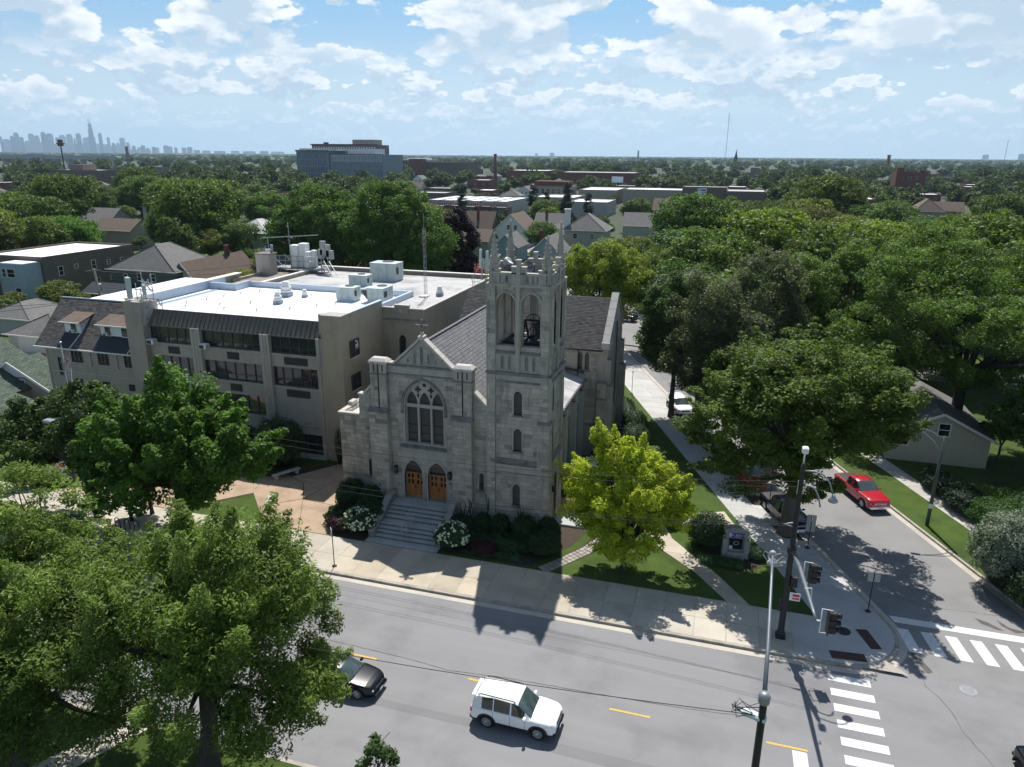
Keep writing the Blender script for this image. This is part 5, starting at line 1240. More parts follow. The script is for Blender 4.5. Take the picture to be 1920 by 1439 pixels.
unit(-36.3, 64.9, 12.5, 2.0, 1.5, 1.35, 'pale green rooftop air unit standing left of the hooded one by the parapet')
unit(-33.0, 65.3, 12.5, 1.7, 2.3, 1.45, 'pale green rooftop air unit with a slanted intake hood near the roof edge', True)
unit(-38.9, 72.4, 12.55, 2.2, 1.4, 1.25, 'low pale green rooftop air unit behind the parapet on the grey roof')
unit(-38.1, 77.3, 12.55, 3.2, 2.2, 2.0, 'largest pale green rooftop air unit standing furthest back on the grey roof')
def mushroom(x, y, z, s, label):
    t = thing('roof_fan', label, 'roof vent', (x, y, z))
    w = MB(); w.box(x-.5*s, x+.5*s, y-.5*s, y+.5*s, z, z+.45*s); w.build('base', MATS['flashing'], t).color = (.55, .55, .6, 1)
    w = MB(); w.lathe((x, y, z+.45*s), [(.35*s, 0), (.62*s, .08*s), (.62*s, .25*s), (.45*s, .32*s), (.42*s, .42*s), (.55*s, .48*s), (.55*s, .66*s), (.42*s, .74*s), (.38*s, .8*s), (.38*s, 1.15*s), (.3*s, 1.2*s)], 18); w.build('cap', MATS['white_paint'], t)
mushroom(-43.3, 64.7, 12.5, .95, 'larger white mushroom roof fan in the middle of the white roof'); mushroom(-41.9, 61.1, 12.5, .72, 'smaller white mushroom roof fan in front of the larger one')
mushroom(-41.3, 64.9, 12.5, .5, 'small grey roof vent right of the two white fans')
mushroom(-28.5, 69.8, 12.55, .62, 'white stubby roof vent beside the lattice mast')
# chimney on the rear roof
ch = thing('brick_chimney', 'square tan brick chimney on the rear left of the school roof', 'chimney', (-53.4, 76, 12.6))
w = MB(); w.box(-54.3, -52.4, 75.4, 76.9, 12.5, 15.0); w.build('stack', MATS['school_brick_pale'], ch)
w = MB(); w.box(-54.4, -52.3, 75.3, 77.0, 15.0, 15.15); w.build('cap', MATS['limestone_dark'], ch); w = MB(); w.tube([(-52.7, 76.5, 15.1), (-52.7, 76.5, 16.1)], .16, 8); w.build('flue', MATS['galvanised'], ch)
# cell antennas on the left pier
def sector(x, y, z, w_, h, d_, rz, par, name='antenna_panel'):
    mb = MB(); mb.m = Matrix.Translation((x, y, z+h/2)) @ Matrix.Rotation(rz, 4, 'Z'); mb.box(-w_/2, w_/2, -d_/2, d_/2, -h/2, h/2, .05); mb.m = None
    return mb.build(name, MATS['unit_paint'], par)
an = thing('cell_antenna', 'cluster of pale green cell antennas on pipes atop the left brick pier', 'antenna', (-52.2, 54.4, 13.46))
sector(-52.72, 54.0, 13.65, .62, 1.95, .35, -.5, an); sector(-51.2, 54.2, 14.0, .42, .95, .25, -.45, an); sector(-52.0, 55.0, 14.0, .3, .9, .2, .6, an)
w = MB()
for x, y, z1 in ((-52.4, 54.5, 15.0), (-52.0, 54.9, 16.0), (-51.4, 54.5, 15.2), (-50.9, 54.9, 15.9), (-51.7, 54.3, 14.6)): w.tube([(x, y, 13.4), (x, y, z1)], .04, 5)
w.beam((-52.6, 54.5, 14.4), (-50.6, 54.8, 14.4), .07); w.beam((-52.7, 54.5, 13.6), (-50.2, 54.9, 13.55), .09); w.beam((-50.6, 54.9, 13.6), (-50.2, 54.95, 12.9), .08); w.tube([(-50.1, 54.95, 12.5), (-50.1, 54.95, 13.6)], .035, 5)
w.beam((-51.9, 54.3, 14.1), (-51.0, 54.6, 13.5), .05); w.build('pipe_frame', MATS['galvanised'], an)
w = MB()
for i in range(10): w.beam((-51.8+RND.uniform(-.4, .9), 54.6, 13.9+RND.uniform(0, 1.6)), (-51.5+RND.uniform(-.4, .9), 54.8, 13.9+RND.uniform(0, 1.6)), .05)
w.build('cable_bracket', MATS['steel'], an, kind='stuff')
# antenna platform on the rear roof
ap = thing('antenna_platform', 'steel platform with white cabinets and stairs on the rear school roof', 'antenna', (-50.5, 79, 12.6))
w = MB()
w.box(-53.8, -47.2, 78.3, 80.2, 13.0, 13.15)
for i in range(9): w.tube([(-53.8+i*.82, 78.3, 12.6), (-53.8+i*.82, 78.3, 14.6)], .04, 5)
for z in (14.6, 14.0): w.tube([(-53.8, 78.3, z), (-47.2, 78.3, z)], .035, 5)
w.build('platform', MATS['galvanised'], ap)
for x, y, s_, h in ((-51.2, 79.2, 1.0, 2.7), (-50.2, 79.5, 1.0, 2.9), (-49.4, 79.0, .7, 2.0), (-48.9, 79.6, .6, 2.1)):
    w = MB(); w.box(x-s_/2, x+s_/2, y-s_/2, y+s_/2, 13.15, 13.15+h, .06); w.build('cabinet', MATS['white_paint'], ap)
for x, h, s_ in ((-47.6, 3.0, .6), (-47.0, 2.6, .55), (-46.7, 1.9, .8), (-47.9, 2.0, .6)):
    w = MB(); w.box(x-s_/2, x+s_/2, 79.3, 79.8, 13.4+h*.45, 13.4+h); w.tube([(x, 79.5, 12.6), (x, 79.5, 13.4+h)], .05, 5); w.build('remote_unit', MATS['sign_back'], ap)
for dx in (0, .8, 1.5):
    w = MB(); w.beam((-47.6+dx, 78.2, 14.2), (-46.0+dx, 77.2, 12.7), .08, .06); w.build('stair_rail', MATS['galvanised'], ap)
for k in range(6): w = MB(); w.obox((-47.0+k*.28, 78.1-k*.15, 14.0-k*.24), (.25, .7, .04)); w.build('stair_tread', MATS['galvanised'], ap)
w = MB(); w.beam((-55.2, 78.6, 16.6), (-47.6, 78.6, 17.2), .09); w.tube([(-51.6, 78.6, 13), (-51.6, 78.6, 18.6)], .04, 5); w.tube([(-54.6, 78.6, 12.6), (-54.6, 78.6, 16.7)], .05, 5); w.beam((-54.6, 78.6, 15.0), (-52.6, 78.5, 13.2), .07); w.build('mast_frame', MATS['galvanised'], ap)
sector(-54.6, 78.4, 14.2, .6, 1.1, .4, .3, ap, 'antenna_panel')
# antennas by the tower
an2 = thing('cell_antenna', 'slim pale antennas on a tripod at the roof edge left of the bell tower', 'antenna', (-27.3, 80.5, 12.7)); w = MB()
for x, y, z1 in ((-27.6, 80.4, 16.2), (-27.0, 80.8, 16.0), (-27.3, 80.0, 15.2)): w.tube([(x, y, 12.6), (x, y, z1)], .05, 5)
w.beam((-28.6, 79.8, 12.7), (-27.2, 80.4, 15.2), .08); w.beam((-26.8, 79.6, 12.7), (-27.2, 80.4, 15.2), .08); w.beam((-27.9, 80.4, 14.8), (-26.7, 80.8, 14.9), .07); w.build('tripod', MATS['galvanised'], an2)
sector(-27.6, 80.2, 14.0, .32, 2.2, .2, 0, an2); sector(-26.9, 80.5, 13.7, .34, 2.3, .2, .2, an2)
# lattice mast
lm = thing('lattice_mast', 'thin triangular lattice mast with a box aerial on the link roof', 'mast', (-29.3, 68, 12.55))
w = MB(); tri = [(.16, 0), (-.08, .14), (-.08, -.14)]
for a, b in tri: w.tube([(-29.3+a, 68+b, 12.5), (-29.3+a, 68+b, 19.6)], .018, 4)
z = 12.6; k = 0
while z < 19.5:
    for i in range(3):
        a, b = tri[i], tri[(i+1) % 3]; w.beam((-29.3+a[0], 68+a[1], z), (-29.3+b[0], 68+b[1], z+.3*(1 if k % 2 else -1)+.3), .012)
    z += .3; k += 1
w.tube([(-29.3, 68, 19.5), (-29.3, 68, 20.9)], .02, 4); w.build('lattice', MATS['galvanised'], lm)
w = MB()
for x, y in ((-.22, -.22), (.22, -.22), (.22, .22), (-.22, .22)): w.tube([(-29.3+x, 68+y, 17.6), (-29.3+x, 68+y, 18.9)], .016, 4)
for z in (17.6, 18.0, 18.4, 18.9):
    w.beam((-29.52, 67.78, z), (-29.08, 67.78, z), .02); w.beam((-29.52, 68.22, z), (-29.08, 68.22, z), .02)
w.build('box_aerial', MATS['brick_red'], lm); w = MB(); w.box(-30.2, -29.4, 68.3, 69.3, 12.55, 12.7); w.build('ballast', MATS['white_paint'], lm)
# window air conditioners hanging on the school front
def window_unit(x, Y, z, label, s=1., group='window air conditioners', fr_x=False):
    t = thing('air_conditioner', label, 'air conditioner', (x, Y, z), group=group); w = MB(); w.box(x-.37*s, x+.37*s, Y-.62*s, Y, z, z+.46*s, .03); b = w.build('casing', MATS['white_paint'], t)
    w = MB(); w.box(x-.31*s, x+.20*s, Y-.63*s, Y-.615*s, z+.05*s, z+.40*s); w.build('coil_grille', MATS['unit_dark'], t)
    w = MB()
    for k in range(6): w.box(x+.365*s, x+.375*s, Y-.5*s, Y-.15*s, z+.08*s+k*.055*s, z+.10*s+k*.055*s)
    w.build('side_vent', MATS['unit_dark'], t, kind='stuff')
for x, z, lb in ((-50.75, 9.55, 'white window air conditioner in the top row beside the left pier'), (-45.0, 9.55, 'white window air conditioner in the top row right of the first pilaster'),
                 (-50.75, 6.55, 'white window air conditioner in the second row beside the left pier'), (-45.0, 6.5, 'white window air conditioner in the second row right of the first pilaster')):
    window_unit(x, SY-.05, z, lb)
# --- parish house at the left end
ph = thing('parish_house', 'tan parish house with steep grey shingle roof and two white dormers', 'house', (-59, 56, Z0))
def ppart(mb, name, m, parent=ph, **k): return mb.build(name, MATS[m], parent, **k)
PF = front(54.6)
pw_ = [rect(-61.6, -60.15, 6.62, 7.95), rect(-58.33, -56.95, 6.62, 7.95), rect(-55.15, -53.78, 6.62, 7.95)]
bw_ = [rect(-61.6, -60.6, 4.2, 4.95), rect(-58.3, -57.3, 4.2, 4.95), rect(-55.05, -54.05, 4.25, 4.95), rect(-63.4, -62.9, 5.1, 7.0)]
w = MB(); panel(w, PF, rect(-64.6, -53.1, ZB, 8.1), pw_+bw_)
for h in pw_+bw_: reveal(w, PF, h, -.2, 0)
ppart(w, 'front_wall', 'school_brick')
w = MB(); w.add([(-64.6, 54.6, ZB), (-64.6, 61.9, ZB), (-64.6, 61.9, 8.1), (-64.6, 58.3, 12.0), (-64.6, 54.6, 8.1)], [(0, 1, 2, 3, 4)]); ppart(w, 'gable_wall', 'school_brick')
for h in pw_:
    a, b, v0, v1 = h[0][0], h[1][0], h[0][1], h[2][1]; window_band(a, b, v0, v1, 3, ph, PF, -.14, .5)
    w = MB(); fbox(w, PF, a-.9, a-.78, 6.3, 8.05, 0, .12); fbox(w, PF, a-.9, b+.5, 6.22, 6.34, 0, .10); ppart(w, 'recess_moulding', 'school_concrete')
for h in bw_: window_band(h[0][0], h[1][0], h[0][1], h[2][1], 3 if h[1][0]-h[0][0] > .6 else 1, ph, PF, -.12, .5)
w = MB(); fbox(w, PF, -64.6, -53.1, 5.5, 5.62, 0, .06); ppart(w, 'band_course', 'school_concrete')
def proof(a, b, c, d, m='shingle_base', par=ph, name='roof', th=.15):
    w = MB(); w.add([a, b, c, d]+[(x, y, z-th) for x, y, z in (a, b, c, d)], [(0, 1, 2, 3), (7, 6, 5, 4), (0, 4, 5, 1), (1, 5, 6, 2), (2, 6, 7, 3), (3, 7, 4, 0)]); return w.build(name, MATS[m], par)
prf = proof((-65.5, 54.2, 8.1), (-53.1, 54.2, 8.1), (-53.1, 58.3, 12.2), (-65.5, 58.3, 12.2)); proof((-65.5, 62.4, 8.1), (-53.1, 62.4, 8.1), (-53.1, 58.3, 12.2), (-65.5, 58.3, 12.2))
slates((-65.55, 54.17, 8.1), (-53.1, 54.17, 8.1), (-53.1, 58.3, 12.22), (-65.55, 58.3, 12.22), m='shingle', row=.17, wid=.42, seed=12, jit=.24, par=ph, name='shingles', th=.02)
w = MB(); w.box(-65.6, -53.1, 54.05, 54.19, 8.0, 8.12); ppart(w, 'gutter', 'trim'); w = MB(); w.tube([(-64.5, 54.1, 8.0), (-64.5, 54.45, 7.7), (-64.5, 54.5, .3)], .05, 6); ppart(w, 'downpipe', 'trim')
w = MB(); w.tube([(-65.55, 58.3, 12.24), (-53.1, 58.3, 12.24)], .08, 6); ppart(w, 'ridge', 'flashing')
def rz_(y): return 8.1+(y-54.2)
for x0, x1, wins in ((-62.7, -60.72, [(-61.9, -61.25)]), (-58.27, -53.15, [(-57.75, -57.1), (-55.75, -55.1)])):
    zt = 10.5; yb = 55.45
    w = MB(); w.add([(x0, yb, 9.35), (x1, yb, 9.35), (x1, yb, zt), (x0, yb, zt), (x0, 57.1, 11.0), (x1, 57.1, 11.0)], [(0, 1, 2, 3), (1, 5, 2), (0, 3, 4)]); dm = ppart(w, 'dormer', 'white_siding')
    proof((x0-.3, yb-.35, zt+.02), (x1+.25, yb-.35, zt+.02), (x1+.25, 57.3, 11.18), (x0-.3, 57.3, 11.18), 'shingle_brown', dm, 'dormer_roof', .1)
    w = MB(); w.box(x0-.32, x1+.27, yb-.42, yb-.34, zt-.08, zt+.03); ppart(w, 'fascia', 'trim', dm)
    for i, (a, b) in enumerate(wins):
        w = MB(); w.box(a, b, yb-.04, yb-.015, 9.45, 10.3); ppart(w, 'window', 'glass', dm); w = MB()
        w.box(a-.06, b+.06, yb-.05, yb-.01, 10.3, 10.36); w.box(a-.06, b+.06, yb-.08, yb-.01, 9.38, 9.45); w.box(a-.06, a, yb-.05, yb-.01, 9.45, 10.3); w.box(b, b+.06, yb-.05, yb-.01, 9.45, 10.3); ppart(w, 'window_frame', 'trim', dm)
        if not (x0 < -58 and x0 > -59 and i == 1): window_unit((a+b)/2-.05, yb-.03, 9.47, 'white window air conditioner in the ' + ('left dormer' if x0 < -60 else 'right dormer') + ' of the parish house', .62)
    k = 1.0 if x0 < -60 else 2.9
    w = MB(); e = .035; xa, xb = x0-.05, x0+(x1-x0)*(.86 if x0 > -60 else .98)
    n_ = (0, -e, e)
    w.add([(xa-.25, 54.16, rz_(54.16)+e*2), (xb-.4, 54.16, rz_(54.16)+e*2), (xb, 55.44, rz_(55.44)+e*2), (xa, 55.44, rz_(55.44)+e*2)], [(0, 1, 2, 3)]); ppart(w, 'apron_shingles', 'shingle_navy', dm)
    w = MB(); w.beam((xb-.4, 54.1, rz_(54.1)+.09), (xb, 55.5, rz_(55.5)+.09), .07, .05); ppart(w, 'flashing_strip', 'trim', dm)
# low white roof behind it
wr = thing('annex_building', 'low annex with a bright white flat roof behind the parish house ridge', 'building', (-62, 68, Z0))
w = MB(); w.box(-66.5, -54.3, 62.4, 77.5, ZB, 11.1); w.build('wall', MATS['school_brick'], wr); w = MB(); w.box(-66.7, -54.3, 60.2, 77.7, 11.1, 11.25); w.build('roof', MATS['roof_white'], wr)
# ------------------------------------------------------------------ vehicles
def np_i(x, pts): return float(np.interp(x, [p[0] for p in pts], [p[1] for p in pts]))
SPEC = {
 'suv': dict(L=4.24, top=[(-2.12, .98), (-2.05, 1.04), (-1.2, 1.05), (.75, 1.02), (1.0, 1.06), (1.75, 1.0), (2.02, .93), (2.12, .80)],
   roof=[(-2.12, .98), (-2.08, 1.10), (-1.98, 1.50), (-1.75, 1.64), (-1.0, 1.69), (.15, 1.66), (.30, 1.60), (.95, 1.07), (1.0, 1.06), (2.12, .80)], cab=(-2.08, .97),
   wid=[(-2.12, .80), (-2.0, .88), (-1.4, .91), (1.3, .905), (1.9, .84), (2.12, .70)], rw=[(-2.1, .66), (-1.8, .70), (0, .71), (.3, .70), (.95, .76)], sill=.34, wheels=(-1.28, 1.29), wr=.345, arch=.43, bump=.30,
   glass=[(-1.55, -.98), (-.92, -.12), (-.04, .62)], ws=(.26, .95), rg=(-2.07, -1.9), clad=True),
 'sedan': dict(L=4.6, top=[(-2.3, .78), (-2.22, .92), (-1.7, .96), (-.9, .93), (.8, .88), (1.05, .90), (1.8, .80), (2.15, .70), (2.3, .55)],
   roof=[(-2.3, .78), (-2.22, .93), (-1.7, .98), (-1.0, 1.28), (-.6, 1.38), (.0, 1.40), (.35, 1.35), (1.05, .92), (1.8, .81), (2.3, .55)], cab=(-1.65, 1.03),
   wid=[(-2.3, .68), (-2.1, .82), (-1.4, .90), (1.3, .89), (1.9, .82), (2.2, .66), (2.3, .5)], rw=[(-1.7, .62), (-1.0, .58), (0, .60), (.35, .58), (1.05, .74)], sill=.26, wheels=(-1.38, 1.42), wr=.33, arch=.39, bump=.24,
   glass=[(-1.15, -.55), (-.48, .62)], ws=(.33, 1.02), rg=(-1.66, -.95), clad=False),
 'pickup': dict(L=5.4, top=[(-2.7, .98), (-2.62, 1.06), (-1.05, 1.06), (.9, 1.08), (1.15, 1.12), (2.2, 1.08), (2.55, 1.0), (2.7, .80)],
   roof=[(-2.7, .98), (-2.62, 1.06), (-1.05, 1.06), (-.98, 1.55), (-.8, 1.70), (.0, 1.76), (.35, 1.70), (1.1, 1.13), (1.15, 1.12), (2.2, 1.08), (2.7, .80)], cab=(-1.02, 1.1),
   wid=[(-2.7, .86), (-2.5, .93), (1.8, .93), (2.4, .88), (2.7, .76)], rw=[(-1.0, .70), (0, .72), (.35, .70), (1.1, .80)], sill=.42, wheels=(-1.68, 1.62), wr=.39, arch=.47, bump=.36,
   glass=[(-.85, -.15), (-.08, .75)], ws=(.32, 1.08), rg=(-1.03, -.93), clad=False, bed=(-2.55, -1.12)),
}
SPEC['hatch'] = dict(SPEC['suv'], L=4.3)
def car_meshes(kind):
    S = SPEC[kind]; h = S['L']/2; w1, w2 = S['wheels']
    xs = set(np.round(np.arange(-h, h+.001, .085), 3).tolist()) | {-h, h}
    for a in (w1, w2):
        for t in np.linspace(-1, 1, 13): xs.add(round(a+S['arch']*math.sin(t*math.pi/2), 3))
    for a, b in S['glass']: xs |= {a, b}
    xs |= {S['cab'][0], S['cab'][1], S['ws'][0], S['ws'][1], S['rg'][0], S['rg'][1]}
    if 'bed' in S: xs |= set(S['bed'])
    xs = sorted(xs); X = [xs[0]]
    for x in xs[1:]:
        if x-X[-1] > .012: X.append(x)
    def section(x):
        zb = S['sill']
        if x < w1-S['arch'] or x > w2+S['arch']: zb = S['bump']
        for a in (w1, w2):
            if abs(x-a) < S['arch']: zb = max(zb, S['wr'] + math.sqrt(max(0, S['arch']**2-(x-a)**2)) - .02)
        zt = np_i(x, S['top']); zr = max(zt, np_i(x, S['roof'])); wd = np_i(x, S['wid'])
        zb = min(zb, zt-.08); cab = S['cab'][0] <= x <= S['cab'][1]
        zs = [zb, zb+(zt-zb)*.18, zb+(zt-zb)*.55, zt-.05, zt]
        ws = [wd*.955, wd*.985, wd, wd*.985, wd*.93]
        P = list(zip(ws, zs))
        if cab and zr > zt+.02:
            rw = min(np_i(x, S['rw']), wd*.93)
            P += [(rw, zr-.05), (rw*.90, zr), (rw*.45, zr+.025), (0, zr+.03)]
        else: P += [(wd*.86, zt+.015), (wd*.68, zt+.03), (wd*.34, zt+.045), (0, zt+.05)]
        return P
    secs = [section(x) for x in X]; V = []; nh = 9; row = 2*nh-1
    for x, P in zip(X, secs):
        for s_ in (1, -1):
            pts = P if s_ == 1 else P[:-1][::-1]
            for y, z in pts: V.append((x, s_*y, z))
    groups = {'body': [], 'windscreen': [], 'rear_window': [], 'cladding': []}
    for i in range(len(S['glass'])): groups['side_window%d' % i] = []; groups['side_window%dr' % i] = []
    for i in range(len(X)-1):
        xm = (X[i]+X[i+1])/2
        for j in range(row-1):
            f = [i*row+j, (i+1)*row+j, (i+1)*row+j+1, i*row+j+1]; jj = j if j < nh-1 else row-2-j; g_ = 'body'
            if jj == 4 :
                for k, (a, b) in enumerate(S['glass']):
                    if a < xm < b: g_ = 'side_window%d%s' % (k, '' if j < nh-1 else 'r')
            if jj >= 5 and S['ws'][0] < xm < S['ws'][1]: g_ = 'windscreen'
            if jj >= 5 and S['rg'][0] < xm < S['rg'][1]: g_ = 'rear_window'
            if S['clad'] and jj == 0: g_ = 'cladding'
            if 'bed' in S and jj >= 5 and S['bed'][0] < xm < S['bed'][1]: g_ = 'cladding'
            groups[g_].append(f)
    # end caps
    groups['body' if not S['clad'] else 'body'].append(list(range(row))[::-1]); groups['body'].append([(len(X)-1)*row+k for k in range(row)])
    groups['under'] = [[i*row, i*row+row-1, (i+1)*row+row-1, (i+1)*row] for i in range(len(X)-1)]
    out = {}
    for g_, fs in groups.items():
        if not fs: continue
        used = sorted({v for f in fs for v in f}); mp = {v: k for k, v in enumerate(used)}
        me = bpy.data.meshes.new(g_.rstrip('r0123456789') if g_.startswith('side') else g_)
        me.from_pydata([V[v] for v in used], [], [[mp[v] for v in f] for f in fs])
        bm = bmesh.new(); bm.from_mesh(me)
        for f in bm.faces: f.smooth = True
        for e in bm.edges:
            if len(e.link_faces) == 2 and e.calc_face_angle(0) > .60: e.smooth = False
        bm.normal_update(); bm.to_mesh(me); bm.free(); out[g_] = me
    return out
CARM = {}
def wheel_meshes(r, wd=.22, spokes=10):
    w = MB(); w.m = Matrix.Rotation(rad(90), 4, 'X'); k = wd/2
    w.lathe((0, 0, 0), [(r*.70, -k), (r*.90, -k), (r, -k*.7), (r, k*.7), (r*.90, k), (r*.70, k), (r*.66, k*.3), (r*.66, -k*.3)], 28)
    t = bpy.data.meshes.new('tyre'); t.from_pydata(w.v, [], w.f); t.polygons.foreach_set('use_smooth', w.s); t.materials.append(MATS['tyre']); bm_fix(t)
    w = MB(); w.m = Matrix.Rotation(rad(90), 4, 'X'); w.lathe((0, 0, 0), [(r*.60, k*.2), (r*.70, k*.9), (r*.66, k*.95), (r*.58, k*.3)], 24)
    for side in (1, -1):
        w.m = None
        for i in range(spokes):
            a = 2*math.pi*i/spokes; w.beam((.0, side*k*.55, 0), (r*.68*math.cos(a), side*k*.85, r*.68*math.sin(a)), .035, .03)
        w.m = Matrix.Rotation(rad(90)*side, 4, 'X'); w.lathe((0, 0, k*.45), [(.07, 0), (.07, .03), (.03, .05)], 10)
    m = bpy.data.meshes.new('rim'); m.from_pydata(w.v, [], w.f); m.materials.append(MATS['rim']); bm_fix(m)
    w = MB(); w.m = Matrix.Rotation(rad(90), 4, 'X'); w.lathe((0, 0, 0), [(r*.62, -k*.2), (r*.62, k*.2)], 20, False)
    d = bpy.data.meshes.new('brake_disc'); d.from_pydata(w.v, [], w.f); d.materials.append(MATS['rim_dark']); bm_fix(d)
    return t, m, d
def car(kind, paint, x, y, hd, label, cat='car', group=None, z=0., plate=True, rails=False, name=None, chrome=False, seed=0):
    """hd: heading of the nose in degrees from +x"""
    if kind not in CARM: CARM[kind] = (car_meshes(kind), wheel_meshes(SPEC[kind]['wr'], .23, 10 if kind != 'suv' else 7))
    ms, (ty, ri, di) = CARM[kind]; S = SPEC[kind]; h = S['L']/2
    t = thing(name or {'pickup': 'pickup_truck'}.get(kind, 'car'), label, cat, (x, y, z), rad(hd), group)
    def put(nm, me, m, par=t, own=True):
        o = mesh_obj(nm, me, par)
        if not me.materials: me.materials.append(None)
        o.material_slots[0].link = 'OBJECT'; o.material_slots[0].material = MATS[m]; return o
    body = put('body', ms['body'], paint)
    for k_, me in ms.items():
        if k_ == 'windscreen': put('windscreen', me, 'windscreen')
        elif k_ == 'rear_window': put('rear_window', me, 'car_glass')
        elif k_.startswith('side'): put('side_window', me, 'car_glass')
        elif k_ == 'cladding': put('cladding' if kind != 'pickup' else 'bed_cover', me, 'car_plastic')
        elif k_ == 'under': put('underbody', me, 'car_plastic')
    for i, xw in enumerate(S['wheels']):
        for s_ in (-1, 1):
            yw = s_*(np_i(xw, S['wid'])-.125)
            o = mesh_obj('wheel', ty, t); o.location = (xw, yw, S['wr']); r1 = mesh_obj('rim', ri, o); mesh_obj('brake_disc', di, o)
            if paint == 'car_white' and kind == 'suv': pass
    def lb(nm, m, *boxes, par=t, bev=.02):
        o = None
        for bx_ in boxes:
            w = MB(); w.box(*bx_, bev); o = w.build(nm, MATS[m], par, local=True)
        return o
    wf = np_i(h-.12, S['wid']); zt = np_i(h-.1, S['top']); wr_ = np_i(-h+.05, S['wid'])
    # dark wheel housings
    for xw in S['wheels']:
        for s_ in (-1, 1):
            w = MB(); wy = np_i(xw, S['wid']); vs = []; n = 12
            for k in range(n+1):
                a = math.pi*k/n; vs += [(xw+S['arch']*math.cos(a), s_*(wy*.97), S['wr']+S['arch']*math.sin(a)-.02), (xw+S['arch']*math.cos(a), s_*(wy-.40), S['wr']+S['arch']*math.sin(a)-.02)]
            fs = [[2*k, 2*k+1, 2*k+3, 2*k+2] for k in range(n)]; fs.append([2*k+1 for k in range(n+1)]); w.add(vs, fs); w.build('wheel_housing', MATS['car_plastic'], t, local=True)
            if S['clad']:
                w = MB(); P = []
                for k in range(n+1):
                    a = math.pi*k/n; P.append((xw+S['arch']*math.cos(a), S['wr']+S['arch']*math.sin(a)-.02))
                fr_ = Fr((0, s_*wy*.985, 0), (1, 0, 0), (0, s_, 0)); ring(w, fr_, P, .07, -.03, .03, side=-1 if False else 1); w.build('arch_trim', MATS['car_plastic'], t, local=True)
    zc = zt-.13 if kind != 'sedan' else zt-.10
    hl = h-.10
    for s_ in (-1, 1):
        lb('headlight', 'lamp_clear', (hl-.14, hl+.055, min(s_*wf*.62, s_*wf*.98), max(s_*wf*.62, s_*wf*.98), zc-.07, zc+.06), bev=.03)
        lb('tail_light', 'lamp_red', (-h-.01, -h+.10, min(s_*wr_*.80, s_*wr_*1.02), max(s_*wr_*.80, s_*wr_*1.02), .72 if kind != 'pickup' else .8, .95 if kind != 'pickup' else 1.02), bev=.02)
        xm = S['ws'][1]-.28
        w = MB(); w.box(xm-.09, xm+.06, s_*(.93*np_i(xm, S['wid']))-.0 if s_ < 0 else .93*np_i(xm, S['wid']), s_*(np_i(xm, S['wid'])+.17), np_i(xm, S['top'])+.02, np_i(xm, S['top'])+.17, .04); w.build('mirror', MATS[paint], t, local=True)
        for gx in S['glass']:
            xg = gx[0]+.12; wy = np_i(xg, S['wid'])
            lb('door_handle', 'chrome' if chrome else paint, (xg, xg+.17, s_*wy*.985-.02, s_*wy*.985+.02, np_i(xg, S['top'])-.16, np_i(xg, S['top'])-.12), bev=.01)
        # door shut lines
        for gx in S['glass']:
            w = MB(); wy = np_i(gx[1], S['wid']); zt_ = np_i(gx[1], S['top']); w.box(gx[1]+.025, gx[1]+.037, s_*wy*1.0-.004, s_*wy*1.0+.003, S['sill']+.12, zt_-.06); w.build('door_seam', MATS['car_plastic'], body, local=True)
    lb('grille', 'chrome' if chrome else 'car_plastic', (h-.13, h+.012, -wf*.58, wf*.58, zc-.10, zc+.07), bev=.02)
    if chrome: lb('grille_insert', 'car_plastic', (h-.05, h+.02, -wf*.50, wf*.50, zc-.07, zc-.02), (h-.05, h+.02, -wf*.50, wf*.50, zc+.0, zc+.05), bev=.01)
    bm_ = 'car_plastic' if kind == 'suv' else (paint if kind != 'pickup' else ('chrome' if chrome else paint))
    lb('front_bumper', bm_, (h-.20, h+.07, -wf*.98, wf*.98, S['bump']-.02, S['bump']+.22), bev=.06)
    lb('rear_bumper', bm_, (-h-.06, -h+.18, -wr_*.98, wr_*.98, S['bump']-.02, S['bump']+.22), bev=.06)
    lb('licence_plate', 'sign_white', (h+.07, h+.085, -.16, .16, S['bump']+.03, S['bump']+.15), bev=.004)
    if rails:
        for s_ in (-1, 1):
            w = MB(); zr = 1.70; w.tube([(-1.75, s_*.66, 1.66), (-1.6, s_*.665, zr+.03), (0, s_*.67, zr+.02), (.12, s_*.665, 1.66)], .026, 6); w.build('roof_rail', MATS['car_plastic'], t, local=True)
        for k in range(4):
            w = MB(); yy = -.42+k*.28; w.box(-1.55, -.1, yy-.008, yy+.008, 1.70, 1.722); w.build('roof_ridge', MATS[paint], body, local=True)
        w = MB(); w.tube([(-1.72, .3, 1.66), (-1.9, .3, 1.9)], .012, 5); w.build('aerial', MATS['car_plastic'], t, local=True)
    if kind == 'suv' or kind == 'hatch':
        w = MB(); w.box(-h+.0, -h+.2, -.62, .62, 1.50, 1.545, .02); w.build('spoiler', MATS[paint], t, local=True)
    # wipers and sunshade strips on the screen
    for yy in (-.35, .25):
        w = MB(); x0 = S['ws'][1]-.02; x1 = S['ws'][1]-.28; z0 = np_i(x0, S['roof'])+.055; z1 = np_i(x1, S['roof'])+.05; w.beam((x0, yy, z0), (x1, yy+.28, z1), .015); w.build('wiper', MATS['car_plastic'], t, local=True)
    return t
car('suv', 'car_white', -7.98, 28.28, -1.5, 'boxy white SUV with roof rails driving along the main street', rails=True)
car('sedan', 'car_black', -17.55, 28.2, -2, 'glossy black coupe on the main street half hidden behind the big tree')
car('sedan', 'car_blue', -28.4, 29.2, -2, 'bright blue car seen through gaps in the tree crown')
car('hatch', 'car_black', -44.9, 36.3, 180, 'black parked car beside the bicycle rack with only its rear visible')
dang = 180-math.degrees(math.atan2(1, K))      # direction of the side street
hd = -math.degrees(math.atan2(1, K))
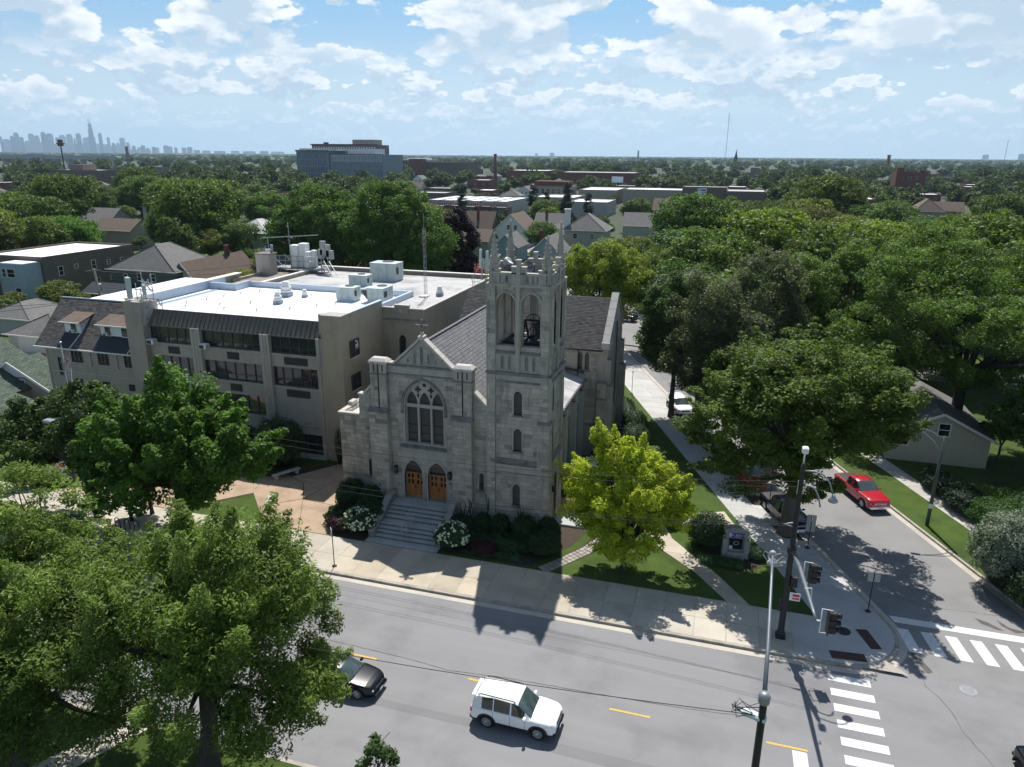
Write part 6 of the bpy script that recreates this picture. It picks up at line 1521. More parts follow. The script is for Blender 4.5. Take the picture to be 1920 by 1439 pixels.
car('pickup', 'car_red', 11.9, 60.2, hd, 'red pickup truck parked facing the crossing on the far kerb', 'pickup truck', chrome=True)
car('pickup', 'car_black', 5.75, 54.45, hd, 'black pickup truck with chrome bumper parked under the big kerbside tree', 'pickup truck', chrome=True)
car('hatch', 'car_red', 3.05, 60.6, hd, 'red parked car behind the black pickup, mostly hidden by the tree crown')
car('sedan', 'car_white', -1.0, 70.9, hd, 'white sedan parked between the street tree trunks')
car('sedan', 'car_silver', 1.35, 65.6, hd, 'dark silver car parked next to the third street tree').children[0].material_slots[0].material = MATS['car_black']
car('suv', 'car_white', -3.9, 77.3, hd, 'white SUV at the far end of the row under the street trees')
car('sedan', 'car_black', 7.75, 68.7, hd, 'black sedan parked on the far kerb behind the red pickup')
car('pickup', 'car_black', -16.8, 121.5, -9, 'dark pickup crossing at the far end of the side street', 'pickup truck')
car('suv', 'car_black', 15.6, 30.7, 100, 'dark car nose entering at the right edge of the junction')
car('sedan', 'car_red', 6.6, 21.3, 178, 'red car whose roof edge shows at the bottom of the crossing').location.y = 23.55-.9
# ------------------------------------------------------------------ foliage
def leaf_mesh(name, C, A, B, matname, tint):
    """C centres, A half-length vectors, B half-width vectors -> one mesh of rhomb leaves"""
    n = len(C); v = np.empty((n, 4, 3)); v[:, 0] = C-A; v[:, 1] = C+B; v[:, 2] = C+A; v[:, 3] = C-B
    me = bpy.data.meshes.new(name); me.vertices.add(n*4); me.vertices.foreach_set('co', v.ravel())
    me.loops.add(n*4); me.loops.foreach_set('vertex_index', np.arange(n*4, dtype=np.int32))
    me.polygons.add(n); me.polygons.foreach_set('loop_start', np.arange(0, n*4, 4, dtype=np.int32))
    try: me.polygons.foreach_set('loop_total', np.full(n, 4, dtype=np.int32))
    except Exception: pass
    at = me.attributes.new('tint', 'FLOAT', 'POINT'); at.data.foreach_set('value', np.repeat(tint, 4).astype(np.float32))
    me.materials.append(LEAF[matname] if matname in LEAF else MATS[matname]); me.update(calc_edges=True); return me
def unit_(v): return v/np.maximum(np.linalg.norm(v, axis=1, keepdims=True), 1e-6)
def clump_leaves(rng, centers, radii, per, ll, lw, flat_=.75, up=.55, droop=0., hollow=.35, cvar=.16):
    """leaves spread through clumps; denser on each clump's outside"""
    k = len(centers); N = (np.array(per)*np.ones(k)).astype(int); idx = np.repeat(np.arange(k), N); n = len(idx)
    d = unit_(rng.normal(size=(n, 3))); r = (hollow + (1-hollow)*rng.random(n)**.6); off = d*r[:, None]; off[:, 2] *= flat_
    C = centers[idx] + off*radii[idx][:, None]; C[:, 2] -= droop*rng.random(n)**2*radii[idx]
    nrm = unit_(d*.42 + rng.normal(size=(n, 3))*.62 + np.array([0, 0, up])); t = unit_(np.cross(nrm, rng.normal(size=(n, 3))))
    b = np.cross(nrm, t); s = rng.uniform(.65, 1.3, n)[:, None]
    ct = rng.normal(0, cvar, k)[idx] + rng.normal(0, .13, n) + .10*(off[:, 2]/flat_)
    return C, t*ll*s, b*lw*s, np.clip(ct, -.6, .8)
def blob_centers(rng, blobs, n, shell=.55):
    vol = np.array([b[3]*b[4]*b[5] for b in blobs])**.7; pick = rng.choice(len(blobs), n, p=vol/vol.sum()); B = np.array([b[:6] for b in blobs])[pick]
    d = unit_(rng.normal(size=(n, 3))); r = shell+(1-shell)*rng.random(n)**.7; return B[:, :3]+d*r[:, None]*B[:, 3:6]
def limbs(mb, rng, base, r0, fork, targets, r_tip=.02, sag=.0, n=7):
    """trunk to the fork, then a limb to every target"""
    base = Vector(base); fork = Vector(fork); mid = base.lerp(fork, .5)+Vector((rng.normal(0, .08), rng.normal(0, .08), 0))
    mb.tube([base-Vector((0, 0, .25)), base+Vector((0, 0, .12)), base.lerp(fork, .18), mid, fork], [r0*1.5, r0*1.22, r0*1.0, r0*.9, r0*.78], 10)
    for t in targets:
        t = Vector(t); d = t-fork; q = fork + d*.35 + Vector((rng.normal(0, .12), rng.normal(0, .12), d.length*.10)); e = fork+d*.7+Vector((rng.normal(0, .15), rng.normal(0, .15), d.length*.05-sag))
        rr = r0*.42; mb.tube([fork-Vector((0, 0, .2)), q, e, t], [rr*1.1, rr*.75, rr*.4, r_tip], 6)
        for k in range(3):
            a = q.lerp(t, rng.uniform(.1, .8)); b = a+Vector((rng.normal(0, .5), rng.normal(0, .5), rng.uniform(0, .6)))*d.length*.22; mb.tube([a, a.lerp(b, .5)+Vector((0, 0, .1)), b], [rr*.4, rr*.25, r_tip*.7], 4)
def tree(name, label, x, y, h, blobs, kind, nclump, per, cr, leaf, trunk_r=.25, bark='bark', seed=1, fork=None, lean=(0, 0), nl=12, cat='tree', group=None, z=Z0, up=.55, flat_=.75, droop=0., shell=.55, hollow=.35, cvar=.16, spray=0):
    """blobs in absolute coordinates"""
    rng = np.random.default_rng(seed); t = thing(name, label, cat, (x, y, z), group=group); o3 = np.array([x, y, z])
    C = blob_centers(rng, blobs, nclump, shell); rr = rng.uniform(.5, 1.35, nclump)*cr
    if spray:        # pointed sprays reaching out past the crown's outline
        k = int(nclump*spray); fk0 = np.array([x+lean[0], y+lean[1], z+h*.35]); tips = C[rng.choice(nclump, k)]; d0 = unit_(tips-fk0 + np.array([0, 0, .6])); ex = [tips+d0*cr*q for q in (.7, 1.25, 1.7)]
        C = np.concatenate([C]+ex); rr = np.concatenate([rr]+[np.full(k, cr*q) for q in (.62, .44, .28)]); per = np.concatenate([np.full(nclump, per)]+[np.full(k, int(per*q)) for q in (.42, .24, .12)])
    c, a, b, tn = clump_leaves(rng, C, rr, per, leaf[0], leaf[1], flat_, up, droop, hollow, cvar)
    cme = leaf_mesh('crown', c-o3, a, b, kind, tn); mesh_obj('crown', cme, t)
    mb = MB(); fk = (x+lean[0], y+lean[1], fork if fork else z+h*.35)
    far = C[np.argsort(-np.linalg.norm(C-np.array(fk), axis=1))]; sel = C[rng.choice(nclump, min(nl, nclump), replace=False)]
    limbs(mb, rng, (x, y, z), trunk_r, fk, [tuple(p) for p in sel]); mb.build('trunk', MATS[bark], t)
    return t
# ------------------------------------------------------------------ background buildings
def gable_house(name, label, cat, x0, x1, y0, y1, ze, zr, wall, roof, axis='y', wins=(), group=None, chim=None, ov=.4, loc=True):
    """box house with a gable roof; the ridge runs along axis"""
    t = thing(name, label, cat, ((x0+x1)/2, (y0+y1)/2, 0), group=group)
    w = MB(); w.box(x0, x1, y0, y1, -.1, ze)
    if axis == 'y':
        xm = (x0+x1)/2
        for y in (y0, y1): w.add([(x0, y, ze), (x1, y, ze), (xm, y, zr-.1)], [(0, 1, 2)])
    else:
        ym = (y0+y1)/2
        for x in (x0, x1): w.add([(x, y0, ze), (x, y1, ze), (x, ym, zr-.1)], [(0, 1, 2)])
    w.build('wall', MATS[wall], t)
    k = ov*(zr-ze)/(((x1-x0) if axis == 'y' else (y1-y0))/2)
    if axis == 'y':
        for a, b in ((x0-ov, (x0+x1)/2), (x1+ov, (x0+x1)/2)): proof((a, y0-ov, ze-k), (a, y1+ov, ze-k), (b, y1+ov, zr), (b, y0-ov, zr), roof, t, 'roof', .14)
        w = MB()
        for a in (x0-ov, x1+ov): w.beam((a, y0-ov-.03, ze-k-.05), ((x0+x1)/2, y0-ov-.03, zr-.05), .06, .22)
        w.build('bargeboard', MATS['trim'], t)
    else:
        for a, b in ((y0-ov, (y0+y1)/2), (y1+ov, (y0+y1)/2)): proof((x0-ov, a, ze-k), (x1+ov, a, ze-k), (x1+ov, b, zr), (x0-ov, b, zr), roof, t, 'roof', .14)
        w = MB(); w.box(x0-ov, x1+ov, y0-ov-.1, y0-ov, ze-k-.15, ze-k+.02); w.build('gutter', MATS['trim'], t)
    for (f, u, v, ww, hh) in wins: house_window(t, f, (x0, x1, y0, y1), u, v, ww, hh)
    if chim:
        cx, cyy, top = chim; w = MB(); w.box(cx-.35, cx+.35, cyy-.35, cyy+.35, ze, top); w.box(cx-.42, cx+.42, cyy-.42, cyy+.42, top, top+.12); w.build('chimney', MATS['brick_red'], t)
    return t
def house_window(t, f, b, u, v, ww, hh, m='glass', tr='trim'):
    x0, x1, y0, y1 = b; fr_ = front(y0) if f == 'f' else right(x1) if f == 'r' else left(x0)
    w = MB(); fbox(w, fr_, u-ww/2, u+ww/2, v-hh/2, v+hh/2, 0, .03); o = w.build('window', MATS[m], t)
    w = MB(); a, c, d, e = u-ww/2, u+ww/2, v-hh/2, v+hh/2; q = .10
    fbox(w, fr_, a-q, c+q, e, e+q, 0, .07); fbox(w, fr_, a-q, c+q, d-q, d, 0, .07); fbox(w, fr_, a-q, a, d, e, 0, .07); fbox(w, fr_, c, c+q, d, e, 0, .07); fbox(w, fr_, a, c, v-.03, v+.03, 0, .05)
    w.build('frame', MATS[tr], o)
def hip_house(name, label, x0, x1, y0, y1, ze, zr, wall, roof, wins=(), group=None, ov=.7, ridge=.15, cat='house'):
    t = thing(name, label, cat, ((x0+x1)/2, (y0+y1)/2, 0), group=group); w = MB(); w.box(x0, x1, y0, y1, -.1, ze); w.build('wall', MATS[wall], t)
    a, b, c, d = x0-ov, x1+ov, y0-ov, y1+ov; xm, ym = (a+b)/2, (c+d)/2; rl = (d-c)*ridge; r0, r1 = (xm, ym-rl, zr), (xm, ym+rl, zr)
    w = MB(); w.add([(a, c, ze), (b, c, ze), (b, d, ze), (a, d, ze), r0, r1, (a, c, ze-.12), (b, c, ze-.12), (b, d, ze-.12), (a, d, ze-.12)], [(0, 1, 4), (1, 2, 5, 4), (2, 3, 5), (3, 0, 4, 5), (0, 6, 7, 1), (1, 7, 8, 2), (2, 8, 9, 3), (3, 9, 6, 0), (9, 8, 7, 6)]); w.build('roof', MATS[roof], t)
    w = MB(); w.box(a-.08, b+.08, c-.08, c, ze-.16, ze+.02); w.box(b, b+.08, c, d, ze-.16, ze+.02); w.build('gutter', MATS['trim'], t)
    w = MB()
    for p, q in (((a, c, ze), r0), ((b, c, ze), r0), ((b, d, ze), r1)): w.beam((p[0], p[1], p[2]+.03), (q[0], q[1], q[2]+.03), .22, .05)
    w.build('hip_ridge', MATS[roof], t)
    for (f, u, v, ww, hh) in wins: house_window(t, f, (x0, x1, y0, y1), u, v, ww, hh)
    return t
def flat_block(name, label, cat, x0, x1, y0, y1, z, wall, roof='roof_white', wins=None, par=.4, group=None):
    t = thing(name, label, cat, ((x0+x1)/2, (y0+y1)/2, 0), group=group)
    w = MB(); w.box(x0, x1, y0, y1, -.1, z); w.build('wall', MATS[wall], t); w = MB(); w.box(x0+.3, x1-.3, y0+.3, y1-.3, z, z+.06); w.build('roof', MATS[roof], t)
    if par:
        w = MB(); w.box(x0-.03, x1+.03, y0-.03, y0+.3, z, z+par); w.box(x0-.03, x1+.03, y1-.3, y1+.03, z, z+par); w.box(x0-.03, x0+.3, y0+.3, y1-.3, z, z+par); w.box(x1-.3, x1+.03, y0+.3, y1-.3, z, z+par); w.build('parapet', MATS[wall], t)
    for (f, u, v, ww, hh) in wins or (): house_window(t, f, (x0, x1, y0, y1), u, v, ww, hh)
    return t
B = []   # footprints kept clear: (x, y, radius, clear height)
def keep(x, y, r, clear=3.5): B.append((x, y, r, clear))
# left group
flat_block('brick_apartments', 'long brown brick apartment block with white roof, far left', 'apartment building', -133, -118.4, 102.5, 124, 8.0, 'brick_brown', 'roof_white',
           [('r', 106, 5.5, .9, 1.6), ('r', 109.5, 5.9, .7, .7), ('r', 113.5, 5.6, .9, 1.7), ('r', 117.2, 5.7, .7, .8), ('r', 120.6, 5.7, .7, .8), ('r', 114, 2.1, .9, 1.6), ('r', 117.5, 2.6, .7, .8), ('r', 121, 2.4, .7, .8)]); keep(-125, 112, 13, 2)
t = flat_block('blue_porch_block', 'pale blue clapboard rear extension with stairs before the brick apartments', 'building', -124.5, -118.8, 98.8, 102.4, 7.6, 'siding_blue', 'roof_white', [('f', -121.7, 5.9, 1.6, 1.4), ('f', -120.6, 2.6, 1.2, 1.4), ('f', -123.3, 5.9, .8, 1.4)], 0)
w = MB()
for k in range(10): w.obox((-126.6+k*.25, 100.5, .4+k*.34), (.3, 1.1, .06))
w.beam((-127, 100, .6), (-124.5, 100, 4.4), .08); w.build('stairs', MATS['dark_pole'], t)
hip_house('green_house', 'dark green house under a broad grey hipped roof behind the parish house', -107.5, -93.6, 106.8, 118, 6.4, 10.6, 'siding_green', 'shingle_grey', [('f', -101.5, 5.1, .8, 1.3), ('f', -98.6, 5.1, 1.1, 1.3), ('f', -104.5, 4.9, .7, 1.2), ('r', 110.5, 4.8, .8, 1.4), ('r', 114.5, 4.8, .8, 1.4)]); keep(-100.5, 112, 9, 2.5)
t = gable_house('back_porch', 'low dark-roofed porch wing in front of the green house', 'porch', -109, -101.6, 101.5, 106.7, 3.0, 4.3, 'siding_green', 'shingle_navy', 'x', [('f', -105.8, 1.9, 1.6, 1.3), ('f', -103.6, 1.9, 1.2, 1.3)])
gable_house('white_gable_house', 'white clapboard house with brown shingle roof and one dark gable window', 'house', -97.2, -90.4, 108.6, 126, 3.9, 7.9, 'white_siding', 'shingle_brown', 'y', [('f', -93.4, 4.9, 1.2, .8)], chim=(-93.8, 121.5, 9.4), ov=.35); keep(-93.6, 117, 8, 2.5)
gable_house('tan_house', 'tan house with a light brown roof among the left trees', 'house', -177, -163.5, 171, 180, 5.4, 8.2, 'siding_cream', 'shingle_brown', 'x', [('f', -173, 4.0, 1.2, 1.2)]); keep(-170, 175, 8, 3.5)
gable_house('grey_roof_house', 'grey shingled house behind the tan one, far left', 'house', -208, -195, 196, 206, 5.2, 8.8, 'siding_grey', 'shingle_grey', 'x'); keep(-201, 200, 7, 5)
hip_house('metal_roof_house', 'pale green two-storey house with a bright ribbed metal roof', -134.5, -122.5, 176, 188, 5.5, 8.9, 'siding_grey', 'roof_grey', [('f', -131, 4.2, .9, 1.3), ('f', -126, 4.2, .9, 1.3), ('f', -128, 1.7, 2.2, 1.4)], ridge=.1); keep(-128, 182, 8, 3)
gable_house('grey_gable_house', 'house with a plain dark grey roof just above the metal one', 'house', -162, -151, 222, 232, 5.6, 8.8, 'siding_cream', 'shingle_grey', 'x', [('r', 227, 4, 1, 1.2)]); keep(-156, 227, 7, 5)
gable_house('blue_gable_house', 'slate-blue gabled house peeping out left of the antennas', 'house', -84.5, -78.5, 119, 130, 8.2, 11.6, 'siding_slate', 'shingle_grey', 'y', [('f', -80.6, 9.2, .9, 1.1)]); keep(-81.5, 124, 5, 5)
gable_house('dark_red_house', 'small dark red gabled house in the shade between the large trees', 'house', -65.2, -60.8, 121, 130, 7.0, 9.6, 'red_board', 'shingle_base', 'y', [('f', -63.4, 7.3, .7, 1.1), ('f', -61.9, 7.3, .6, 1.0)]); keep(-63, 125, 4, 5)
# behind the church
gable_house('white_cottage', 'white gabled house with two small upper windows straight behind the tower', 'house', -68.2, -58.8, 212, 226, 5.6, 9.9, 'white_siding', 'shingle_brown', 'y', [('f', -64.2, 6.0, .8, 1.3), ('f', -62.0, 6.0, .8, 1.3)], chim=(-66, 216, 10.8)); keep(-63, 218, 7, 3)
gable_house('brown_roof_house', 'large brown-roofed house with green gable end behind the copper beech', 'house', -79.6, -70.4, 213.5, 224, 4.6, 10.0, 'siding_green', 'shingle_brown', 'x', chim=(-75.2, 216.5, 11.4)); keep(-75, 218, 7, 4)
gable_house('brown_cottage', 'smaller low brown-roofed house right of the copper beech', 'house', -70.5, -63, 189, 197, 4.6, 7.2, 'siding_grey', 'shingle_brown', 'x'); keep(-67, 193, 5, 3)
gable_house('grey_duplex', 'wide grey house with dark roof right of the white gabled one', 'house', -60, -50.4, 225, 235, 5.2, 9.2, 'siding_grey', 'shingle_grey', 'x', chim=(-56.5, 228, 10.3)); keep(-55, 230, 7, 4)
gable_house('grey_rear_wing', 'small grey-gabled wing before the wide grey house', 'house', -54, -48.8, 217, 225, 4.2, 6.8, 'siding_grey', 'shingle_grey', 'y', [('r', 220, 3, .9, 1.3)]); keep(-51, 221, 4, 3)
hip_house('hip_roof_house', 'pale grey house with a pyramid roof and tall chimney right of the tower', -47.2, -35.6, 212, 224, 5.9, 10.4, 'siding_grey', 'shingle_grey', [('f', -44, 4.2, 1.2, 1.4), ('f', -39, 4.2, 1.0, 1.4)], ridge=.12); keep(-42, 218, 8, 3)
ch2 = thing('white_chimney', 'tall square white chimney beside the pyramid roof', 'chimney', (-46.6, 214, 0)); w = MB(); w.box(-47.5, -46.0, 213.3, 214.6, 5, 11.4); w.build('stack', MATS['white_siding'], ch2); w = MB(); w.box(-47.7, -45.8, 213.1, 214.8, 11.4, 11.7); w.build('cap', MATS['trim'], ch2)
gable_house('blue_white_house', 'pale blue gabled cottage with one window seen between tower pinnacles', 'house', -46.6, -39.2, 172, 184, 4.2, 7.9, 'siding_blue', 'shingle_grey', 'y', [('f', -44.6, 2.7, .9, 1.5), ('f', -42, 2.7, .9, 1.5)], chim=(-44.9, 176, 9.0)); keep(-43, 178, 6, 2.5)
gable_house('pale_gable_house', 'pale grey gabled cottage behind the rear left pinnacle', 'house', -58.4, -52.2, 180, 190, 4.4, 7.3, 'siding_blue', 'shingle_grey', 'y', [('f', -54, 4.0, .9, 1.2)]); keep(-55, 185, 5, 3)
gable_house('grey_end_house', 'light grey house with small gable right of the pyramid roof', 'house', -34, -25, 238, 248, 5.6, 9.2, 'siding_grey', 'shingle_grey', 'x'); keep(-30, 243, 7, 5)
# row houses with white roofs
for i in range(6):
    x0 = -134+i*6.4; t = flat_block('row_house', ['first pale row house under a bright white flat roof, leftmost of the row', 'second row house of the white-roofed row', 'third row house, with bluish upper wall and five windows', 'fourth row house, with a tan upper wall', 'fifth row house of the white-roofed row, beside the big tree', 'last row house on the right of the white-roofed row'][i], 'row house', x0, x0+5.6, 316, 352, 6.8, ['siding_grey', 'siding_grey', 'white_siding', 'siding_cream', 'siding_blue', 'siding_grey'][i], 'roof_white', [('f', x0+.9+j*.95, 5.2, .55, 1.5) for j in range(5)], .25, group='row houses with white roofs')
    keep(x0+3, 334, 10, 4)
for i in range(5):
    x0 = -128+i*7; flat_block('brick_flat', 'brown brick front with a stepped parapet below the white roofs, number %s from the left' % ['one', 'two', 'three', 'four', 'five'][i], 'row house', x0, x0+6.7, 304, 313, 4.8 + .3*(i % 2), 'brick_red' if i % 2 else 'brick_brown', 'roof_grey', [('f', x0+1.6, 3.0, 1.1, 1.6), ('f', x0+4.8, 3.0, 1.1, 1.6)], .5, group='brick fronts before the white roofs'); keep(x0+3, 308, 5, 2.5)
flat_block('brick_building', 'red brick two-storey block with stepped parapet on the left', 'building', -212, -194.5, 300, 316, 8.2, 'brick_red', 'roof_grey', [('f', -206, 5.5, 1.6, 1.8), ('f', -199, 5.5, 1.6, 1.8)], .9); keep(-203, 307, 11, 3)
flat_block('tan_arched_block', 'tan block with a red roof band and arched windows beyond the church houses', 'building', -115, -92.5, 428, 446, 9.5, 'brick_tan', 'roof_white', [('f', -112+i*3.2, 6.6, 1.7, 2.6) for i in range(6)], .3)
w = MB(); w.box(-114, -93.5, 427.4, 440, 9.6, 12.2); w.build('red_mansard', MATS['brick_red'], COL.objects[-1] if False else bpy.data.objects['tan_arched_block']); keep(-104, 436, 14, 4)
for i, (x0, x1, y0, y1, z, m, rf, lb) in enumerate(((-196, -158, 640, 680, 13.5, 'brick_red', 'roof_white', 'distant brick hall with a huge bright white roof'), (-150, -84, 640, 690, 12.5, 'brick_red', 'roof_grey', 'long distant dark brick block right of the white roof'),
    (-88, -66, 430, 470, 7.5, 'brick_tan', 'roof_white', 'low white-roofed shop beneath the small blue billboard'), (-62, -24, 430, 455, 8.2, 'brick_tan', 'roof_white', 'long pale shop roof left of the mural wall'), (-100, -78, 372, 400, 6.0, 'brick_tan', 'roof_white', 'bright low warehouse roof beyond the pyramid-roofed house'),
    (-74, -56, 340, 365, 6.0, 'siding_grey', 'roof_white', 'small bright roof behind the spruces right of the tower'), (-5, 18, 392, 420, 9.8, 'brick_brown', 'roof_grey', 'long brown block right of the mural wall'))):
    flat_block('flat_building', lb, 'building', x0, x1, y0, y1, z, m, rf); keep((x0+x1)/2, (y0+y1)/2, max(x1-x0, y1-y0)/2, z*.55)
mw_ = flat_block('mural_building', 'brown block whose left wall carries a blue poster', 'building', -27, -5.4, 394, 410, 11.5, 'brick_brown', 'roof_grey'); keep(-16, 400, 12, 4)
w = MB(); fbox(w, front(394), -19.4, -14.9, 4.8, 11.2, 0, .08); pn = w.build('poster', MATS['sign_white'], mw_)
for u0, u1, v0, v1, m in ((-19.1, -17.9, 9.9, 10.9, 'unit_paint'), (-17.6, -15.3, 9.9, 10.6, 'sign_navy'), (-17.4, -15.3, 8.8, 9.5, 'sign_back'), (-19.0, -17.6, 6.6, 8.2, 'sign_navy'), (-16.6, -15.5, 6.9, 8.3, 'black_metal'), (-19.2, -15.2, 5.0, 6.2, 'flashing')):
    w = MB(); fbox(w, front(393.9), u0, u1, v0, v1, 0, .04); w.build('printed_patch', MATS[m], pn)
bb = thing('billboard', 'small blue roadside billboard on a post over the shop roofs', 'billboard', (-73, 480, 0)); w = MB(); w.tube([(-73, 480, 0), (-73, 480, 10.6)], .4, 6); w.build('post', MATS['dark_pole'], bb); w = MB(); w.box(-77, -69.8, 479.6, 480, 10.4, 14); w.build('panel', MATS['flashing'], bb); keep(-73, 480, 6, 9)
flat_block('brick_tower_house', 'dark red brick block with two stair towers on the right horizon', 'building', 94, 110, 520, 540, 18, 'brick_red', 'roof_grey', [('f', 97, 15, 1.2, 1.8), ('f', 101, 15, 1.2, 1.8), ('f', 105, 15, 1.2, 1.8)]); keep(101, 530, 12, 12)
w = MB(); w.box(93, 97, 518, 524, 0, 21); w.box(106, 109, 520, 524, 18, 19.5); w.build('stair_tower', MATS['brick_red'], bpy.data.objects['brick_tower_house'])
# blue-grey office block, its brick neighbour, the beige block, the theatre
of = thing('office_block', 'blue-grey office block with pale frames before the tall brick building', 'office building', (-350, 640, 0))
w = MB(); w.box(-392, -359, 620, 660, 0, 29); w.box(-359, -306, 622, 665, 0, 26); w.build('wall', MATS['office_wall'], of)
w = MB(); w.box(-391, -352, 624, 655, 29, 31); w.box(-350, -322, 640, 660, 26, 31); w.build('penthouse', MATS['office_frame'], of)
for i, x in enumerate(np.arange(-391, -360, 2.6)):
    for z0, z1 in ((2, 9), (10, 15), (16, 21), (22, 28)):
        w = MB(); w.box(x, x+1.5, 619.7, 620, z0, z1); w.build('window', MATS['tower_glass'], of).color = (.6, .6, .65, 1)
for i, x in enumerate(np.arange(-357, -307, 3.0)):
    for z0, z1 in ((2, 13), (14.5, 19)):
        w = MB(); w.box(x, x+1.9, 621.7, 622, z0, z1); w.build('window', MATS['tower_glass'], of)
    w = MB(); w.box(x, x+2.4, 621.5, 622.1, 20, 25.5); o = w.build('pale_frame', MATS['office_frame'], of); w = MB(); w.box(x+.5, x+2.0, 621.3, 621.5, 20.6, 25); w.build('window', MATS['tower_glass'], o)
w = MB(); w.box(-392.6, -358.6, 619.3, 620, 28.3, 29.6); w.box(-359, -305.5, 621.3, 622, 25.6, 26.4); w.build('cornice', MATS['brick_brown'], of); keep(-350, 640, 45, 9)
bt = thing('brick_hospital', 'long brown brick building with many windows rising behind the office block', 'building', (-420, 775, 0))
w = MB(); w.box(-460, -380, 760, 790, 0, 36); w.build('wall', MATS['brick_brown'], bt); w = MB(); w.box(-412, -386, 765, 785, 36, 41.5); w.build('penthouse', MATS['brick_tan'], bt); w = MB(); w.box(-461, -379.5, 759, 760, 35.4, 36.8); w.box(-445, -441, 760, 764, 36, 38.6); w.build('parapet', MATS['brick_red'], bt)
for x in np.arange(-458, -382, 3.1):
    for z in (33.2, 29.8, 26.4): w = MB(); w.box(x, x+1.7, 759.7, 760, z-1.2, z+.7); w.build('window', MATS['trim'], bt)
keep(-420, 775, 40, 20)
be = thing('beige_block', 'beige brick block with tall pale window piers, middle distance', 'building', (-360, 820, 0)); w = MB(); w.box(-384, -339, 800, 840, 0, 20.5); w.box(-384, -372, 799, 812, 20.5, 23); w.build('wall', MATS['brick_tan'], be)
for x in np.arange(-368, -341, 3.4): w = MB(); w.box(x, x+1.8, 799.6, 800, 8, 19); w.build('window', MATS['glass'], be)
w = MB(); w.box(-366, -345, 806, 830, 20.5, 22.5); w.build('penthouse', MATS['roof_white'], be); keep(-360, 820, 25, 12)
flat_block('theatre_block', 'windowless brown brick block right of the beige one', 'building', -335, -278, 760, 800, 18.5, 'brick_brown', 'roof_grey'); keep(-305, 780, 30, 8)
flat_block('red_wing', 'dark red annex before the beige block', 'building', -336, -322, 745, 759, 21.5, 'brick_red', 'roof_grey'); keep(-330, 750, 8, 14)
def stack(x, y, h, r, label, m='brick_red', name='smokestack', cat='smokestack'):
    t = thing(name, label, cat, (x, y, 0)); w = MB(); w.lathe((x, y, 0), [(r*1.2, 0), (r, h*.5), (r*.85, h)], 12); w.build('shaft', MATS[m], t); w = MB(); w.lathe((x, y, h), [(r*.95, 0), (r, .8), (r*.9, 1.5)], 12); w.build('rim', MATS[m], t); return t
stack(-225.5, 700, 26, 1.6, 'brick smokestack right of the theatre block on the horizon'); stack(-1409, 1500, 38, 4, 'square dark smokestack before the skyline'); stack(-319, 2500, 42, 3.2, 'tall thin grey smokestack on the horizon, centre', 'skyline_pale')
stack(236, 1400, 30, 3, 'short brick smokestack on the right horizon')
sp_ = thing('church_spire', 'dark pointed church spire on the horizon beside the radio mast', 'church spire', (-8.7, 1500, 0)); w = MB(); w.box(-12, -5.5, 1497, 1503, 0, 22); w.build('tower', MATS['brick_red'], sp_); w = MB(); w.lathe((-8.7, 1500, 22), [(4, 0), (1.6, 9), (.2, 18)], 8, False); w.build('spire', MATS['slate_dark'], sp_)
rm = thing('radio_mast', 'tall thin guyed radio mast rising into the clouds right of centre', 'mast', (-55, 3000, 0)); w = MB(); w.beam((-55, 3000, 0), (-55, 3000, 182), 1.6)
w.beam((-59, 3000, 0), (-59.0, 3000, 60), .6); w.build('lattice', MATS['skyline_pale'], rm); w = MB()
for s_ in (-1, 1): w.beam((-55, 3000, 170), (-55+s_*60, 3020, 0), .25)
w.build('guy_wire', MATS['skyline_pale'], rm)
rm = thing('radio_mast', 'second fainter radio mast low on the far right horizon', 'mast', (1330, 4600, 0)); w = MB(); w.beam((1330, 4600, 0), (1330, 4600, 120), 2); w.build('lattice', MATS['skyline_pale'], rm)
rm = thing('floodlight_mast', 'dark floodlight mast against the skyline, left', 'mast', (-600, 560, 0)); w = MB(); w.beam((-600, 560, 0), (-600, 560, 34), .8); w.build('post', MATS['dark_pole'], rm); w = MB(); w.box(-603, -597, 558, 562, 33, 34); w.box(-601, -599, 558, 562, 34, 37); w.box(-602.5, -601.5, 559, 561, 31.4, 33); w.box(-598.5, -597.5, 559, 561, 31.4, 33); w.build('lamp_head', MATS['brick_red'], rm)
ov = thing('long_viaduct', 'long grey elevated viaduct low before the skyline, far left', 'viaduct', (-985, 905, 0)); w = MB(); w.box(-1090, -880, 900, 912, 15.5, 21.5); w.box(-1030, -1000, 898, 914, 12, 23); w.build('deck', MATS['skyline_pale'], ov)
for x in range(-1085, -880, 25): w = MB(); w.box(x, x+4, 902, 910, 0, 15.5); w.build('pier', MATS['skyline_pale'], ov)
flat_block('brown_school_block', 'brown brick block with white lettering-like windows, left middle distance', 'building', -464, -425, 420, 445, 14, 'brick_brown', 'roof_white', [('f', -458+i*3, 11, 1.8, 1) for i in range(6)])
w = MB(); w.box(-450, -438, 424, 436, 14, 18); w.build('penthouse', MATS['brick_brown'], bpy.data.objects['brown_school_block']); keep(-445, 430, 20, 9)
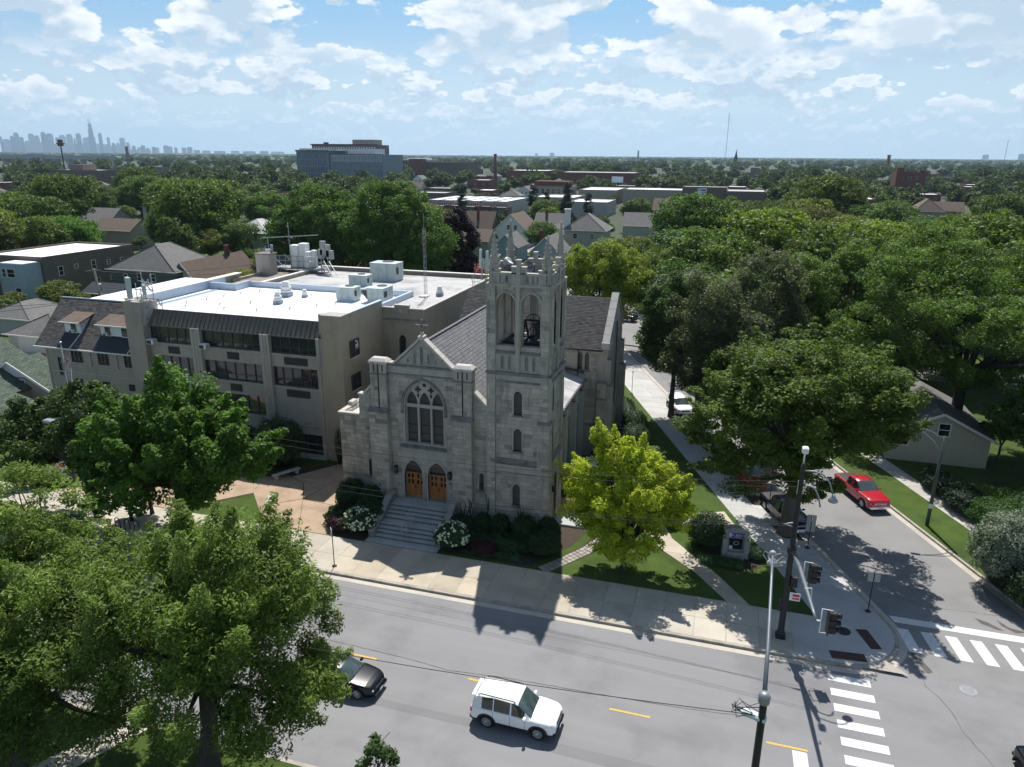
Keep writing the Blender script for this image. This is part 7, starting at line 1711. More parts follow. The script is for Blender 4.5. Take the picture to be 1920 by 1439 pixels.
# right side near buildings
t = gable_house('cream_house', 'cream clapboard house with a shallow gable behind the far hedge', 'house', 15.2, 23.4, 69.6, 80, 3.0, 5.0, 'siding_cream', 'shingle_grey', 'y', [('f', 16.2, 2.3, 1.3, 1.2), ('f', 19.6, 3.4, .85, 1.1)], ov=.45); t.rotation_euler = (0, 0, 0); keep(19, 74, 7, 2.5)
flat_block('white_roof_shop', 'low building with a bright white roof behind the grey-green street tree', 'building', 5, 17, 139, 152, 5.4, 'siding_grey', 'roof_white'); keep(11, 145, 7, 3)
flat_block('white_roof_block', 'long low building with a blinding white roof at the far right', 'building', 37, 64, 127, 142, 6.3, 'siding_grey', 'roof_white'); keep(48, 134, 14, 3)
hip_house('tile_roof_house', 'pinkish hip-roofed house among trees on the right', 68, 78, 330, 342, 6.5, 11.2, 'siding_cream', 'shingle_brown'); keep(73, 336, 7, 6)
# green-roofed house at the left edge
gh = gable_house('green_roof_house', 'tan brick bungalow with green shingle roof at the left edge', 'house', -83.5, -68.4, 49.6, 58.4, 3.4, 7.2, 'brick_tan', 'shingle_green', 'y', ov=.4)
w = MB(); w.box(-74.9, -65.9, 55, 58, -.1, 3.4); w.add([(-74.9, 55, 3.4), (-65.9, 55, 3.4), (-70.4, 55, 5.7)], [(0, 1, 2)]); w.build('front_wing', MATS['brick_tan'], gh)
w = MB(); w.add([(-73.2, 54.95, 4.25), (-67.6, 54.95, 4.25), (-70.4, 54.95, 5.68)], [(0, 1, 2)]); w.build('gable_siding', MATS['white_siding'], gh)
for a in (-75.5, -65.3): proof((a, 54.7, 3.2), (a, 58.6, 3.2), (-70.4, 58.6, 5.8), (-70.4, 54.7, 5.8), 'shingle_green', gh, 'roof', .14)
w = MB()
for a in (-75.5, -65.3): w.beam((a, 54.65, 3.1), (-70.4, 54.65, 5.7), .08, .26)
w.build('bargeboard', MATS['trim'], gh); house_window(gh, 'f', (-75, -66, 55, 58), -69.3, 3.3, 1.0, 1.2)
slates((-68.0, 49.3, 3.23), (-68.0, 58.7, 3.23), (-75.95, 58.7, 7.25), (-75.95, 49.3, 7.25), .22, .5, 'shingle_green', gh, .03, 3, .14, name='shingles'); slates((-65.3, 54.7, 3.23), (-65.3, 58.6, 3.23), (-70.4, 58.6, 5.83), (-70.4, 54.7, 5.83), .22, .5, 'shingle_green', gh, .03, 4, .14, name='shingles')
window_unit(-69.2, 54.95, 2.75, 'white window air conditioner in the gable of the green-roofed bungalow', .8)
gw_ = gable_house('green_roof_wing', 'lower green-shingled house at the left edge nearest the street', 'house', -80.2, -65, 40, 52.4, 2.75, 4.6, 'brick_tan', 'shingle_green', 'y', ov=.4)
slates((-64.6, 39.6, 2.68), (-64.6, 52.8, 2.68), (-72.5, 52.8, 4.63), (-72.5, 39.6, 4.63), .25, .55, 'shingle_green', gw_, .03, 5, .14, name='shingles'); keep(-76, 55, 12, 1)
hip_house('grey_garage', 'pale two-car garage with grey hipped roof behind the bungalow', -94.5, -85.8, 74.5, 84, 2.6, 5.0, 'siding_grey', 'shingle_grey', cat='garage', ov=.5); keep(-90, 79, 7, 1)
w = MB(); w.box(-92.8, -87.4, 74.4, 74.5, .1, 2.3); w.build('garage_door', MATS['garage_door'], bpy.data.objects['grey_garage'])
hip_house('grey_garage_far', 'second small grey-roofed garage further left', -108, -99, 82, 90, 2.6, 4.6, 'siding_grey', 'shingle_grey', cat='garage', ov=.5); keep(-103, 86, 7, 1)
fn = thing('red_fence', 'short stained red board fence beside the garage', 'fence', (-82, 72, 0)); 
for i in range(14): w = MB(); w.box(-84.4+i*.36, -84.08+i*.36, 70.0, 70.05, 0, 1.8); w.build('board', MATS['red_board'], fn)
dv = flat('driveway', [(-95, 62), (-79, 62), (-79, 74.3), (-95, 74.3)], .10+.045, 'concrete')
flat('service_road', [(-60, 112), (40, 96), (40, 104), (-60, 120)], .148, 'side_asphalt')
wt = car('suv', 'car_white', -84.6, 92.5, 20, 'white van roof glimpsed behind the parish house ridge', 'van')
# generic houses in the canopy
GH = []
protos = [lambda i: gable_house('far_house', 'x', 'house', -4, 4, -6, 6, 5.6, 8.6, 'white_siding', 'shingle_grey', 'y', [('f', -1.5, 4, .9, 1.3), ('f', 1.5, 4, .9, 1.3)]),
          lambda i: gable_house('far_house', 'x', 'house', -6, 6, -4.5, 4.5, 4.8, 8.4, 'siding_cream', 'shingle_brown', 'x', [('f', -3, 3.4, 1, 1.3), ('f', 2, 3.4, 1, 1.3)]),
          lambda i: hip_house('far_house', 'x', -5, 5, -5, 5, 5.8, 9.0, 'brick_tan', 'shingle_grey', [('f', -2, 4, 1, 1.4), ('f', 2, 4, 1, 1.4)]),
          lambda i: flat_block('far_house', 'x', 'house', -6, 6, -9, 9, 7.6, 'brick_red', 'roof_white', [('f', -3, 5.2, 1.2, 1.5), ('f', 3, 5.2, 1.2, 1.5)]),
          lambda i: flat_block('far_house', 'x', 'house', -9, 9, -8, 8, 6.4, 'brick_brown', 'roof_grey', [('f', -5, 4.5, 1.5, 1.4), ('f', 4, 4.5, 1.5, 1.4)])]
rg = random.Random(11); CR, SR_ = math.cos(rad(16.477)), math.sin(rad(16.477))
kinds = ['white gabled house half hidden in the far tree canopy', 'cream house with brown roof half hidden in the far tree canopy', 'tan house with grey hipped roof half hidden in the far tree canopy', 'brick block with bright flat roof in the far tree canopy', 'low brown block with grey flat roof in the far tree canopy']
first = {}
cnt = 0
while cnt < 105:
    d = 300 + 1150*rg.random()**1.1; a = rg.uniform(-.70, .70); vx, vy = d*math.sin(a), d*math.cos(a); x, y = vx*CR - vy*SR_, vx*SR_ + vy*CR
    x, y = round(x/13)*13 + rg.uniform(-1, 1), round(y/18)*18 + rg.uniform(-1, 1)
    if y < 150 or (y < 240 and sx(22, y) < x < sx(44, y)) or any((x-b[0])**2+(y-b[1])**2 < (b[2]+9)**2 for b in B): continue
    k = rg.choices(range(5), (3, 2, 3, 4, 2) if d > 400 else (3, 3, 3, 1, 0))[0]
    if k not in first: o = protos[k](0); first[k] = o
    else: o = copy_tree(first[k])
    o.location = (x, y, 0); s_ = rg.uniform(.85, 1.2); o.scale = (s_, s_, s_*.95); o['label'] = kinds[k]; o['group'] = 'houses in the far tree canopy'
    B.append((x, y, 9*s_, 5.0)); cnt += 1
# ------------------------------------------------------------------ skyline, 12.6 km away
def horizon_pos(u, D):
    f = 1374.1; a = math.atan((u-960)/f*math.cos(rad(17.31)) / 1.0 / 1.0); a = math.atan2((u-960)*1.0, f/math.cos(rad(17.31))*1.0 + 0); a -= rad(16.477); return D*math.sin(a), D*math.cos(a)
sk = [(0, 5, 258, 0), (5, 20, 263, 1), (20, 27, 257, 0), (27, 37, 251, 0), (37, 45, 259, 0), (46, 54, 266, 1), (54, 66, 253, 1), (66, 75, 256, 1), (78, 88, 249.5, 0), (88, 101, 252, 0), (104, 111, 259, 0), (111, 124, 255, 1), (125, 137, 253, 1), (138, 142, 260, 0), (143, 153, 251, 0), (155, 168, 259, 1),
      (185, 192, 250, 0), (200, 206, 258, 1), (208, 215, 269, 0), (217, 223, 269, 1), (223.5, 234, 259, 1), (235, 242, 268, 1), (245, 252, 274, 0), (255, 262, 277, 1), (262, 270, 273, 0), (271, 278, 278, 0), (282, 290, 276, 0), (290, 296, 277, 1), (304, 314, 273, 0), (314, 321, 275, 0), (324, 330, 277, 0), (338, 347, 277, 0), (348, 358, 276, 0), (360, 372, 282, 0), (376, 392, 283, 1), (398, 420, 284, 0), (430, 446, 283.5, 1), (452, 476, 284.5, 0), (484, 500, 284, 0), (505, 530, 285, 1), (20, 50, 270, 1), (60, 100, 268, 1), (100, 150, 270, 0), (140, 200, 270, 1), (190, 240, 274, 1), (236, 280, 281, 0), (0, 30, 272, 0), (1000, 1005, 288, 0), (1028, 1036, 287, 0), (1838, 1850, 291, 0), (1905, 1918, 290, 0)]
words_ = ['pale', 'blue-grey']
rk = random.Random(4)
for i, (a, b, top, pale) in enumerate(sk):
    D = 12600 + (600 if i % 2 else 0) + (900 if b-a > 25 else 0); (xa, ya), (xb, yb) = horizon_pos(a, D), horizon_pos(b, D)
    hy = 286.0 + (a-172)*.0077; h = max(50, (hy-top)*D*5.74e-4+26)
    c = ((xa+xb)/2, (ya+yb)/2); W_ = math.hypot(xb-xa, yb-ya); ang = math.atan2(yb-ya, xb-xa)
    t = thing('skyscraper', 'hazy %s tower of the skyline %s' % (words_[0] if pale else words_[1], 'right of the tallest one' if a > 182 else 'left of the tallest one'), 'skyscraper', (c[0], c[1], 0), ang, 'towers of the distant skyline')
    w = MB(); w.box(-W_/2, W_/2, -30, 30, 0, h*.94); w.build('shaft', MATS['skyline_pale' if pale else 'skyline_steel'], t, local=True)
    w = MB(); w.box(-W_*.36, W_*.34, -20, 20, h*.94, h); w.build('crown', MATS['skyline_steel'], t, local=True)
xa, ya = horizon_pos(172.5, 12600); m_ = 7.1
t = thing('skyscraper', 'tallest stepped dark tower of the skyline with twin antennas', 'skyscraper', (xa, ya, 0), rad(45))
w = MB(); w.box(-6.4*m_, 6*m_, -30, 30, 0, 33*m_); w.box(-4.6*m_, 4.2*m_, -30, 30, 33*m_, 47*m_); w.box(-3.2*m_, 3.0*m_, -25, 25, 47*m_, 58*m_); w.build('shaft', MATS['skyline_steel'], t, local=True)
for dx in (-1.6, 1.6): w = MB(); w.box(dx*m_-4, dx*m_+4, -4, 4, 58*m_, 66*m_); w.build('antenna', MATS['skyline_pale'], t, local=True)
# ------------------------------------------------------------------ the trees by name
# street tree in front of the school
tree('maple_tree', 'bright green maple on the pavement before the school', -36.45, 38.7, 12.5, [(-36.3, 38.9, 7.0, 5.4, 4.4, 3.4), (-35.2, 38.9, 9.6, 2.6, 2.6, 2.8), (-40.3, 38.6, 6.6, 3.2, 3.2, 2.6), (-32.0, 38.9, 7.2, 2.9, 3.0, 2.2), (-38.6, 38.6, 9.0, 1.9, 2.0, 2.2), (-36.5, 37.6, 5.0, 5.2, 3.2, 1.8)],
     'maple', 200, 400, .9, (.14, .085), .36, 'bark_dark', 3, fork=4.0, lean=(.4, 0), nl=18, up=.7, flat_=1.0, cvar=.14, spray=.4)
tree('dark_street_tree', 'dark leaning street tree left of the bright maple', -44.1, 39.1, 11, [(-46.5, 39.3, 7.2, 4.6, 3.8, 3.2), (-43.4, 39.3, 8.6, 2.6, 2.6, 2.2), (-49.5, 39.2, 5.8, 2.6, 2.6, 2.2), (-42.2, 38.8, 5.4, 2.1, 2.2, 1.6)], 'dark', 130, 300, .85, (.12, .075), .30, 'bark_dark', 5, fork=4.2, lean=(-1.3, 0), nl=14, cvar=.2)
tree('hanging_tree', 'small dark tree hanging over the pavement between the two street trees', -40.6, 40.6, 6, [(-41.2, 40.4, 4.7, 1.9, 1.8, 1.9), (-40.8, 40.2, 3.2, 1.4, 1.4, 1.3)], 'dark', 34, 300, .62, (.11, .07), .14, 'bark_dark', 6, fork=2.0, nl=5)
# the large tree in the foreground
tree('big_ash_tree', 'largest foreground tree spreading across the near road at lower left', -20.4, 21.4, 12, [(-20.0, 21.8, 8.9, 4.5, 4.2, 2.9), (-24.3, 21.6, 7.9, 4.4, 4.0, 2.6), (-17.2, 22.4, 7.6, 2.4, 3.2, 2.5), (-15.8, 22.6, 4.6, 1.7, 1.8, 1.6), (-18.7, 22.6, 10.3, 2.6, 2.8, 1.8), (-18.9, 19.5, 6.5, 2.8, 2.5, 2.0), (-16.6, 20.4, 5.2, 1.7, 1.8, 1.5), (-22.5, 23.5, 5.8, 3.2, 2.4, 1.6)],
     'ash', 300, 400, .80, (.105, .035), .42, 'bark_dark', 11, fork=4.6, lean=(.3, .2), nl=26, up=.65, droop=.35, flat_=.9, cvar=.14, spray=.3)
tree('wide_ash_tree', 'second foreground tree filling the lower left corner', -28.6, 19.2, 10, [(-27.2, 19.8, 6.9, 4.0, 3.6, 2.4), (-31.2, 19.6, 6.0, 3.2, 3.2, 2.6), (-25.0, 19.4, 4.6, 3.2, 2.6, 2.0), (-29.0, 18.2, 4.0, 4.0, 2.4, 2.0)], 'ash_soft', 220, 360, .82, (.105, .035), .34, 'bark_dark', 12, fork=3.6, nl=18, up=.65, droop=.35, flat_=.9, cvar=.16)
tree('pale_ash_tree', 'paler young tree at the left edge above the lower left corner', -31.2, 23.6, 12, [(-31.4, 23.8, 10.2, 3.1, 2.8, 2.0), (-33.4, 23.4, 8.4, 2.4, 2.4, 2.0), (-28.4, 24.0, 7.9, 2.8, 2.6, 1.9), (-31, 23.4, 6.9, 3.6, 2.8, 1.5)], 'ash', 150, 260, .72, (.10, .038), .2, 'bark', 13, fork=5.0, nl=14, up=.65, cvar=.14)
tree('near_left_tree', 'fresh green tree touching the left picture edge', -30.4, 20.6, 9, [(-30.6, 20.9, 7.6, 2.0, 2.2, 1.6), (-32.5, 21.0, 6.0, 2.2, 2.2, 1.8)], 'maple', 60, 260, .7, (.11, .06), .16, 'bark', 14, fork=3.6, nl=8)
tree('young_street_tree', 'thin young tree with a pale flat crown over the far left pavement', -46.9, 36.9, 5, [(-47.2, 36.9, 4.2, 1.5, 1.4, .7), (-46.4, 36.9, 3.4, 1.0, 1.0, .5)], 'ash', 22, 220, .5, (.09, .045), .05, 'bark', 15, fork=2.8, nl=6)
tree('sapling_tree', 'sparse sapling top rising into view at the bottom edge', -8.1, 14.6, 11.4, [(-8.15, 14.6, 10.4, .55, .5, .75), (-8.55, 14.6, 9.7, .45, .4, .5), (-7.6, 14.6, 9.8, .45, .4, .5)], 'dark', 34, 70, .24, (.07, .035), .07, 'bark_dark', 16, fork=8.6, nl=14, hollow=.1)
# gold tree
rngs = np.random.default_rng(5)
gb = [(-5.0, 43.6, 5.8, 3.5, 3.0, 2.0), (-6.9, 43.6, 9.0, .7, .7, 1.5), (-4.6, 43.7, 8.5, 1.1, 1.0, 1.3), (-5.8, 43.6, 8.0, 1.5, 1.3, 1.2), (-3.6, 43.7, 7.3, 1.5, 1.5, 1.1), (-8.0, 43.3, 6.3, 1.3, 1.4, 1.3), (-2.3, 43.6, 5.9, 1.3, 1.5, .6), (-2.4, 43.4, 4.2, 1.4, 1.5, .8), (-5.1, 43.2, 3.5, 3.5, 2.6, 1.2), (-7.6, 43.2, 4.3, 1.5, 1.6, 1.2), (-1.6, 43.6, 5.0, .7, .9, .5), (-5.0, 43.0, 2.3, 1.8, 1.8, .8)]
tree('golden_tree', 'yellow-green tree on the corner lawn beside the tower', -5.0, 43.4, 10.6, gb, 'gold', 330, 230, .52, (.090, .042), .20, 'bark_dark', 21, fork=2.0, nl=30, up=.75, flat_=.75, shell=.40, cvar=.12, spray=.45)
# the layered street tree on the right
tb = [(5.58, 48.73, 13.29, 5.21, 4.69, 2.33), (2.23, 48.36, 11.53, 3.91, 3.67, 1.86), (8.93, 48.73, 11.06, 2.98, 3.47, 2.42), (4.65, 47.62, 9.85, 5.58, 3.67, 2.42), (0.56, 48.92, 9.11, 2.79, 3.06, 1.86), (4.19, 47.9, 6.69, 4.65, 2.86, 1.86), (10.6, 51.5, 10.2, 1.9, 2.6, 1.8), (4.2, 45.6, 12.4, 3.2, 2.0, 1.5), (9.6, 50.8, 9.0, 1.9, 2.2, 1.5), (9.5, 56, 11.2, 3.6, 4.2, 1.8), (5, 57, 11.8, 4.6, 4.2, 2.2)]
tree('spreading_tree', 'large spreading layered tree over the parked cars right of the church', 5.65, 51.9, 15.6, tb, 'linden', 400, 270, 1.0, (.12, .065), .50, 'bark', 31, fork=4.4, lean=(.2, -.6), nl=34, up=.9, flat_=.40, shell=.5, cvar=.17, spray=.25)
tree('street_tree', 'grey-green upright street tree behind the spreading one', -1.77, 69.2, 17.4, [(-1.6, 69.3, 12.4, 3.5, 3.4, 4.4), (-1.4, 69.4, 8.4, 3.9, 3.4, 3.2), (1.3, 70, 10.5, 2.4, 2.6, 3.0)], 'grey', 210, 250, .95, (.13, .07), .42, 'bark', 33, fork=4.6, nl=18, flat_=1.0, droop=.3)
tree('street_tree', 'dark upright street tree nearest the church transept', -4.6, 75.0, 16, [(-5.4, 75.2, 11.8, 2.9, 3.0, 3.8), (-4.9, 75.2, 8.4, 3.4, 3.2, 3.2)], 'dark', 170, 250, .9, (.13, .08), .30, 'bark_dark', 34, fork=4.4, nl=14)
tree('street_tree', 'slim street tree whose trunk stands beside the silver parked car', .5, 63.4, 11, [(1.6, 63.8, 8.2, 3.0, 2.8, 2.6), (.8, 63.6, 6.2, 2.2, 2.2, 1.6)], 'linden', 100, 250, .9, (.13, .075), .26, 'bark_dark', 35, fork=3.4, lean=(.4, 0), nl=10)
tree('street_tree', 'tall grey-green tree rising right of the upright street trees', 3.6, 82, 17.5, [(3.8, 82, 12.2, 4.2, 4.0, 4.6), (3.2, 82, 8.0, 4.0, 4.0, 3.0)], 'grey', 190, 240, 1.0, (.14, .075), .35, 'bark', 36, fork=5, nl=16, flat_=1.0)
# big locusts on the right
tree('locust_tree', 'huge fine-leaved tree leaning over the cream house', 22.2, 76.4, 20, [(18.0, 77, 15.2, 6.0, 5.4, 4.2), (24.8, 78, 14.0, 6.0, 5.4, 4.2), (14.6, 75.6, 11.0, 4.6, 4.6, 3.2), (22.0, 74.5, 9.8, 6.0, 4.0, 3.0), (28.6, 76, 9.6, 4.6, 4.6, 3.6), (19.0, 80, 17.8, 4.4, 4.0, 2.4), (19.5, 69.5, 13.5, 4.0, 3.4, 2.0), (25.5, 68, 11.5, 4.0, 3.4, 2.2), (17, 73, 8.6, 3.4, 2.8, 1.8), (22.5, 72, 8, 3, 2.6, 1.4)], 'locust', 420, 250, 1.15, (.135, .06), .60, 'bark_dark', 41, fork=5.6, nl=30, up=.7, flat_=.6, cvar=.18)
tree('locust_tree', 'fine-leaved tree behind the cream house toward the centre', 12.5, 90, 18, [(11.5, 90, 12.5, 6.0, 5.0, 4.2), (15.5, 91, 15.0, 4.6, 4.4, 3.0), (8.5, 90, 9.8, 4.0, 4.0, 3.0)], 'locust', 230, 230, 1.2, (.15, .07), .5, 'bark_dark', 42, fork=5.6, nl=18, up=.7, flat_=.6)
tree('yard_tree', 'dark yard tree at the right edge behind the hedge', 26.6, 62.5, 10, [(26.8, 63, 7.2, 3.4, 3.4, 2.6), (28.6, 62, 5.2, 3.0, 3.0, 2.2), (24.8, 64, 6.2, 2.4, 2.4, 1.8)], 'dark', 120, 240, .95, (.13, .08), .3, 'bark_dark', 43, fork=3.2, nl=12)
tree('bright_yard_tree', 'sunlit bright green shrub tree right of the cream house', 25.2, 72.5, 6, [(25.2, 72.5, 4.0, 2.0, 2.0, 1.8)], 'lime', 34, 240, .7, (.12, .07), .12, 'bark', 44, fork=1.6, nl=5).children[0].color = (.5, .6, .8, 1)
# behind the church
tree('willowy_tree', 'yellow-green spreading tree behind the transept roof', -17.2, 103, 16.4, [(-17.4, 103, 12.0, 5.0, 4.6, 3.6), (-13.8, 103, 10.4, 3.6, 3.6, 3.6), (-20.6, 103, 10.4, 3.2, 3.4, 3.2), (-16.5, 102, 7.6, 5.4, 4.0, 2.4)], 'willow', 230, 240, 1.15, (.15, .08), .42, 'bark_dark', 51, fork=4.4, nl=22, flat_=.85)
tree('copper_beech', 'dark purple beech standing behind the school roof', -44.6, 118, 17.8, [(-44.6, 118, 12.0, 3.4, 3.3, 4.8), (-43.8, 118, 7.5, 4.0, 3.6, 3.6), (-44.8, 118, 16.0, 1.4, 1.4, 1.8)], 'purple', 190, 220, 1.0, (.17, .11), .35, 'bark_dark', 52, fork=3.5, nl=10)
tree('small_conifer', 'small pointed dark tree just before the purple beech', -38.2, 100, 10.6, [(-38.2, 100, 7.6, 1.5, 1.5, 2.6), (-38.2, 100, 5.0, 2.1, 2.1, 2.4)], 'dark', 60, 220, .7, (.13, .08), .15, 'bark_dark', 53, fork=2.5, nl=5)
tree('elm_tree', 'huge green tree behind the school roof, nearer the beech', -53.6, 112, 22.8, [(-53.5, 112, 17.4, 7.2, 6.2, 5.0), (-47.8, 111.5, 13.0, 4.6, 4.4, 4.6), (-57.5, 112, 13.6, 5.0, 5.0, 4.6), (-51, 111, 10.0, 6.6, 5.0, 3.4)], 'green', 380, 210, 1.35, (.17, .10), .6, 'bark_dark', 54, fork=6.5, nl=24, flat_=.65, cvar=.18)
tree('elm_tree', 'huge green tree behind the school roof, left of its neighbour', -70.6, 118, 21.4, [(-70.6, 118, 16.4, 7.4, 6.2, 4.8), (-64.5, 117, 13.4, 5.2, 5.0, 4.6), (-76.0, 117, 12.6, 5.0, 5.0, 4.4), (-69.5, 116, 10.2, 6.6, 5.0, 3.0)], 'green', 380, 210, 1.35, (.17, .10), .6, 'bark_dark', 55, fork=6.5, nl=24, flat_=.65, cvar=.18)
# ------------------------------------------------------------------ shrubs and beds
def shrub(name, label, x, y, rx, ry, h, kind, n, leaf, seed=1, z=Z0, group=None, cat='shrub', core=True, flat_=.9, rz=0., lift=0.):
    rng = np.random.default_rng(seed); t = thing(name, label, cat, (x, y, z), rz, group)
    d = unit_(rng.normal(size=(n, 3))); d[:, 2] = np.abs(d[:, 2])*1.0 - .25; d = unit_(d); q = np.sign(d)*np.abs(d)**flat_; q /= np.maximum(np.linalg.norm(q, axis=1, keepdims=True), .01)
    r = rng.uniform(.84, 1.08, n)*(1+.10*np.sin(d[:, 0]*9+seed)*np.cos(d[:, 1]*8+d[:, 2]*5)); C = q*r[:, None]*np.array([rx, ry, h*.56]); C[:, 2] += h*.48+lift; C[:, 2] = np.maximum(C[:, 2], .04)
    nrm = unit_(d*.9+rng.normal(size=(n, 3))*.5+np.array([0, 0, .25])); tt = unit_(np.cross(nrm, rng.normal(size=(n, 3)))); bb = np.cross(nrm, tt); s = rng.uniform(.6, 1.3, n)[:, None]
    mesh_obj('foliage', leaf_mesh('foliage', C, tt*leaf[0]*s, bb*leaf[1]*s, kind, np.clip(rng.normal(0, .2, n), -.5, .7)), t)
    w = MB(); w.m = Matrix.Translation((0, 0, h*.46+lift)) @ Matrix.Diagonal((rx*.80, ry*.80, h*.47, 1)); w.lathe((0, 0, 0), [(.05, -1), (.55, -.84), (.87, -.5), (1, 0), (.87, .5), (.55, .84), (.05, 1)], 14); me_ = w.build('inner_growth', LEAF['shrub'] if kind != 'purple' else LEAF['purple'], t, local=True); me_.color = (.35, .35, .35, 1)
    return t
lv = (.062, .040)
for i, (x, y, r, h, lb) in enumerate(((-26.3, 45.6, 1.15, 2.5, 'tallest clipped round shrub at the left of the church steps'), (-24.4, 45.2, .95, 2.4, 'round shrub against the wall under the small left window'), (-24.0, 44.0, 1.05, 2.1, 'dark round shrub directly beside the left cheek wall'), (-26.0, 43.9, 1.35, 1.15, 'low spreading clipped shrub behind the barberry'))):
    shrub('clipped_shrub', lb, x, y, r, r, h, 'shrub', 6000, lv, 60+i)
shrub('barberry_bush', 'dark red barberry at the plaza edge left of the steps', -25.7, 42.75, 1.0, .8, .95, 'barberry', 3500, lv, 66)
shrub('barberry_bush', 'dark red barberry in front of the long hedge right of the steps', -14.6, 42.5, .95, .62, .95, 'barberry', 3500, lv, 67)
for i, (x, y, r, h, lb) in enumerate(((-17.0, 44.6, 1.1, 1.35, 'low round shrub right of the steps'), (-15.55, 45.3, .62, 1.5, 'narrow round shrub under the small right window'), (-14.2, 45.2, .72, 1.6, 'round shrub left of the bare vine stem'), (-12.3, 45.0, .92, 1.9, 'tallest round shrub below the lowest tower window'), (-10.7, 45.6, .8, 1.7, 'round shrub at the tower corner'), (-10.6, 43.9, 1.15, 1.5, 'wide shrub half in tower shadow by the stepping path'))):
    shrub('clipped_shrub', lb, x, y, r, r, h, 'shrub', 5000, lv, 70+i)
shrub('clipped_hedge', 'long low dark hedge right of the steps below the tower', -14.6, 43.55, 3.6, .95, 1.05, 'shrub', 12000, lv, 80, cat='hedge', flat_=.6)
for x, y, lb, sd_ in ((-24.15, 42.85, 'white flowering hydrangea left of the steps', 81), (-16.95, 42.75, 'white flowering hydrangea right of the steps', 82)):
    t = shrub('hydrangea', lb, x, y, 1.15, 1.05, 1.75, 'hosta', 5000, (.07, .045), sd_); rr = random.Random(sd_); t.children[0].color = (.35, .40, .3, 1)
    cm = MB(); cm.lathe((0, 0, 0), [(.035, -.06), (.075, -.03), (.08, .02), (.05, .07), (.01, .10)], 7)
    me_ = bpy.data.meshes.new('flower_head'); me_.from_pydata(cm.v, [], cm.f); me_.materials.append(MATS['petal'])
    for k in range(135):
        a, b = rr.uniform(0, 2*math.pi), math.asin(rr.uniform(-.25, 1)); o = mesh_obj('flower_head', me_, t); q = rr.uniform(1.0, 1.08); o.location = (1.15*q*math.cos(a)*math.cos(b), 1.05*q*math.sin(a)*math.cos(b), .84+.95*q*math.sin(b)); s_ = rr.uniform(.8, 1.25); o.scale = (s_, s_, s_); o.rotation_euler = (rr.uniform(-.6, .6), rr.uniform(-.6, .6), a)
        g_ = rr.uniform(.8, 1.1); o.color = (g_, g_, g_*rr.uniform(.8, 1.15), 1)
# vines on the wall
for i, (x, z1, lb) in enumerate(((-17.2, 2.3, 'bare vine climbing beside the steps'), (-16.5, 2.6, 'bare vine stems under the small window'), (-15.3, 2.9, 'bare vine stem in the tower corner'), (-12.9, 2.2, 'thick twisted vine trunk at the tower base'))):
    t = thing('climbing_vine', lb, 'vine', (x, 46.0, Z0)); rr = random.Random(i+40)
    for k in range(3):
        w = MB(); P = [(x+rr.uniform(-.1, .1), 45.95, Z0)]; q = x+rr.uniform(-.2, .2)
        for j in range(1, 6): q += rr.uniform(-.18, .18); P.append((q, 45.88 if i < 3 else 46.0, Z0+(z1-Z0)*j/5*rr.uniform(.9, 1)))
        w.tube(P, [.06 if i == 3 else .035]*5+[.012], 5); w.build('stem', MATS['bark_dark'], t)
# school side
shrub('round_yew', 'big clipped round yew before the school ground floor', -36.4, 51.2, 2.2, 1.9, 4.3, 'shrub', 16000, (.06, .04), 90)
shrub('round_yew', 'second clipped yew half behind the maple crown', -40.2, 50.6, 2.0, 1.8, 3.6, 'hedge', 12000, (.06, .04), 91)
shrub('round_shrub', 'round pale shrub at the left edge by the green roofs', -59.4, 46.6, 1.6, 1.6, 2.6, 'yew', 7000, (.06, .04), 92).children[0].color = (.5, .5, .5, 1)
shrub('vine_bush', 'pale dry climber at the school corner by the church', -31.6, 53.2, .35, .35, 3.3, 'silver', 1800, (.05, .03), 93).children[0].color = (.9, .8, .8, 1)
# along the aisle and the side street
for i, (x, y, rx, ry, h, k, lb) in enumerate(((-9.4, 55.3, 1.1, 2.4, 2.3, 'yew', 'pale green clipped hedge block beside the aisle wall'), (-9.6, 52.4, .9, .9, 2.2, 'yew', 'smaller pale clipped shrub near the side door'), (-9.3, 59.6, 1.0, 1.2, 1.9, 'barberry', 'dark reddish shrub below the aisle'), (-8.5, 63.0, .6, .6, 2.6, 'spruce', 'narrow dark cone shrub at the transept corner'), (-7.2, 64.8, 1.4, 2.0, 2.3, 'shrub', 'dark shrub mass against the transept gable'), (-7.6, 68.8, 1.2, 1.5, 2.2, 'shrub', 'dark clipped shrub further along the gable'), (-8.9, 72.6, .95, 3.4, 1.8, 'hedge', 'narrow clipped hedge leading along the side pavement'))):
    o = shrub('hedge_shrub', lb, x, y, rx, ry, h, k, 6000, (.055, .035), 100+i, flat_=.6 if i in (0, 6) else .9, rz=.2 if i == 6 else 0)
for i, (x, y, r, h, k, lb) in enumerate(((.2, 48.4, 1.45, 2.3, 'shrub', 'dark round shrub behind the stone sign'), (-2.9, 51.7, 1.0, 3.0, 'shrub', 'tall clipped dark shrub right of the golden tree'), (3.5, 47.6, .6, .7, 'yew', 'small clump beside the stone sign'))):
    shrub('round_shrub', lb, x, y, r, r, h, k, 7000, (.06, .04), 110+i)
def daylilies(x0, x1, y0, y1, n, label, seed):
    rr = np.random.default_rng(seed); C = np.stack([rr.uniform(x0, x1, n), rr.uniform(y0, y1, n), rr.uniform(.2, .45, n)], 1); A = unit_(rr.normal(size=(n, 3))*np.array([1, 1, .3])+np.array([0, 0, .55]))*.24; Bv = unit_(np.cross(A, rr.normal(size=(n, 3))))*.022
    mesh_obj('daylilies', leaf_mesh('daylilies', C, A, Bv, 'yew', rr.normal(0, .2, n)), None, kind='stuff', label=label)
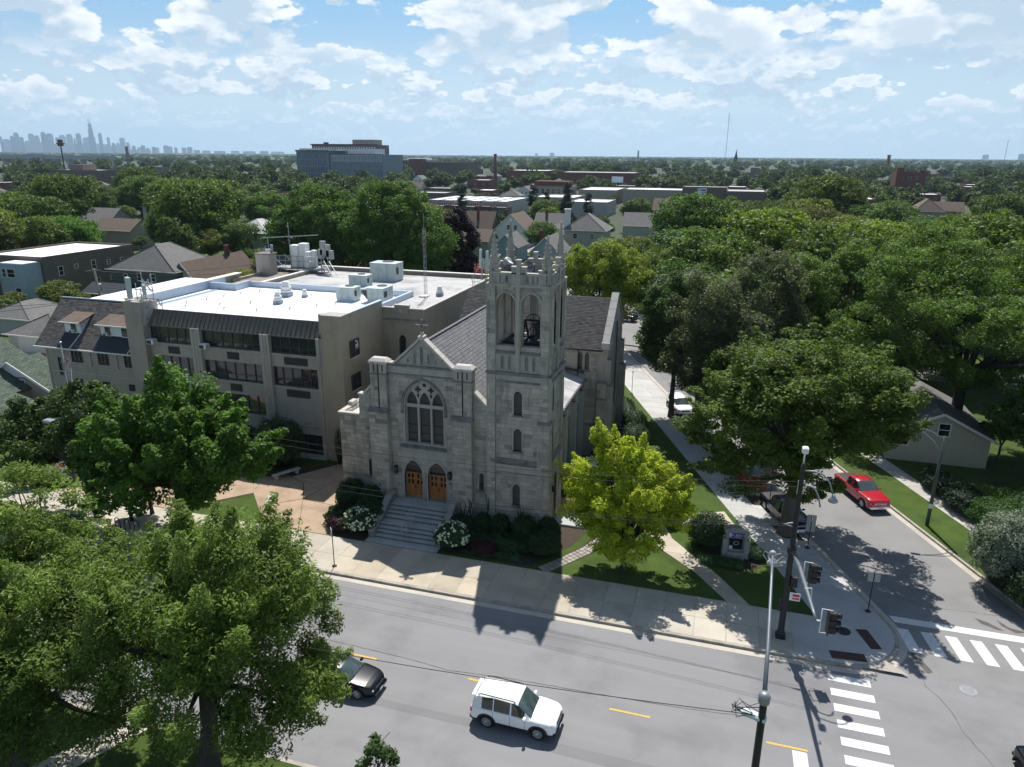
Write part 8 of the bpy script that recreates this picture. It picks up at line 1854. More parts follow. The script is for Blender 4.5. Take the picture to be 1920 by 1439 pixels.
daylilies(-.2, 2.6, 45.6, 46.6, 1500, 'clumps of strappy daylily leaves before the stone sign', 3); daylilies(-15.8, -12.0, 42.1, 42.8, 900, 'strappy leaves at the foot of the hedge', 4)
shrub('variegated_shrub', 'pale variegated dogwood shrub at the right edge', 18.9, 48.6, 2.3, 2.1, 4.9, 'silver', 14000, (.085, .045), 120); shrub('variegated_shrub', 'dark lower part of the right edge shrubbery', 19.9, 46.3, 2.0, 1.8, 3.0, 'hedge', 9000, (.07, .045), 121)
for i, (x, y, rx, ry, h) in enumerate(((21.0, 57.6, 2.0, 2.6, 1.9), (19.4, 60.6, 1.5, 2.4, 1.5), (18.3, 64.0, 1.2, 2.2, 1.3), (23.6, 59.4, 2.6, 2.6, 2.2), (22.0, 55.0, 1.8, 1.8, 1.8))):
    shrub('hedge_shrub', ['bushy dogwood hedge behind the right pavement, nearest the dogwood', 'middle part of the bushy hedge by the right pavement', 'darkest hedge part below the cream house', 'wide leafy hedge mass behind the street lamp', 'hedge part next to the pale dogwood'][i], x, y, rx, ry, h, 'maple' if i in (0, 3) else 'hedge', 8000, (.08, .05), 130+i).children[0].color = (.55, .65, .8, 1)
shrub('pink_crab_bush', 'pink flowering bush behind the bell tower left pinnacle', -38.6, 112, 1.6, 1.6, 9.2, 'crabpink', 2500, (.14, .09), 140)
# ------------------------------------------------------------------ trees in the canopy beyond: shared shapes
def proto(kind, seed, h, R_, n, per, cr, leaf, flat_=.7, conifer=False):
    rng = np.random.default_rng(seed)
    if conifer: bl = [(0, 0, h*(.2+.13*i), R_*(1-.15*i)*.8, R_*(1-.15*i)*.8, h*.09) for i in range(6)]
    else:
        bl = [(0, 0, h*.62, R_*.85, R_*.85, h*.26)]
        for i in range(5): a = i*1.256+rng.uniform(-.3, .3); bl.append((R_*.48*math.cos(a), R_*.48*math.sin(a), h*rng.uniform(.48, .70), R_*.5, R_*.5, h*.2))
    C = blob_centers(rng, bl, n, .6); c, a, b, tn = clump_leaves(rng, C, rng.uniform(.7, 1.3, n)*cr, per, leaf[0], leaf[1], flat_, .6, .1, .3, .17)
    cm = leaf_mesh('crown', c, a, b, kind, tn); w = MB(); sel = C[rng.choice(n, 9, replace=False)]; limbs(w, rng, (0, 0, 0), R_*.055, (0, 0, h*.3), [tuple(p) for p in sel], .03, n=5)
    tm = bpy.data.meshes.new('trunk'); tm.from_pydata(w.v, [], w.f); tm.materials.append(MATS['bark_dark']); return cm, tm
MID = [(proto('mix', 201, 15, 6.2, 150, 95, 1.35, (.24, .14)), 15, 6.2), (proto('mix2', 202, 13, 5.4, 130, 95, 1.2, (.22, .12)), 13, 5.4), (proto('mix', 203, 18, 7.4, 180, 90, 1.6, (.27, .15), .55), 18, 7.4), (proto('mix2', 204, 10, 4.2, 100, 95, 1.0, (.20, .12)), 10, 4.2), (proto('mix', 205, 16, 5.0, 130, 90, 1.2, (.24, .14), .9), 16, 5.0)]
SPR = (proto('spruce', 206, 17, 4.2, 150, 80, .9, (.24, .09), .5, True), 17, 3.6)
FAR = [(proto('far', 301, 15, 6.5, 60, 42, 1.9, (.62, .40)), 15, 6.5), (proto('far', 302, 13, 6.0, 50, 42, 1.8, (.62, .40)), 13, 6.0), (proto('far', 303, 17, 7.5, 64, 42, 2.1, (.7, .42), .6), 17, 7.5)]
rt = random.Random(77); trees_n = 0
def place_tree(P, x, y, s_, label, group, cat='tree', zs=1.0, tint=None):
    global trees_n
    (cm, tm), h, R_ = P; t = thing('tree', label, cat, (x, y, 0), rt.uniform(0, 6.28), group); t.scale = (s_, s_, s_*zs)
    c = mesh_obj('crown', cm, t); mesh_obj('trunk', tm, t)
    if tint: c.color = (*tint, 1)
    trees_n += 1; return t
GRP = 'trees of the canopy beyond the church'
def tint_(): v = rt.uniform(.8, 1.25); return (v*rt.uniform(.75, 1.45), v*rt.uniform(.9, 1.1), v*rt.uniform(.7, 1.2))
# placed ones that give the picture its outline
for P, x, y, s_, zs, lb, tn in ((2, -125, 152, 1.35, .95, 'broad bright green tree right of the tan house, left middle distance', (1, 1.05, .7)), (0, -113.5, 150, .95, .9, 'rounded tree beside the broad bright one', (.9, 1, .8)), (2, -174, 150, 1.25, .8, 'large tree at the left edge behind the brick flats', (.9, 1, .8)), (2, -190, 175, 1.3, 1.0, 'tallest tree in the far left canopy', (1, 1, .7)),
    (0, -160, 145, 1.0, .85, 'tree between the tan house and the left edge', (.9, 1, .8)), (0, -145, 166, 1.0, .9, 'tree behind the tan house', None), (2, -243, 262, 1.25, 1.05, 'lone dome-shaped tree standing above the far left canopy', (1.1, 1.1, .6)),
    (3, -114, 124, .9, .8, 'yellow-green tree behind the brick flats', (1.9, 1.5, .8)), (3, -111, 98, .8, .75, 'bushy tree before the brick flats', (1.1, 1.0, 1.0)), (3, -106, 96, .7, .7, 'small tree left of the porch roof', (1.1, 1.0, .9)), (3, -97, 89, .55, .6, 'bright bush tree by the garage', (1.5, 1.3, .9)), (3, -113, 88, .8, .55, 'dark round bush tree at the left edge', (.7, .8, .8)),
    (2, 25, 230, 1.4, 1.0, 'tall willow-like tree with visible limbs on the right', (1.25, 1.1, 1.0)), (2, -8, 162, 1.25, .98, 'dark tall tree right of the pyramid-roofed house', (.8, .95, .8)), (2, 6.8, 150, 1.3, .85, 'bright spreading tree, right middle distance', (1.3, 1.2, .6)), (2, 24, 142, 1.3, .8, 'pale green spreading tree right of the bright one', (1.3, 1.2, .7)), (2, 38, 128, 1.4, .85, 'broad tree at the right edge, middle distance', (1.1, 1.1, .8)),
    (0, 14, 112, 1.25, 1.05, 'tree standing above the white-roofed shop', None), (0, 28, 100, 1.3, .98, 'tall tree behind the huge fine-leaved one', (1.1, 1.1, .8)), (0, 39, 102, 1.3, 1.0, 'tall tree at the right edge behind the yard', None), (2, 40, 90, 1.1, .9, 'dense tree at the right edge', (.9, .9, .8)), (0, -3, 128, 1.2, .95, 'tree lining the side street beyond the junction', (.9, .95, .8)), (0, -6, 104, 1.05, .9, 'tree beside the far end of the side street', (.8, 1, .8)), (1, -26, 128, 1.0, .85, 'yellowish tree left of the yellow-green one', (1.4, 1.3, .7)),
    (0, 0, 94, 1.1, .9, 'leafy tree behind the upright street trees', (.9, 1.05, .9)), (1, -12, 132, 1.0, .95, 'tree behind the yellow-green one', (1, 1, .8)), (3, -33, 122, .75, 1.05, 'slim bright green tree behind the bell tower', (2.2, 2.0, .7)), (1, -49.8, 196, .95, .85, 'rounded tree between the white gabled house and the pyramid roof', (.8, 1, .8)), (3, -58, 160, .7, .9, 'narrow dark tree left of the rear pinnacle', (.7, .9, .7)),
    (1, -88, 128, .9, .8, 'tree behind the white clapboard house', (1.0, 1.0, .8)), (1, -84, 112, .8, .7, 'loose yellowish tree right of the white clapboard house', (1.4, 1.1, .9)), (2, -60, 136, 1.15, .9, 'deep green tree behind the two huge ones', (.8, .95, .8)), (2, -78, 134, 1.15, .95, 'deep green tree left behind the two huge ones', (.8, .95, .8)),
    (0, 47, 78, 1.1, .9, 'tree at the right edge above the yard', None), (0, 34, 86, 1.1, 1.0, 'tree filling the right edge of the canopy', (1, 1.05, .8)), (1, 33, 70, .9, .9, 'tree in the yard right of the cream house', (.9, 1, .8)), (0, 8, 104, 1.1, .9, 'tree behind the white-roofed shop trees', None), (1, 30, 62, .85, .8, 'dark yard tree at the right edge beside the hedge', (.8, .9, .8)), (0, 27.5, 68, .8, .8, 'yard tree shading the lawn right of the cream house', (.9, 1, .8)), (2, -150, 190, 1.3, .95, 'broad tree behind the metal-roofed house', (1, 1, .8)), (2, -185, 215, 1.3, .9, 'broad tree in the far left canopy before the lone dome', None), (2, -215, 235, 1.3, .9, 'spreading tree at the far left edge of the canopy', (.9, 1, .8)), (0, -138, 200, 1.2, .95, 'tree rising left of the brick block', (.9, 1.1, .8))):
    place_tree(MID[P], x, y, s_, lb, None, zs=zs, tint=tn); B.append((x, y, 3.5, 0))
for x, y, s_ in ((-70, 262, 1.05), (-66, 266, .9), (-55, 250, 1.15), (-50, 262, .9), (-100, 270, 1.0)): place_tree(SPR, x, y, s_, 'dark pointed spruce behind the church houses', 'spruces behind the church houses', tint=(.8, .9, .9)); B.append((x, y, 4, 0))
SUNH = 0
def blocked(x, y, h, R_):
    d = math.hypot(x, y); az = math.atan2(x, y)
    for bx_, by_, br, cl in B:
        if (x-bx_)**2+(y-by_)**2 < (br+R_*.55)**2: return True
        db = math.hypot(bx_, by_)
        if cl > 0 and d < db and db-d < 120 and d > db*.35:
            da = abs(az-math.atan2(bx_, by_))
            if da < (br*.8+R_*.75)/db and h > CAM_H-(CAM_H-cl)*d/db: return True
    return False
cam_az = rad(16.477)
def cell(d, a): vx, vy = d*math.sin(a), d*math.cos(a); return vx*CR-vy*SR_, vx*SR_+vy*CR
pts = []; d = 92
while d < 2600:
    st = max(9.5, d*.045 if d < 700 else d*.05); da = st*1.02/d; a = -.74
    while a < .74:
        x, y = cell(d+rt.uniform(-.45, .45)*st, a+rt.uniform(-.45, .45)*da); a += da
        if y < 86 or (y < 240 and sx(25, y) < x < sx(41, y)): continue
        if d < 135 and x > -64 and x < -10 and y < 108: continue
        if 84 < y < 126 and -60 < x < sx(28, y): continue
        pts.append((d, x, y))
    d += st*.86
stuff_pts = []
for d, x, y in pts:
    near_ = d < 330; P = rt.choice(MID if near_ else FAR); s_ = rt.uniform(.75, 1.12)*(1.0 if d < 700 else 1.15); zs = rt.uniform(.82, 1.05)
    if d < 1500 and blocked(x, y, P[1]*s_*zs, P[2]*s_):
        if rt.random() < .5: continue
        P = MID[3] if near_ else FAR[1]; s_ = .5; zs = .85
        if blocked(x, y, P[1]*s_*zs, P[2]*s_): continue
    if trees_n < 300: place_tree(P, x, y, s_, 'green broadleaf tree in the dense canopy beyond the church', GRP, zs=zs, tint=tint_())
    else: stuff_pts.append((x, y, s_*(1.0 if near_ else 1), P))
print('trees', trees_n, 'stuff', len(stuff_pts))
# the rest of the canopy: one object, instanced with geometry nodes
def forest(name, pts_, crown_obj, label):
    me = bpy.data.meshes.new(name); me.from_pydata([(x, y, 0) for x, y, s_ in pts_], [], [])
    sc_ = me.attributes.new('s', 'FLOAT', 'POINT'); sc_.data.foreach_set('value', [p[2] for p in pts_]); o = mesh_obj(name, me, None, kind='stuff', label=label)
    ng = bpy.data.node_groups.new(name, 'GeometryNodeTree'); ng.interface.new_socket('Geometry', in_out='INPUT', socket_type='NodeSocketGeometry'); ng.interface.new_socket('Geometry', in_out='OUTPUT', socket_type='NodeSocketGeometry')
    N = ng.nodes.new; gi, go_, oi = N('NodeGroupInput'), N('NodeGroupOutput'), N('GeometryNodeObjectInfo'); oi.inputs['Object'].default_value = crown_obj; oi.transform_space = 'ORIGINAL'; oi.inputs['As Instance'].default_value = True
    ip = N('GeometryNodeInstanceOnPoints'); na = N('GeometryNodeInputNamedAttribute'); na.data_type = 'FLOAT'; na.inputs[0].default_value = 's'
    rv = N('FunctionNodeRandomValue'); rv.data_type = 'FLOAT'; rv.inputs[2].default_value = 0; rv.inputs[3].default_value = 6.28; cb = N('ShaderNodeCombineXYZ'); cs = N('ShaderNodeCombineXYZ')
    ng.links.new(rv.outputs[1], cb.inputs[2]); ng.links.new(gi.outputs[0], ip.inputs['Points']); ng.links.new(oi.outputs['Geometry'], ip.inputs['Instance']); ng.links.new(cb.outputs[0], ip.inputs['Rotation'])
    for i in range(3): ng.links.new(na.outputs[0], cs.inputs[i])
    ng.links.new(cs.outputs[0], ip.inputs['Scale']); ng.links.new(ip.outputs[0], go_.inputs[0]); m = o.modifiers.new('scatter', 'NODES'); m.node_group = ng
for k, P in enumerate(MID + FAR):
    sel = [(x, y, s_) for x, y, s_, Q in stuff_pts if Q is P]
    if not sel: continue
    src = next((o for o in bpy.data.objects if o.name.startswith('crown') and o.data is P[0][0]), None)
    if src is None:      # no placed tree uses this shape yet: place one
        x, y, s_ = sel.pop(0); t = place_tree(P, x, y, s_, 'green broadleaf tree in the dense canopy beyond the church', GRP); src = t.children[0]
    forest('forest', sel, src, 'far-off mass of tree crowns fading toward the horizon')
# distant low canopy out to the horizon: rows of soft crown tops as real geometry
rng = np.random.default_rng(9); n = 26000
dd = 2500*np.exp(rng.random(n)*1.75); aa = rng.uniform(-.76, .76, n); vx, vy = dd*np.sin(aa), dd*np.cos(aa)
C = np.stack([vx*CR-vy*SR_, vx*SR_+vy*CR, rng.uniform(5, 13, n)], 1); sz = (dd*.0042)[:, None]
nrm = unit_(rng.normal(size=(n, 3))*.6+np.array([0, 0, .9])); tt = unit_(np.cross(nrm, rng.normal(size=(n, 3)))); bb = np.cross(nrm, tt)
A = tt*sz*rng.uniform(.8, 1.6, (n, 1)); Bv = bb*sz*.8; A[:, 2] = np.clip(A[:, 2], -7, 7); Bv[:, 2] = np.clip(Bv[:, 2], -5, 5)
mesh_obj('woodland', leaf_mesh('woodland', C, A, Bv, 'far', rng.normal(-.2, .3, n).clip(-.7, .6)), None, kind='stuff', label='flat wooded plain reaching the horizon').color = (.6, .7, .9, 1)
# ------------------------------------------------------------------ street furniture
def post(w, x, y, z0, z1, r0, r1=None, n=8): w.tube([(x, y, z0), (x, y, z1)], [r0, r1 or r0], n)
# traffic signal mast with arm
ts = thing('traffic_signal', 'dark traffic signal pole with grey mast arm and two signal heads at the corner', 'traffic light', (4.7, 38.9, Z0)); X0, Y0 = 4.7, 38.9
w = MB(); w.lathe((X0, Y0, Z0), [(.26, 0), (.26, .3), (.18, .5), (.17, 3), (.15, 6.2), (.12, 10.2), (.10, 10.8)], 12); w.build('pole', MATS['dark_pole'], ts)
w = MB(); w.box(X0-.28, X0+.28, Y0-.28, Y0+.28, Z0, Z0+.22, .05); w.build('base', MATS['dark_pole'], ts)
w = MB(); w.tube([(X0+.1, Y0-.1, 5.75), (X0+.25, Y0-2.2, 5.95), (X0+.42, Y0-4.4, 6.0), (X0+.55, Y0-6.0, 6.0), (X0+.62, Y0-6.7, 5.98)], [.13, .12, .10, .085, .07], 10); arm = w.build('mast_arm', MATS['arm_grey'], ts)
w = MB(); w.lathe((X0, Y0, 5.55), [(.2, 0), (.24, .08), (.24, .4), (.2, .48)], 10); w.build('clamp', MATS['dark_pole'], arm)
def head(x, y, z, par, rz=0., br=True):
    g_ = MB(); g_.m = Matrix.Translation((x, y, z)) @ Matrix.Rotation(rz, 4, 'Z')
    for k in range(3): g_.box(.16, .52, -.17, .17, -.55+k*.37, -.20+k*.37, .03)
    h_ = g_.build('signal_head', MATS['black_metal'], par)
    g_ = MB(); g_.m = Matrix.Translation((x, y, z)) @ Matrix.Rotation(rz, 4, 'Z'); g_.box(.13, .16, -.24, .24, -.62, .62); g_.build('back_plate', MATS['black_metal'], h_)
    for k in range(3):
        g_ = MB(); g_.m = Matrix.Translation((x, y, z)) @ Matrix.Rotation(rz, 4, 'Z') @ Matrix.Translation((.53, 0, -.37+k*.37)) @ Matrix.Rotation(rad(90), 4, 'Y'); g_.lathe((0, 0, 0), [(.13, 0), (.14, .17), (.13, .17), (.10, .02)], 12); g_.build('visor', MATS['black_metal'], h_)
    if br:
        g_ = MB(); g_.m = Matrix.Translation((x, y, z)) @ Matrix.Rotation(rz, 4, 'Z'); g_.tube([(.3, 0, .60), (-.16, 0, .66), (-.16, 0, -.62), (.25, 0, -.62)], .03, 6); g_.tube([(-.16, 0, 0), (-.35, 0, 0)], .04, 6); g_.build('bracket', MATS['white_paint'], h_)
head(X0+1.0, Y0-6.75, 5.95, ts, .1); head(X0+.72, Y0-1.4, 5.3, ts, .1)
w = MB(); w.tube([(X0+.3, Y0-4.3, 6.05), (X0+.62, Y0-4.32, 6.15), (X0+.66, Y0-4.4, 5.6)], .03, 5); w.build('bracket', MATS['white_paint'], arm)
w = MB(); w.box(X0+.15, X0+.5, Y0-.25, Y0+.1, 3.6, 4.2, .02); w.build('control_box', MATS['black_metal'], ts)
w = MB(); w.box(X0-.35, X0-.12, Y0-.15, Y0+.12, 1.9, 2.6, .03); w.build('push_button', MATS['black_metal'], ts)
w = MB(); w.box(X0+.18, X0+.75, Y0-.2, Y0-.17, 2.75, 3.25); sg = w.build('route_sign', MATS['sign_white'], ts)
for z0, z1 in ((3.02, 3.16), (2.84, 2.94)): w = MB(); w.box(X0+.34, X0+.70, Y0-.215, Y0-.2, z0, z1); w.build('red_band', MATS['sign_red'], sg)
w = MB(); w.tube([(X0, Y0, 10.8), (X0, Y0, 11.7)], .04, 5); w.box(X0-.16, X0+.16, Y0-.2, Y0+.2, 11.55, 11.9, .05); w.build('camera_box', MATS['white_paint'], ts)
for i, (z, L_) in enumerate(((10.55, 1.55), (9.7, 1.0))):
    w = MB(); w.tube([(X0+.05, Y0, z)]+[(X0+.1+L_*math.sin(t*math.pi/10), Y0-.4*t/4, z+.55*math.sin(t*math.pi/4*.9)-.28*t) for t in range(1, 5)], .045, 6); w.build('lamp_arm', MATS['galvanised'], ts)
w = MB(); w.lathe((X0+1.62, Y0-.42, 9.15), [(.22, 0), (.26, .08), (.16, .22), (.08, .42)], 14); w.build('lamp_shade', MATS['galvanised'], ts)
w = MB()
for i in range(7): w.tube([(X0-.15, Y0, 9.2+i*.12), (X0+.2, Y0+.05, 9.22+i*.12)], .035, 5)
w.tube([(X0-.1, Y0, 7.2), (X0-.6, Y0, 7.3), (X0-.1, Y0, 7.45)], .03, 5); w.build('insulators', MATS['white_paint'], ts, kind='stuff')
# double-lamp pole on the near side, rising past the bottom of the frame
nl_ = thing('street_lamp', 'black-based grey street lamp pole rising from the bottom edge with a twin head', 'street lamp', (2.42, 21.9, Z0)); xn, yn = 2.42, 21.9
w = MB(); w.lathe((xn, yn, Z0), [(.22, 0), (.15, .5), (.125, 8.6), (.115, 9.2)], 12); w.build('lower_pole', MATS['dark_pole'], nl_)
w = MB(); w.tube([(xn, yn, 9.1), (xn+.08, yn+1.6, 10.0), (xn+.20, yn+4.6, 11.0), (xn+.26, yn+5.9, 11.3)], [.085, .07, .055, .045], 10); w.build('lamp_arm', MATS['arm_grey'], nl_)
w = MB()
for s_ in (-1, 1): w.tube([(xn+.26, yn+5.9, 11.3), (xn+.26+s_*.3, yn+5.95, 11.45), (xn+.26+s_*.36, yn+6.0, 11.25), (xn+.26+s_*.1, yn+5.8, 11.0)], .02, 5)
w.lathe((xn+.27, yn+6.05, 11.2), [(.05, 0), (.12, .08), (.12, .2), (.05, .26)], 10); w.lathe((xn+.27, yn+5.85, 10.95), [(.20, 0), (.22, .08), (.1, .2)], 12); w.build('lamp_head', MATS['sign_back'], nl_)
w = MB(); w.lathe((xn, yn, 9.0), [(.17, 0), (.2, .05), (.2, .3), (.12, .42)], 10); w.build('collar', MATS['galvanised'], nl_)
w = MB(); w.m = Matrix.Translation((xn-.25, yn+.1, 8.35)) @ Matrix.Rotation(-.25, 4, 'Z'); w.box(-.42, .42, -.15, .15, -.11, .11, .06); w.build('junction_box', MATS['unit_paint'], nl_).color = (1.3, 1.3, 1.35, 1)
rr = random.Random(6)
for i in range(5): w = MB(); P = [(xn-.3, yn, 8.5)]+[(xn-.6-rr.uniform(0, .5), yn+rr.uniform(-.2, .2), 8.5+rr.uniform(-.3, .45)) for k in range(3)]+[(xn-.1, yn, 8.2+i*.2)]; w.tube(P, .014, 4); w.build('loose_cable', MATS['wire'], nl_)
def cable(name, label, a, b, sag, r=.018, n=14):
    a, b = Vector(a), Vector(b); P = [a.lerp(b, t/n)-Vector((0, 0, sag*4*(t/n)*(1-t/n))) for t in range(n+1)]; w = MB(); w.tube(P, r, 4, False); return tag(w.build(name, MATS['wire']), label, 'cable')
cable('overhead_cable', 'black overhead cable crossing the road from the lamp pole to the left', (xn-.3, yn, 8.45), (-40, 21.6, 8.2), 1.0)
for i, (za, yb, zb) in enumerate(((9.9, 46.1, 9.9), (9.6, 42.3, 9.4), (7.35, 41, 7.2), (7.25, 41.4, 6.6))):
    cable('overhead_cable', ['topmost thin cable leaving the signal pole to the left', 'second thin cable leaving the signal pole to the left', 'lower thin cable over the stone sign', 'lowest thin cable over the stone sign'][i], (X0-.1, Y0, za), (-41.2, 39.3, zb-.5), 1.4, .012, 20)
# lamp on the right
rl = thing('street_lamp', 'green street lamp pole with a double curved arm in the right parkway', 'street lamp', (15.96, 56.4, Z0))
w = MB(); w.tube([(15.96, 56.4, Z0), (16.0, 56.4, 7.3)], [.14, .09], 10); w.build('pole', MATS['green_pole'], rl)
for z0, z1, L_ in ((7.0, 7.9, 2.6), (5.9, 7.75, 2.3)):
    w = MB(); w.tube([(16.0, 56.4, z0), (15.4, 56.35, z0+(z1-z0)*.5), (14.6, 56.3, z0+(z1-z0)*.85), (16-L_, 56.2, z1)], .04, 6); w.build('lamp_arm', MATS['galvanised'], rl)
w = MB(); w.box(12.9, 13.5, 56.1, 56.35, 7.78, 7.95, .04); w.build('lamp_head', MATS['sign_back'], rl); w = MB(); w.box(15.8, 16.1, 56.24, 56.26, 1.6, 1.95); w.build('notice', MATS['sign_white'], rl)
# sign posts
def sign(x, y, h, label, w_, hh, m, rz=0., fx=None, double=False, z0=None):
    t = thing('street_sign', label, 'street sign', (x, y, Z0), rz); w = MB(); w.tube([(0, 0, 0), (0, 0, h)], .03, 6); w.build('post', MATS['dark_pole'], t, local=True); w = MB(); w.lathe((0, 0, 0), [(.17, 0), (.16, .04), (.05, .06)], 12); w.build('base', MATS['dark_pole'], t, local=True)
    for k in ((-1, 1) if double else (0,)):
        w = MB(); w.box(k*w_*.62-w_/2, k*w_*.62+w_/2, -.06, -.035, h-hh, h, .02); p = w.build('sign_plate', MATS[m], t, local=True)
    return t, p
t, p = sign(-23.55, 38.05, 2.8, 'small white parking sign on a black post by the kerb', .55, .62, 'sign_white', -.9)
for k in range(3): w = MB(); w.box(-.02, .22, -.068, -.06, 2.35+k*.11, 2.39+k*.11); w.build('printed_line', MATS['sign_navy'], p, local=True)
w = MB(); w.lathe((0, 0, 0), [(.10, -.004), (.10, .004)], 14, False); w.m = None; o = w.build('printed_symbol', MATS['sign_navy'], p, local=True); o.location = (-.14, -.066, 2.62); o.rotation_euler = (rad(90), 0, 0)
sign(9.95, 43.1, 2.7, 'street sign seen from behind by the corner kerb', .32, .6, 'sign_back', .15, double=True); sign(7.05, 50.1, 2.6, 'pair of grey sign backs beside the black pickup', .28, 1.3, 'sign_back', .1, double=True)
sign(-9.6, 81.5, 2.8, 'thin sign post standing on the far side pavement', .1, .3, 'sign_back'); sign(-44.3, 39.6, 3.0, 'yellow warning sign beside the leaning street tree', .75, .6, 'sign_yellow', -.7)
t = thing('street_sign', 'black post with a small red lamp cap beside the red car', 'sign post', (4.6, 55.2, Z0)); w = MB(); w.tube([(0, 0, 0), (0, 0, 3.1)], .035, 6); w.lathe((0, 0, 0), [(.17, 0), (.05, .05)], 10); w.build('post', MATS['dark_pole'], t, local=True); w = MB(); w.lathe((0, 0, 3.1), [(.05, 0), (.14, .06), (.14, .2), (.16, .24), (.09, .3), (.06, .42)], 10); w.build('red_cap', MATS['red_enamel'], t, local=True)
# lamp post among the left trees, bicycle rack, utility pole
t = thing('utility_pole', 'dark pole on the pavement between the bicycle rack and the maple', 'pole', (-41.2, 39.2, Z0)); w = MB(); post(w, -41.2, 39.2, Z0, 8.8, .14, .10); w.build('pole', MATS['dark_pole'], t); w = MB(); w.tube([(-41.2, 39.2, 8.4), (-42.4, 37.9, 9.0), (-43.8, 36.4, 8.9)], .04, 6); w.build('lamp_arm', MATS['galvanised'], t); w = MB(); w.box(-44.2, -43.5, 36.0, 36.5, 8.75, 8.95, .05); w.build('lamp_head', MATS['galvanised'], t)
t = thing('bicycle_rack', 'black looped bicycle rack by the kerb', 'bicycle rack', (-40.6, 37.9, Z0))
for i in range(3): w = MB(); x = -41.4+i*.85; w.tube([(x, 37.9, Z0), (x, 37.9, .85)]+[(x+.22-.22*math.cos(k*math.pi/5), 37.9, .85+.2*math.sin(k*math.pi/5)) for k in range(1, 6)]+[(x+.44, 37.9, Z0)], .035, 6); w.build('hoop', MATS['black_metal'], t)
# wooden pole with wires far left
t = thing('utility_pole', 'leaning wooden utility pole with crossarms and transformer left of the parish house', 'pole', (-81.5, 79, 0)); w = MB(); w.tube([(-81.5, 79, 0), (-82.8, 79.3, 11.4)], [.2, .13], 8); w.build('pole', MATS['wood_pole'], t)
w = MB(); w.beam((-84.0, 79, 11.0), (-81.7, 79.4, 11.2), .12); w.beam((-83.4, 79, 7.3), (-81.4, 79.3, 7.5), .1); w.build('crossarm', MATS['wood_pole'], t); w = MB(); w.lathe((-82.0, 79.0, 8.4), [(.22, 0), (.26, .1), (.26, .9), (.2, 1.0)], 10); w.build('transformer', MATS['galvanised'], t)
for i, (a, b, s_) in enumerate((((-83.8, 79, 11.1), (-66, 96, 11), .8), ((-82.6, 79.2, 11.1), (-62, 94, 10.6), .9), ((-83.2, 79, 7.4), (-64, 82, 8.6), .6), ((-82, 79, 7.4), (-110, 70, 6.5), .8), ((-83.8, 79, 7.2), (-110, 66, 5.5), .8))):
    cable('overhead_cable', ['upper wire running right from the wooden pole', 'second wire running right from the wooden pole', 'lower wire from the wooden pole toward the white roof', 'wire falling left from the wooden pole', 'lowest wire falling left from the wooden pole'][i], a, b, s_, .03, 10)
# flag
t = thing('flagpole', 'silver flagpole with a limp red and white flag before the parish house', 'flagpole', (-57.35, 50, Z0)); w = MB(); post(w, -57.35, 50, Z0, 9.9, .07, .04); w.lathe((-57.35, 50, 9.9), [(.04, 0), (.13, .08), (.13, .16), (.04, .24)], 10); w.build('pole', MATS['steel'], t)
w = MB(); rr = random.Random(2); vs = []
for i in range(9):
    for j in range(7): vs.append((-57.28+.10*j+.04*math.sin(i), 50-.12*math.sin(j*1.9+i*.5), 8.9-i*.30-.07*j*(1+i*.10)))
w.add(vs, [[i*7+j, i*7+j+1, i*7+j+8, i*7+j+7] for i in range(8) for j in range(6)], True); w.build('flag', MATS['flag_cloth'], t)
# benches
for x, y, rz, lb in ((-32.95, 44.6, 1.95, 'pale stone bench in the sun at the plaza edge'), (-34.65, 49.55, 1.08, 'grey stone bench in the shade of the school')):
    t = thing('stone_bench', lb, 'bench', (x, y, Z0+.01), rz); L_ = 1.75 if rz > 1.5 else 2.5; w = MB(); w.box(-L_/2, L_/2, -.24, .24, .38, .48, .02); w.build('seat', MATS['limestone_smooth'], t, local=True)
    for s_ in (-1, 1): w = MB(); w.box(s_*L_*.38-.1, s_*L_*.38+.1, -.19, .19, 0, .38, .02); w.build('leg', MATS['limestone_smooth'], t, local=True)
# stone church sign
t = thing('stone_sign', 'stone monument sign with a purple name panel on the corner lawn', 'sign', (2.1, 47.35, Z0), .12)
def sp2(nm, m, *b, par=t, bev=.02): w = MB(); w.box(*b, bev); return w.build(nm, MATS[m], par, local=True)
for s_ in (-1, 1): sp2('side_pier', 'sign_stone', *sorted((s_*.52, s_*.90)), -.28, .28, 0, 1.45, bev=.03); sp2('side_pier', 'sign_stone', *sorted((s_*.50, s_*.74)), -.24, .24, 1.45, 2.0, bev=.04)
sp2('backing', 'sign_stone', -.55, .55, -.05, .22, 0, 2.0); sp2('plinth', 'sign_stone', -.55, .55, -.55, -.05, 0, .28); sp2('plinth', 'sign_stone', -.55, .55, -.38, -.05, .28, .48)
w = MB(); w.add([(x, y, z) for y in (-.28, .28) for x, z in ((-.82, 1.95), (.82, 1.95), (.82, 2.08), (.35, 2.3), (-.35, 2.3), (-.82, 2.08))], [(0, 1, 2, 3, 4, 5), (11, 10, 9, 8, 7, 6)]+[(i, (i+1) % 6, 6+(i+1) % 6, 6+i) for i in range(6)]); w.build('cap', MATS['sign_stone'], t, local=True)
nm = sp2('name_panel', 'sign_navy', -.5, .5, -.085, -.05, 1.5, 1.85, bev=.005); nm.color = (3.2, 1.6, 2.2, 1); mp_ = sp2('message_board', 'glass', -.44, .44, -.08, -.05, .6, 1.42, bev=.005)
ca, sa = math.cos(.12), math.sin(.12)
def on_sign(txt, m, lx, lz, size, par): o = letters(txt, par, m, (0, 0, 0), (1, 0, 0), (0, 0, 1), size, .006); o.matrix_local = Matrix(((1, 0, 0, lx), (0, 0, -1, -.095), (0, 1, 0, lz), (0, 0, 0, 1)))
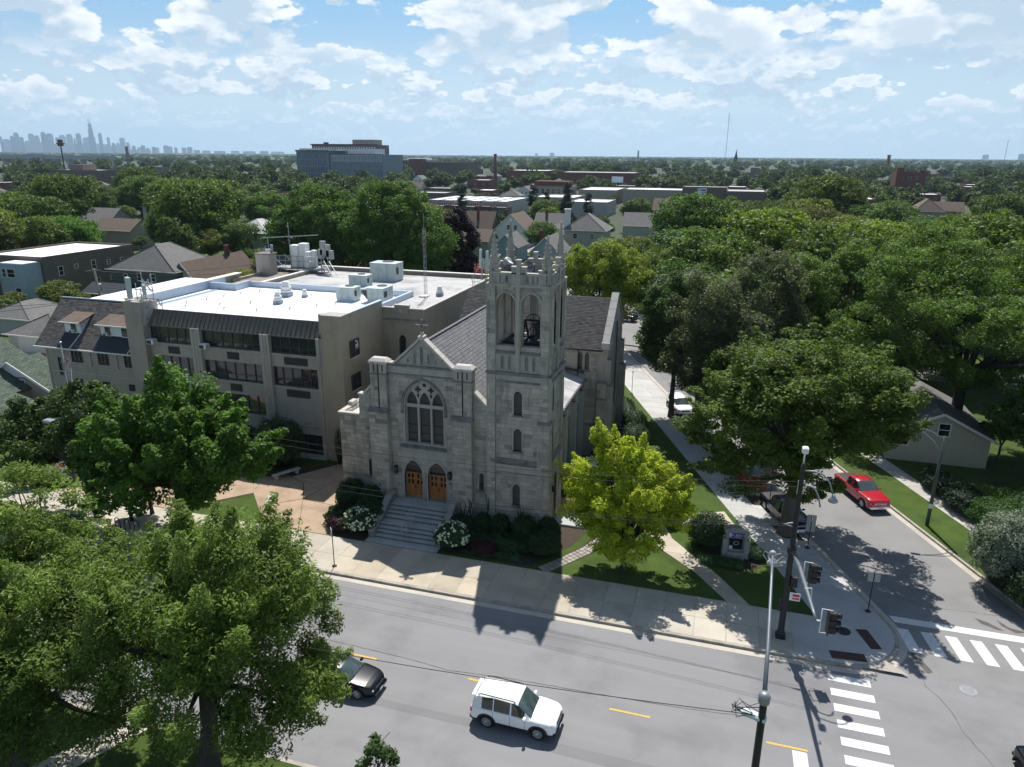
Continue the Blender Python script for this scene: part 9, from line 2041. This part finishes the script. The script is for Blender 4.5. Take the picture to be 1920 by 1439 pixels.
on_sign('St. John\'s', 'sign_white', .08, 1.70, .24, nm); on_sign('LUTHERAN', 'sign_white', .12, 1.56, .08, nm)
sp2('emblem', 'sign_white', -.48, -.34, -.092, -.085, 1.53, 1.82, par=nm, bev=.003); sp2('notice', 'sign_white', -.43, -.22, -.09, -.08, .62, .86, par=mp_, bev=.003)
w = MB()
for k in range(16): a = k*2*math.pi/16; w.box(.02+.17*math.cos(a)-.02, .02+.17*math.cos(a)+.02, -.09, -.08, 1.08+.13*math.sin(a)-.015, 1.08+.13*math.sin(a)+.015)
w.build('white_ring_print', MATS['sign_white'], mp_, local=True, kind='stuff')
# school notice board, left
t = thing('school_sign', 'brown pylon with a white printed banner facing the street, left edge', 'sign', (-53.0, 42.6, Z0), .55)
sp3 = lambda nm, m, *b, par=t, bev=.01: sp2(nm, m, *b, par=par, bev=bev)
sp3('post', 'sign_brown', -2.2, -1.6, -.25, .25, 0, 2.6); sp3('post', 'sign_brown', 1.6, 2.2, -.25, .25, 0, 2.6); sp3('upper_pylon', 'sign_stone', -1.9, -1.3, -.2, .3, 2.6, 4.2)
bs = sp3('banner', 'sign_white', -1.6, 1.65, -.2, -.12, .75, 2.1); hd_ = sp3('header', 'sign_stone', -1.6, 1.6, -.2, .1, 2.18, 2.65); sp3('dark_box', 'black_metal', -1.3, 1.6, -.1, .25, 2.65, 3.4); sp3('blue_strip', 'sign_navy', -1.6, 1.65, -.215, -.2, .75, .9, par=bs)
def on3(txt, m, lx, lz, size, par): o = letters(txt, par, m, (0, 0, 0), (1, 0, 0), (0, 0, 1), size, .008); o.matrix_local = Matrix(((1, 0, 0, lx), (0, 0, -1, -.21), (0, 1, 0, lz), (0, 0, 0, 1)))
on3('ST. JOHN LUTHERAN', 'dark_pole', 0, 2.5, .2, hd_); on3('Compassionate', 'dark_pole', -.75, 1.55, .2, bs); on3('Education &', 'dark_pole', -.75, 1.33, .2, bs); on3('Your Future', 'dark_pole', -.75, 1.11, .2, bs); on3('Kids', 'dark_pole', .85, 1.82, .26, bs)
for x, z, r_ in ((1.05, 1.3, .16), (1.35, 1.5, .2), (.8, 1.45, .1)): w = MB(); w.m = Matrix.Translation((x, -.21, z)) @ Matrix.Rotation(rad(90), 4, 'X'); w.lathe((0, 0, 0), [(r_, -.01), (r_, .01)], 10, False); w.build('red_print', MATS['sign_red'], bs, local=True)
t = thing('fire_hydrant', 'red hydrant-like object hidden at the kerb under the left trees', 'hydrant', (-41.9, 36.0, Z0))
w = MB(); w.lathe((-41.9, 37.8, Z0), [(.14, 0), (.11, .1), (.11, .5), (.15, .55), (.12, .7), (.04, .78)], 10); w.build('barrel', MATS['red_enamel'], t); w = MB(); w.tube([(-42.1, 37.8, .55), (-41.7, 37.8, .55)], .05, 6); w.build('outlet', MATS['red_enamel'], t)
# the air between here and the skyline
w = MB(); w.box(-14500, 9500, -3500, 15500, -1.2, 640); hz = w.build('haze', None, None, kind='stuff')
hm = bpy.data.materials.new('haze'); hm.use_nodes = True; t_ = hm.node_tree; t_.nodes.clear(); pv = t_.nodes.new('ShaderNodeVolumePrincipled'); pv.inputs['Color'].default_value = (.55, .78, 1, 1); pv.inputs['Density'].default_value = 6.5e-5; pv.inputs['Anisotropy'].default_value = .3
t_.links.new(pv.outputs[0], t_.nodes.new('ShaderNodeOutputMaterial').inputs['Volume']); hz.data.materials.append(hm)
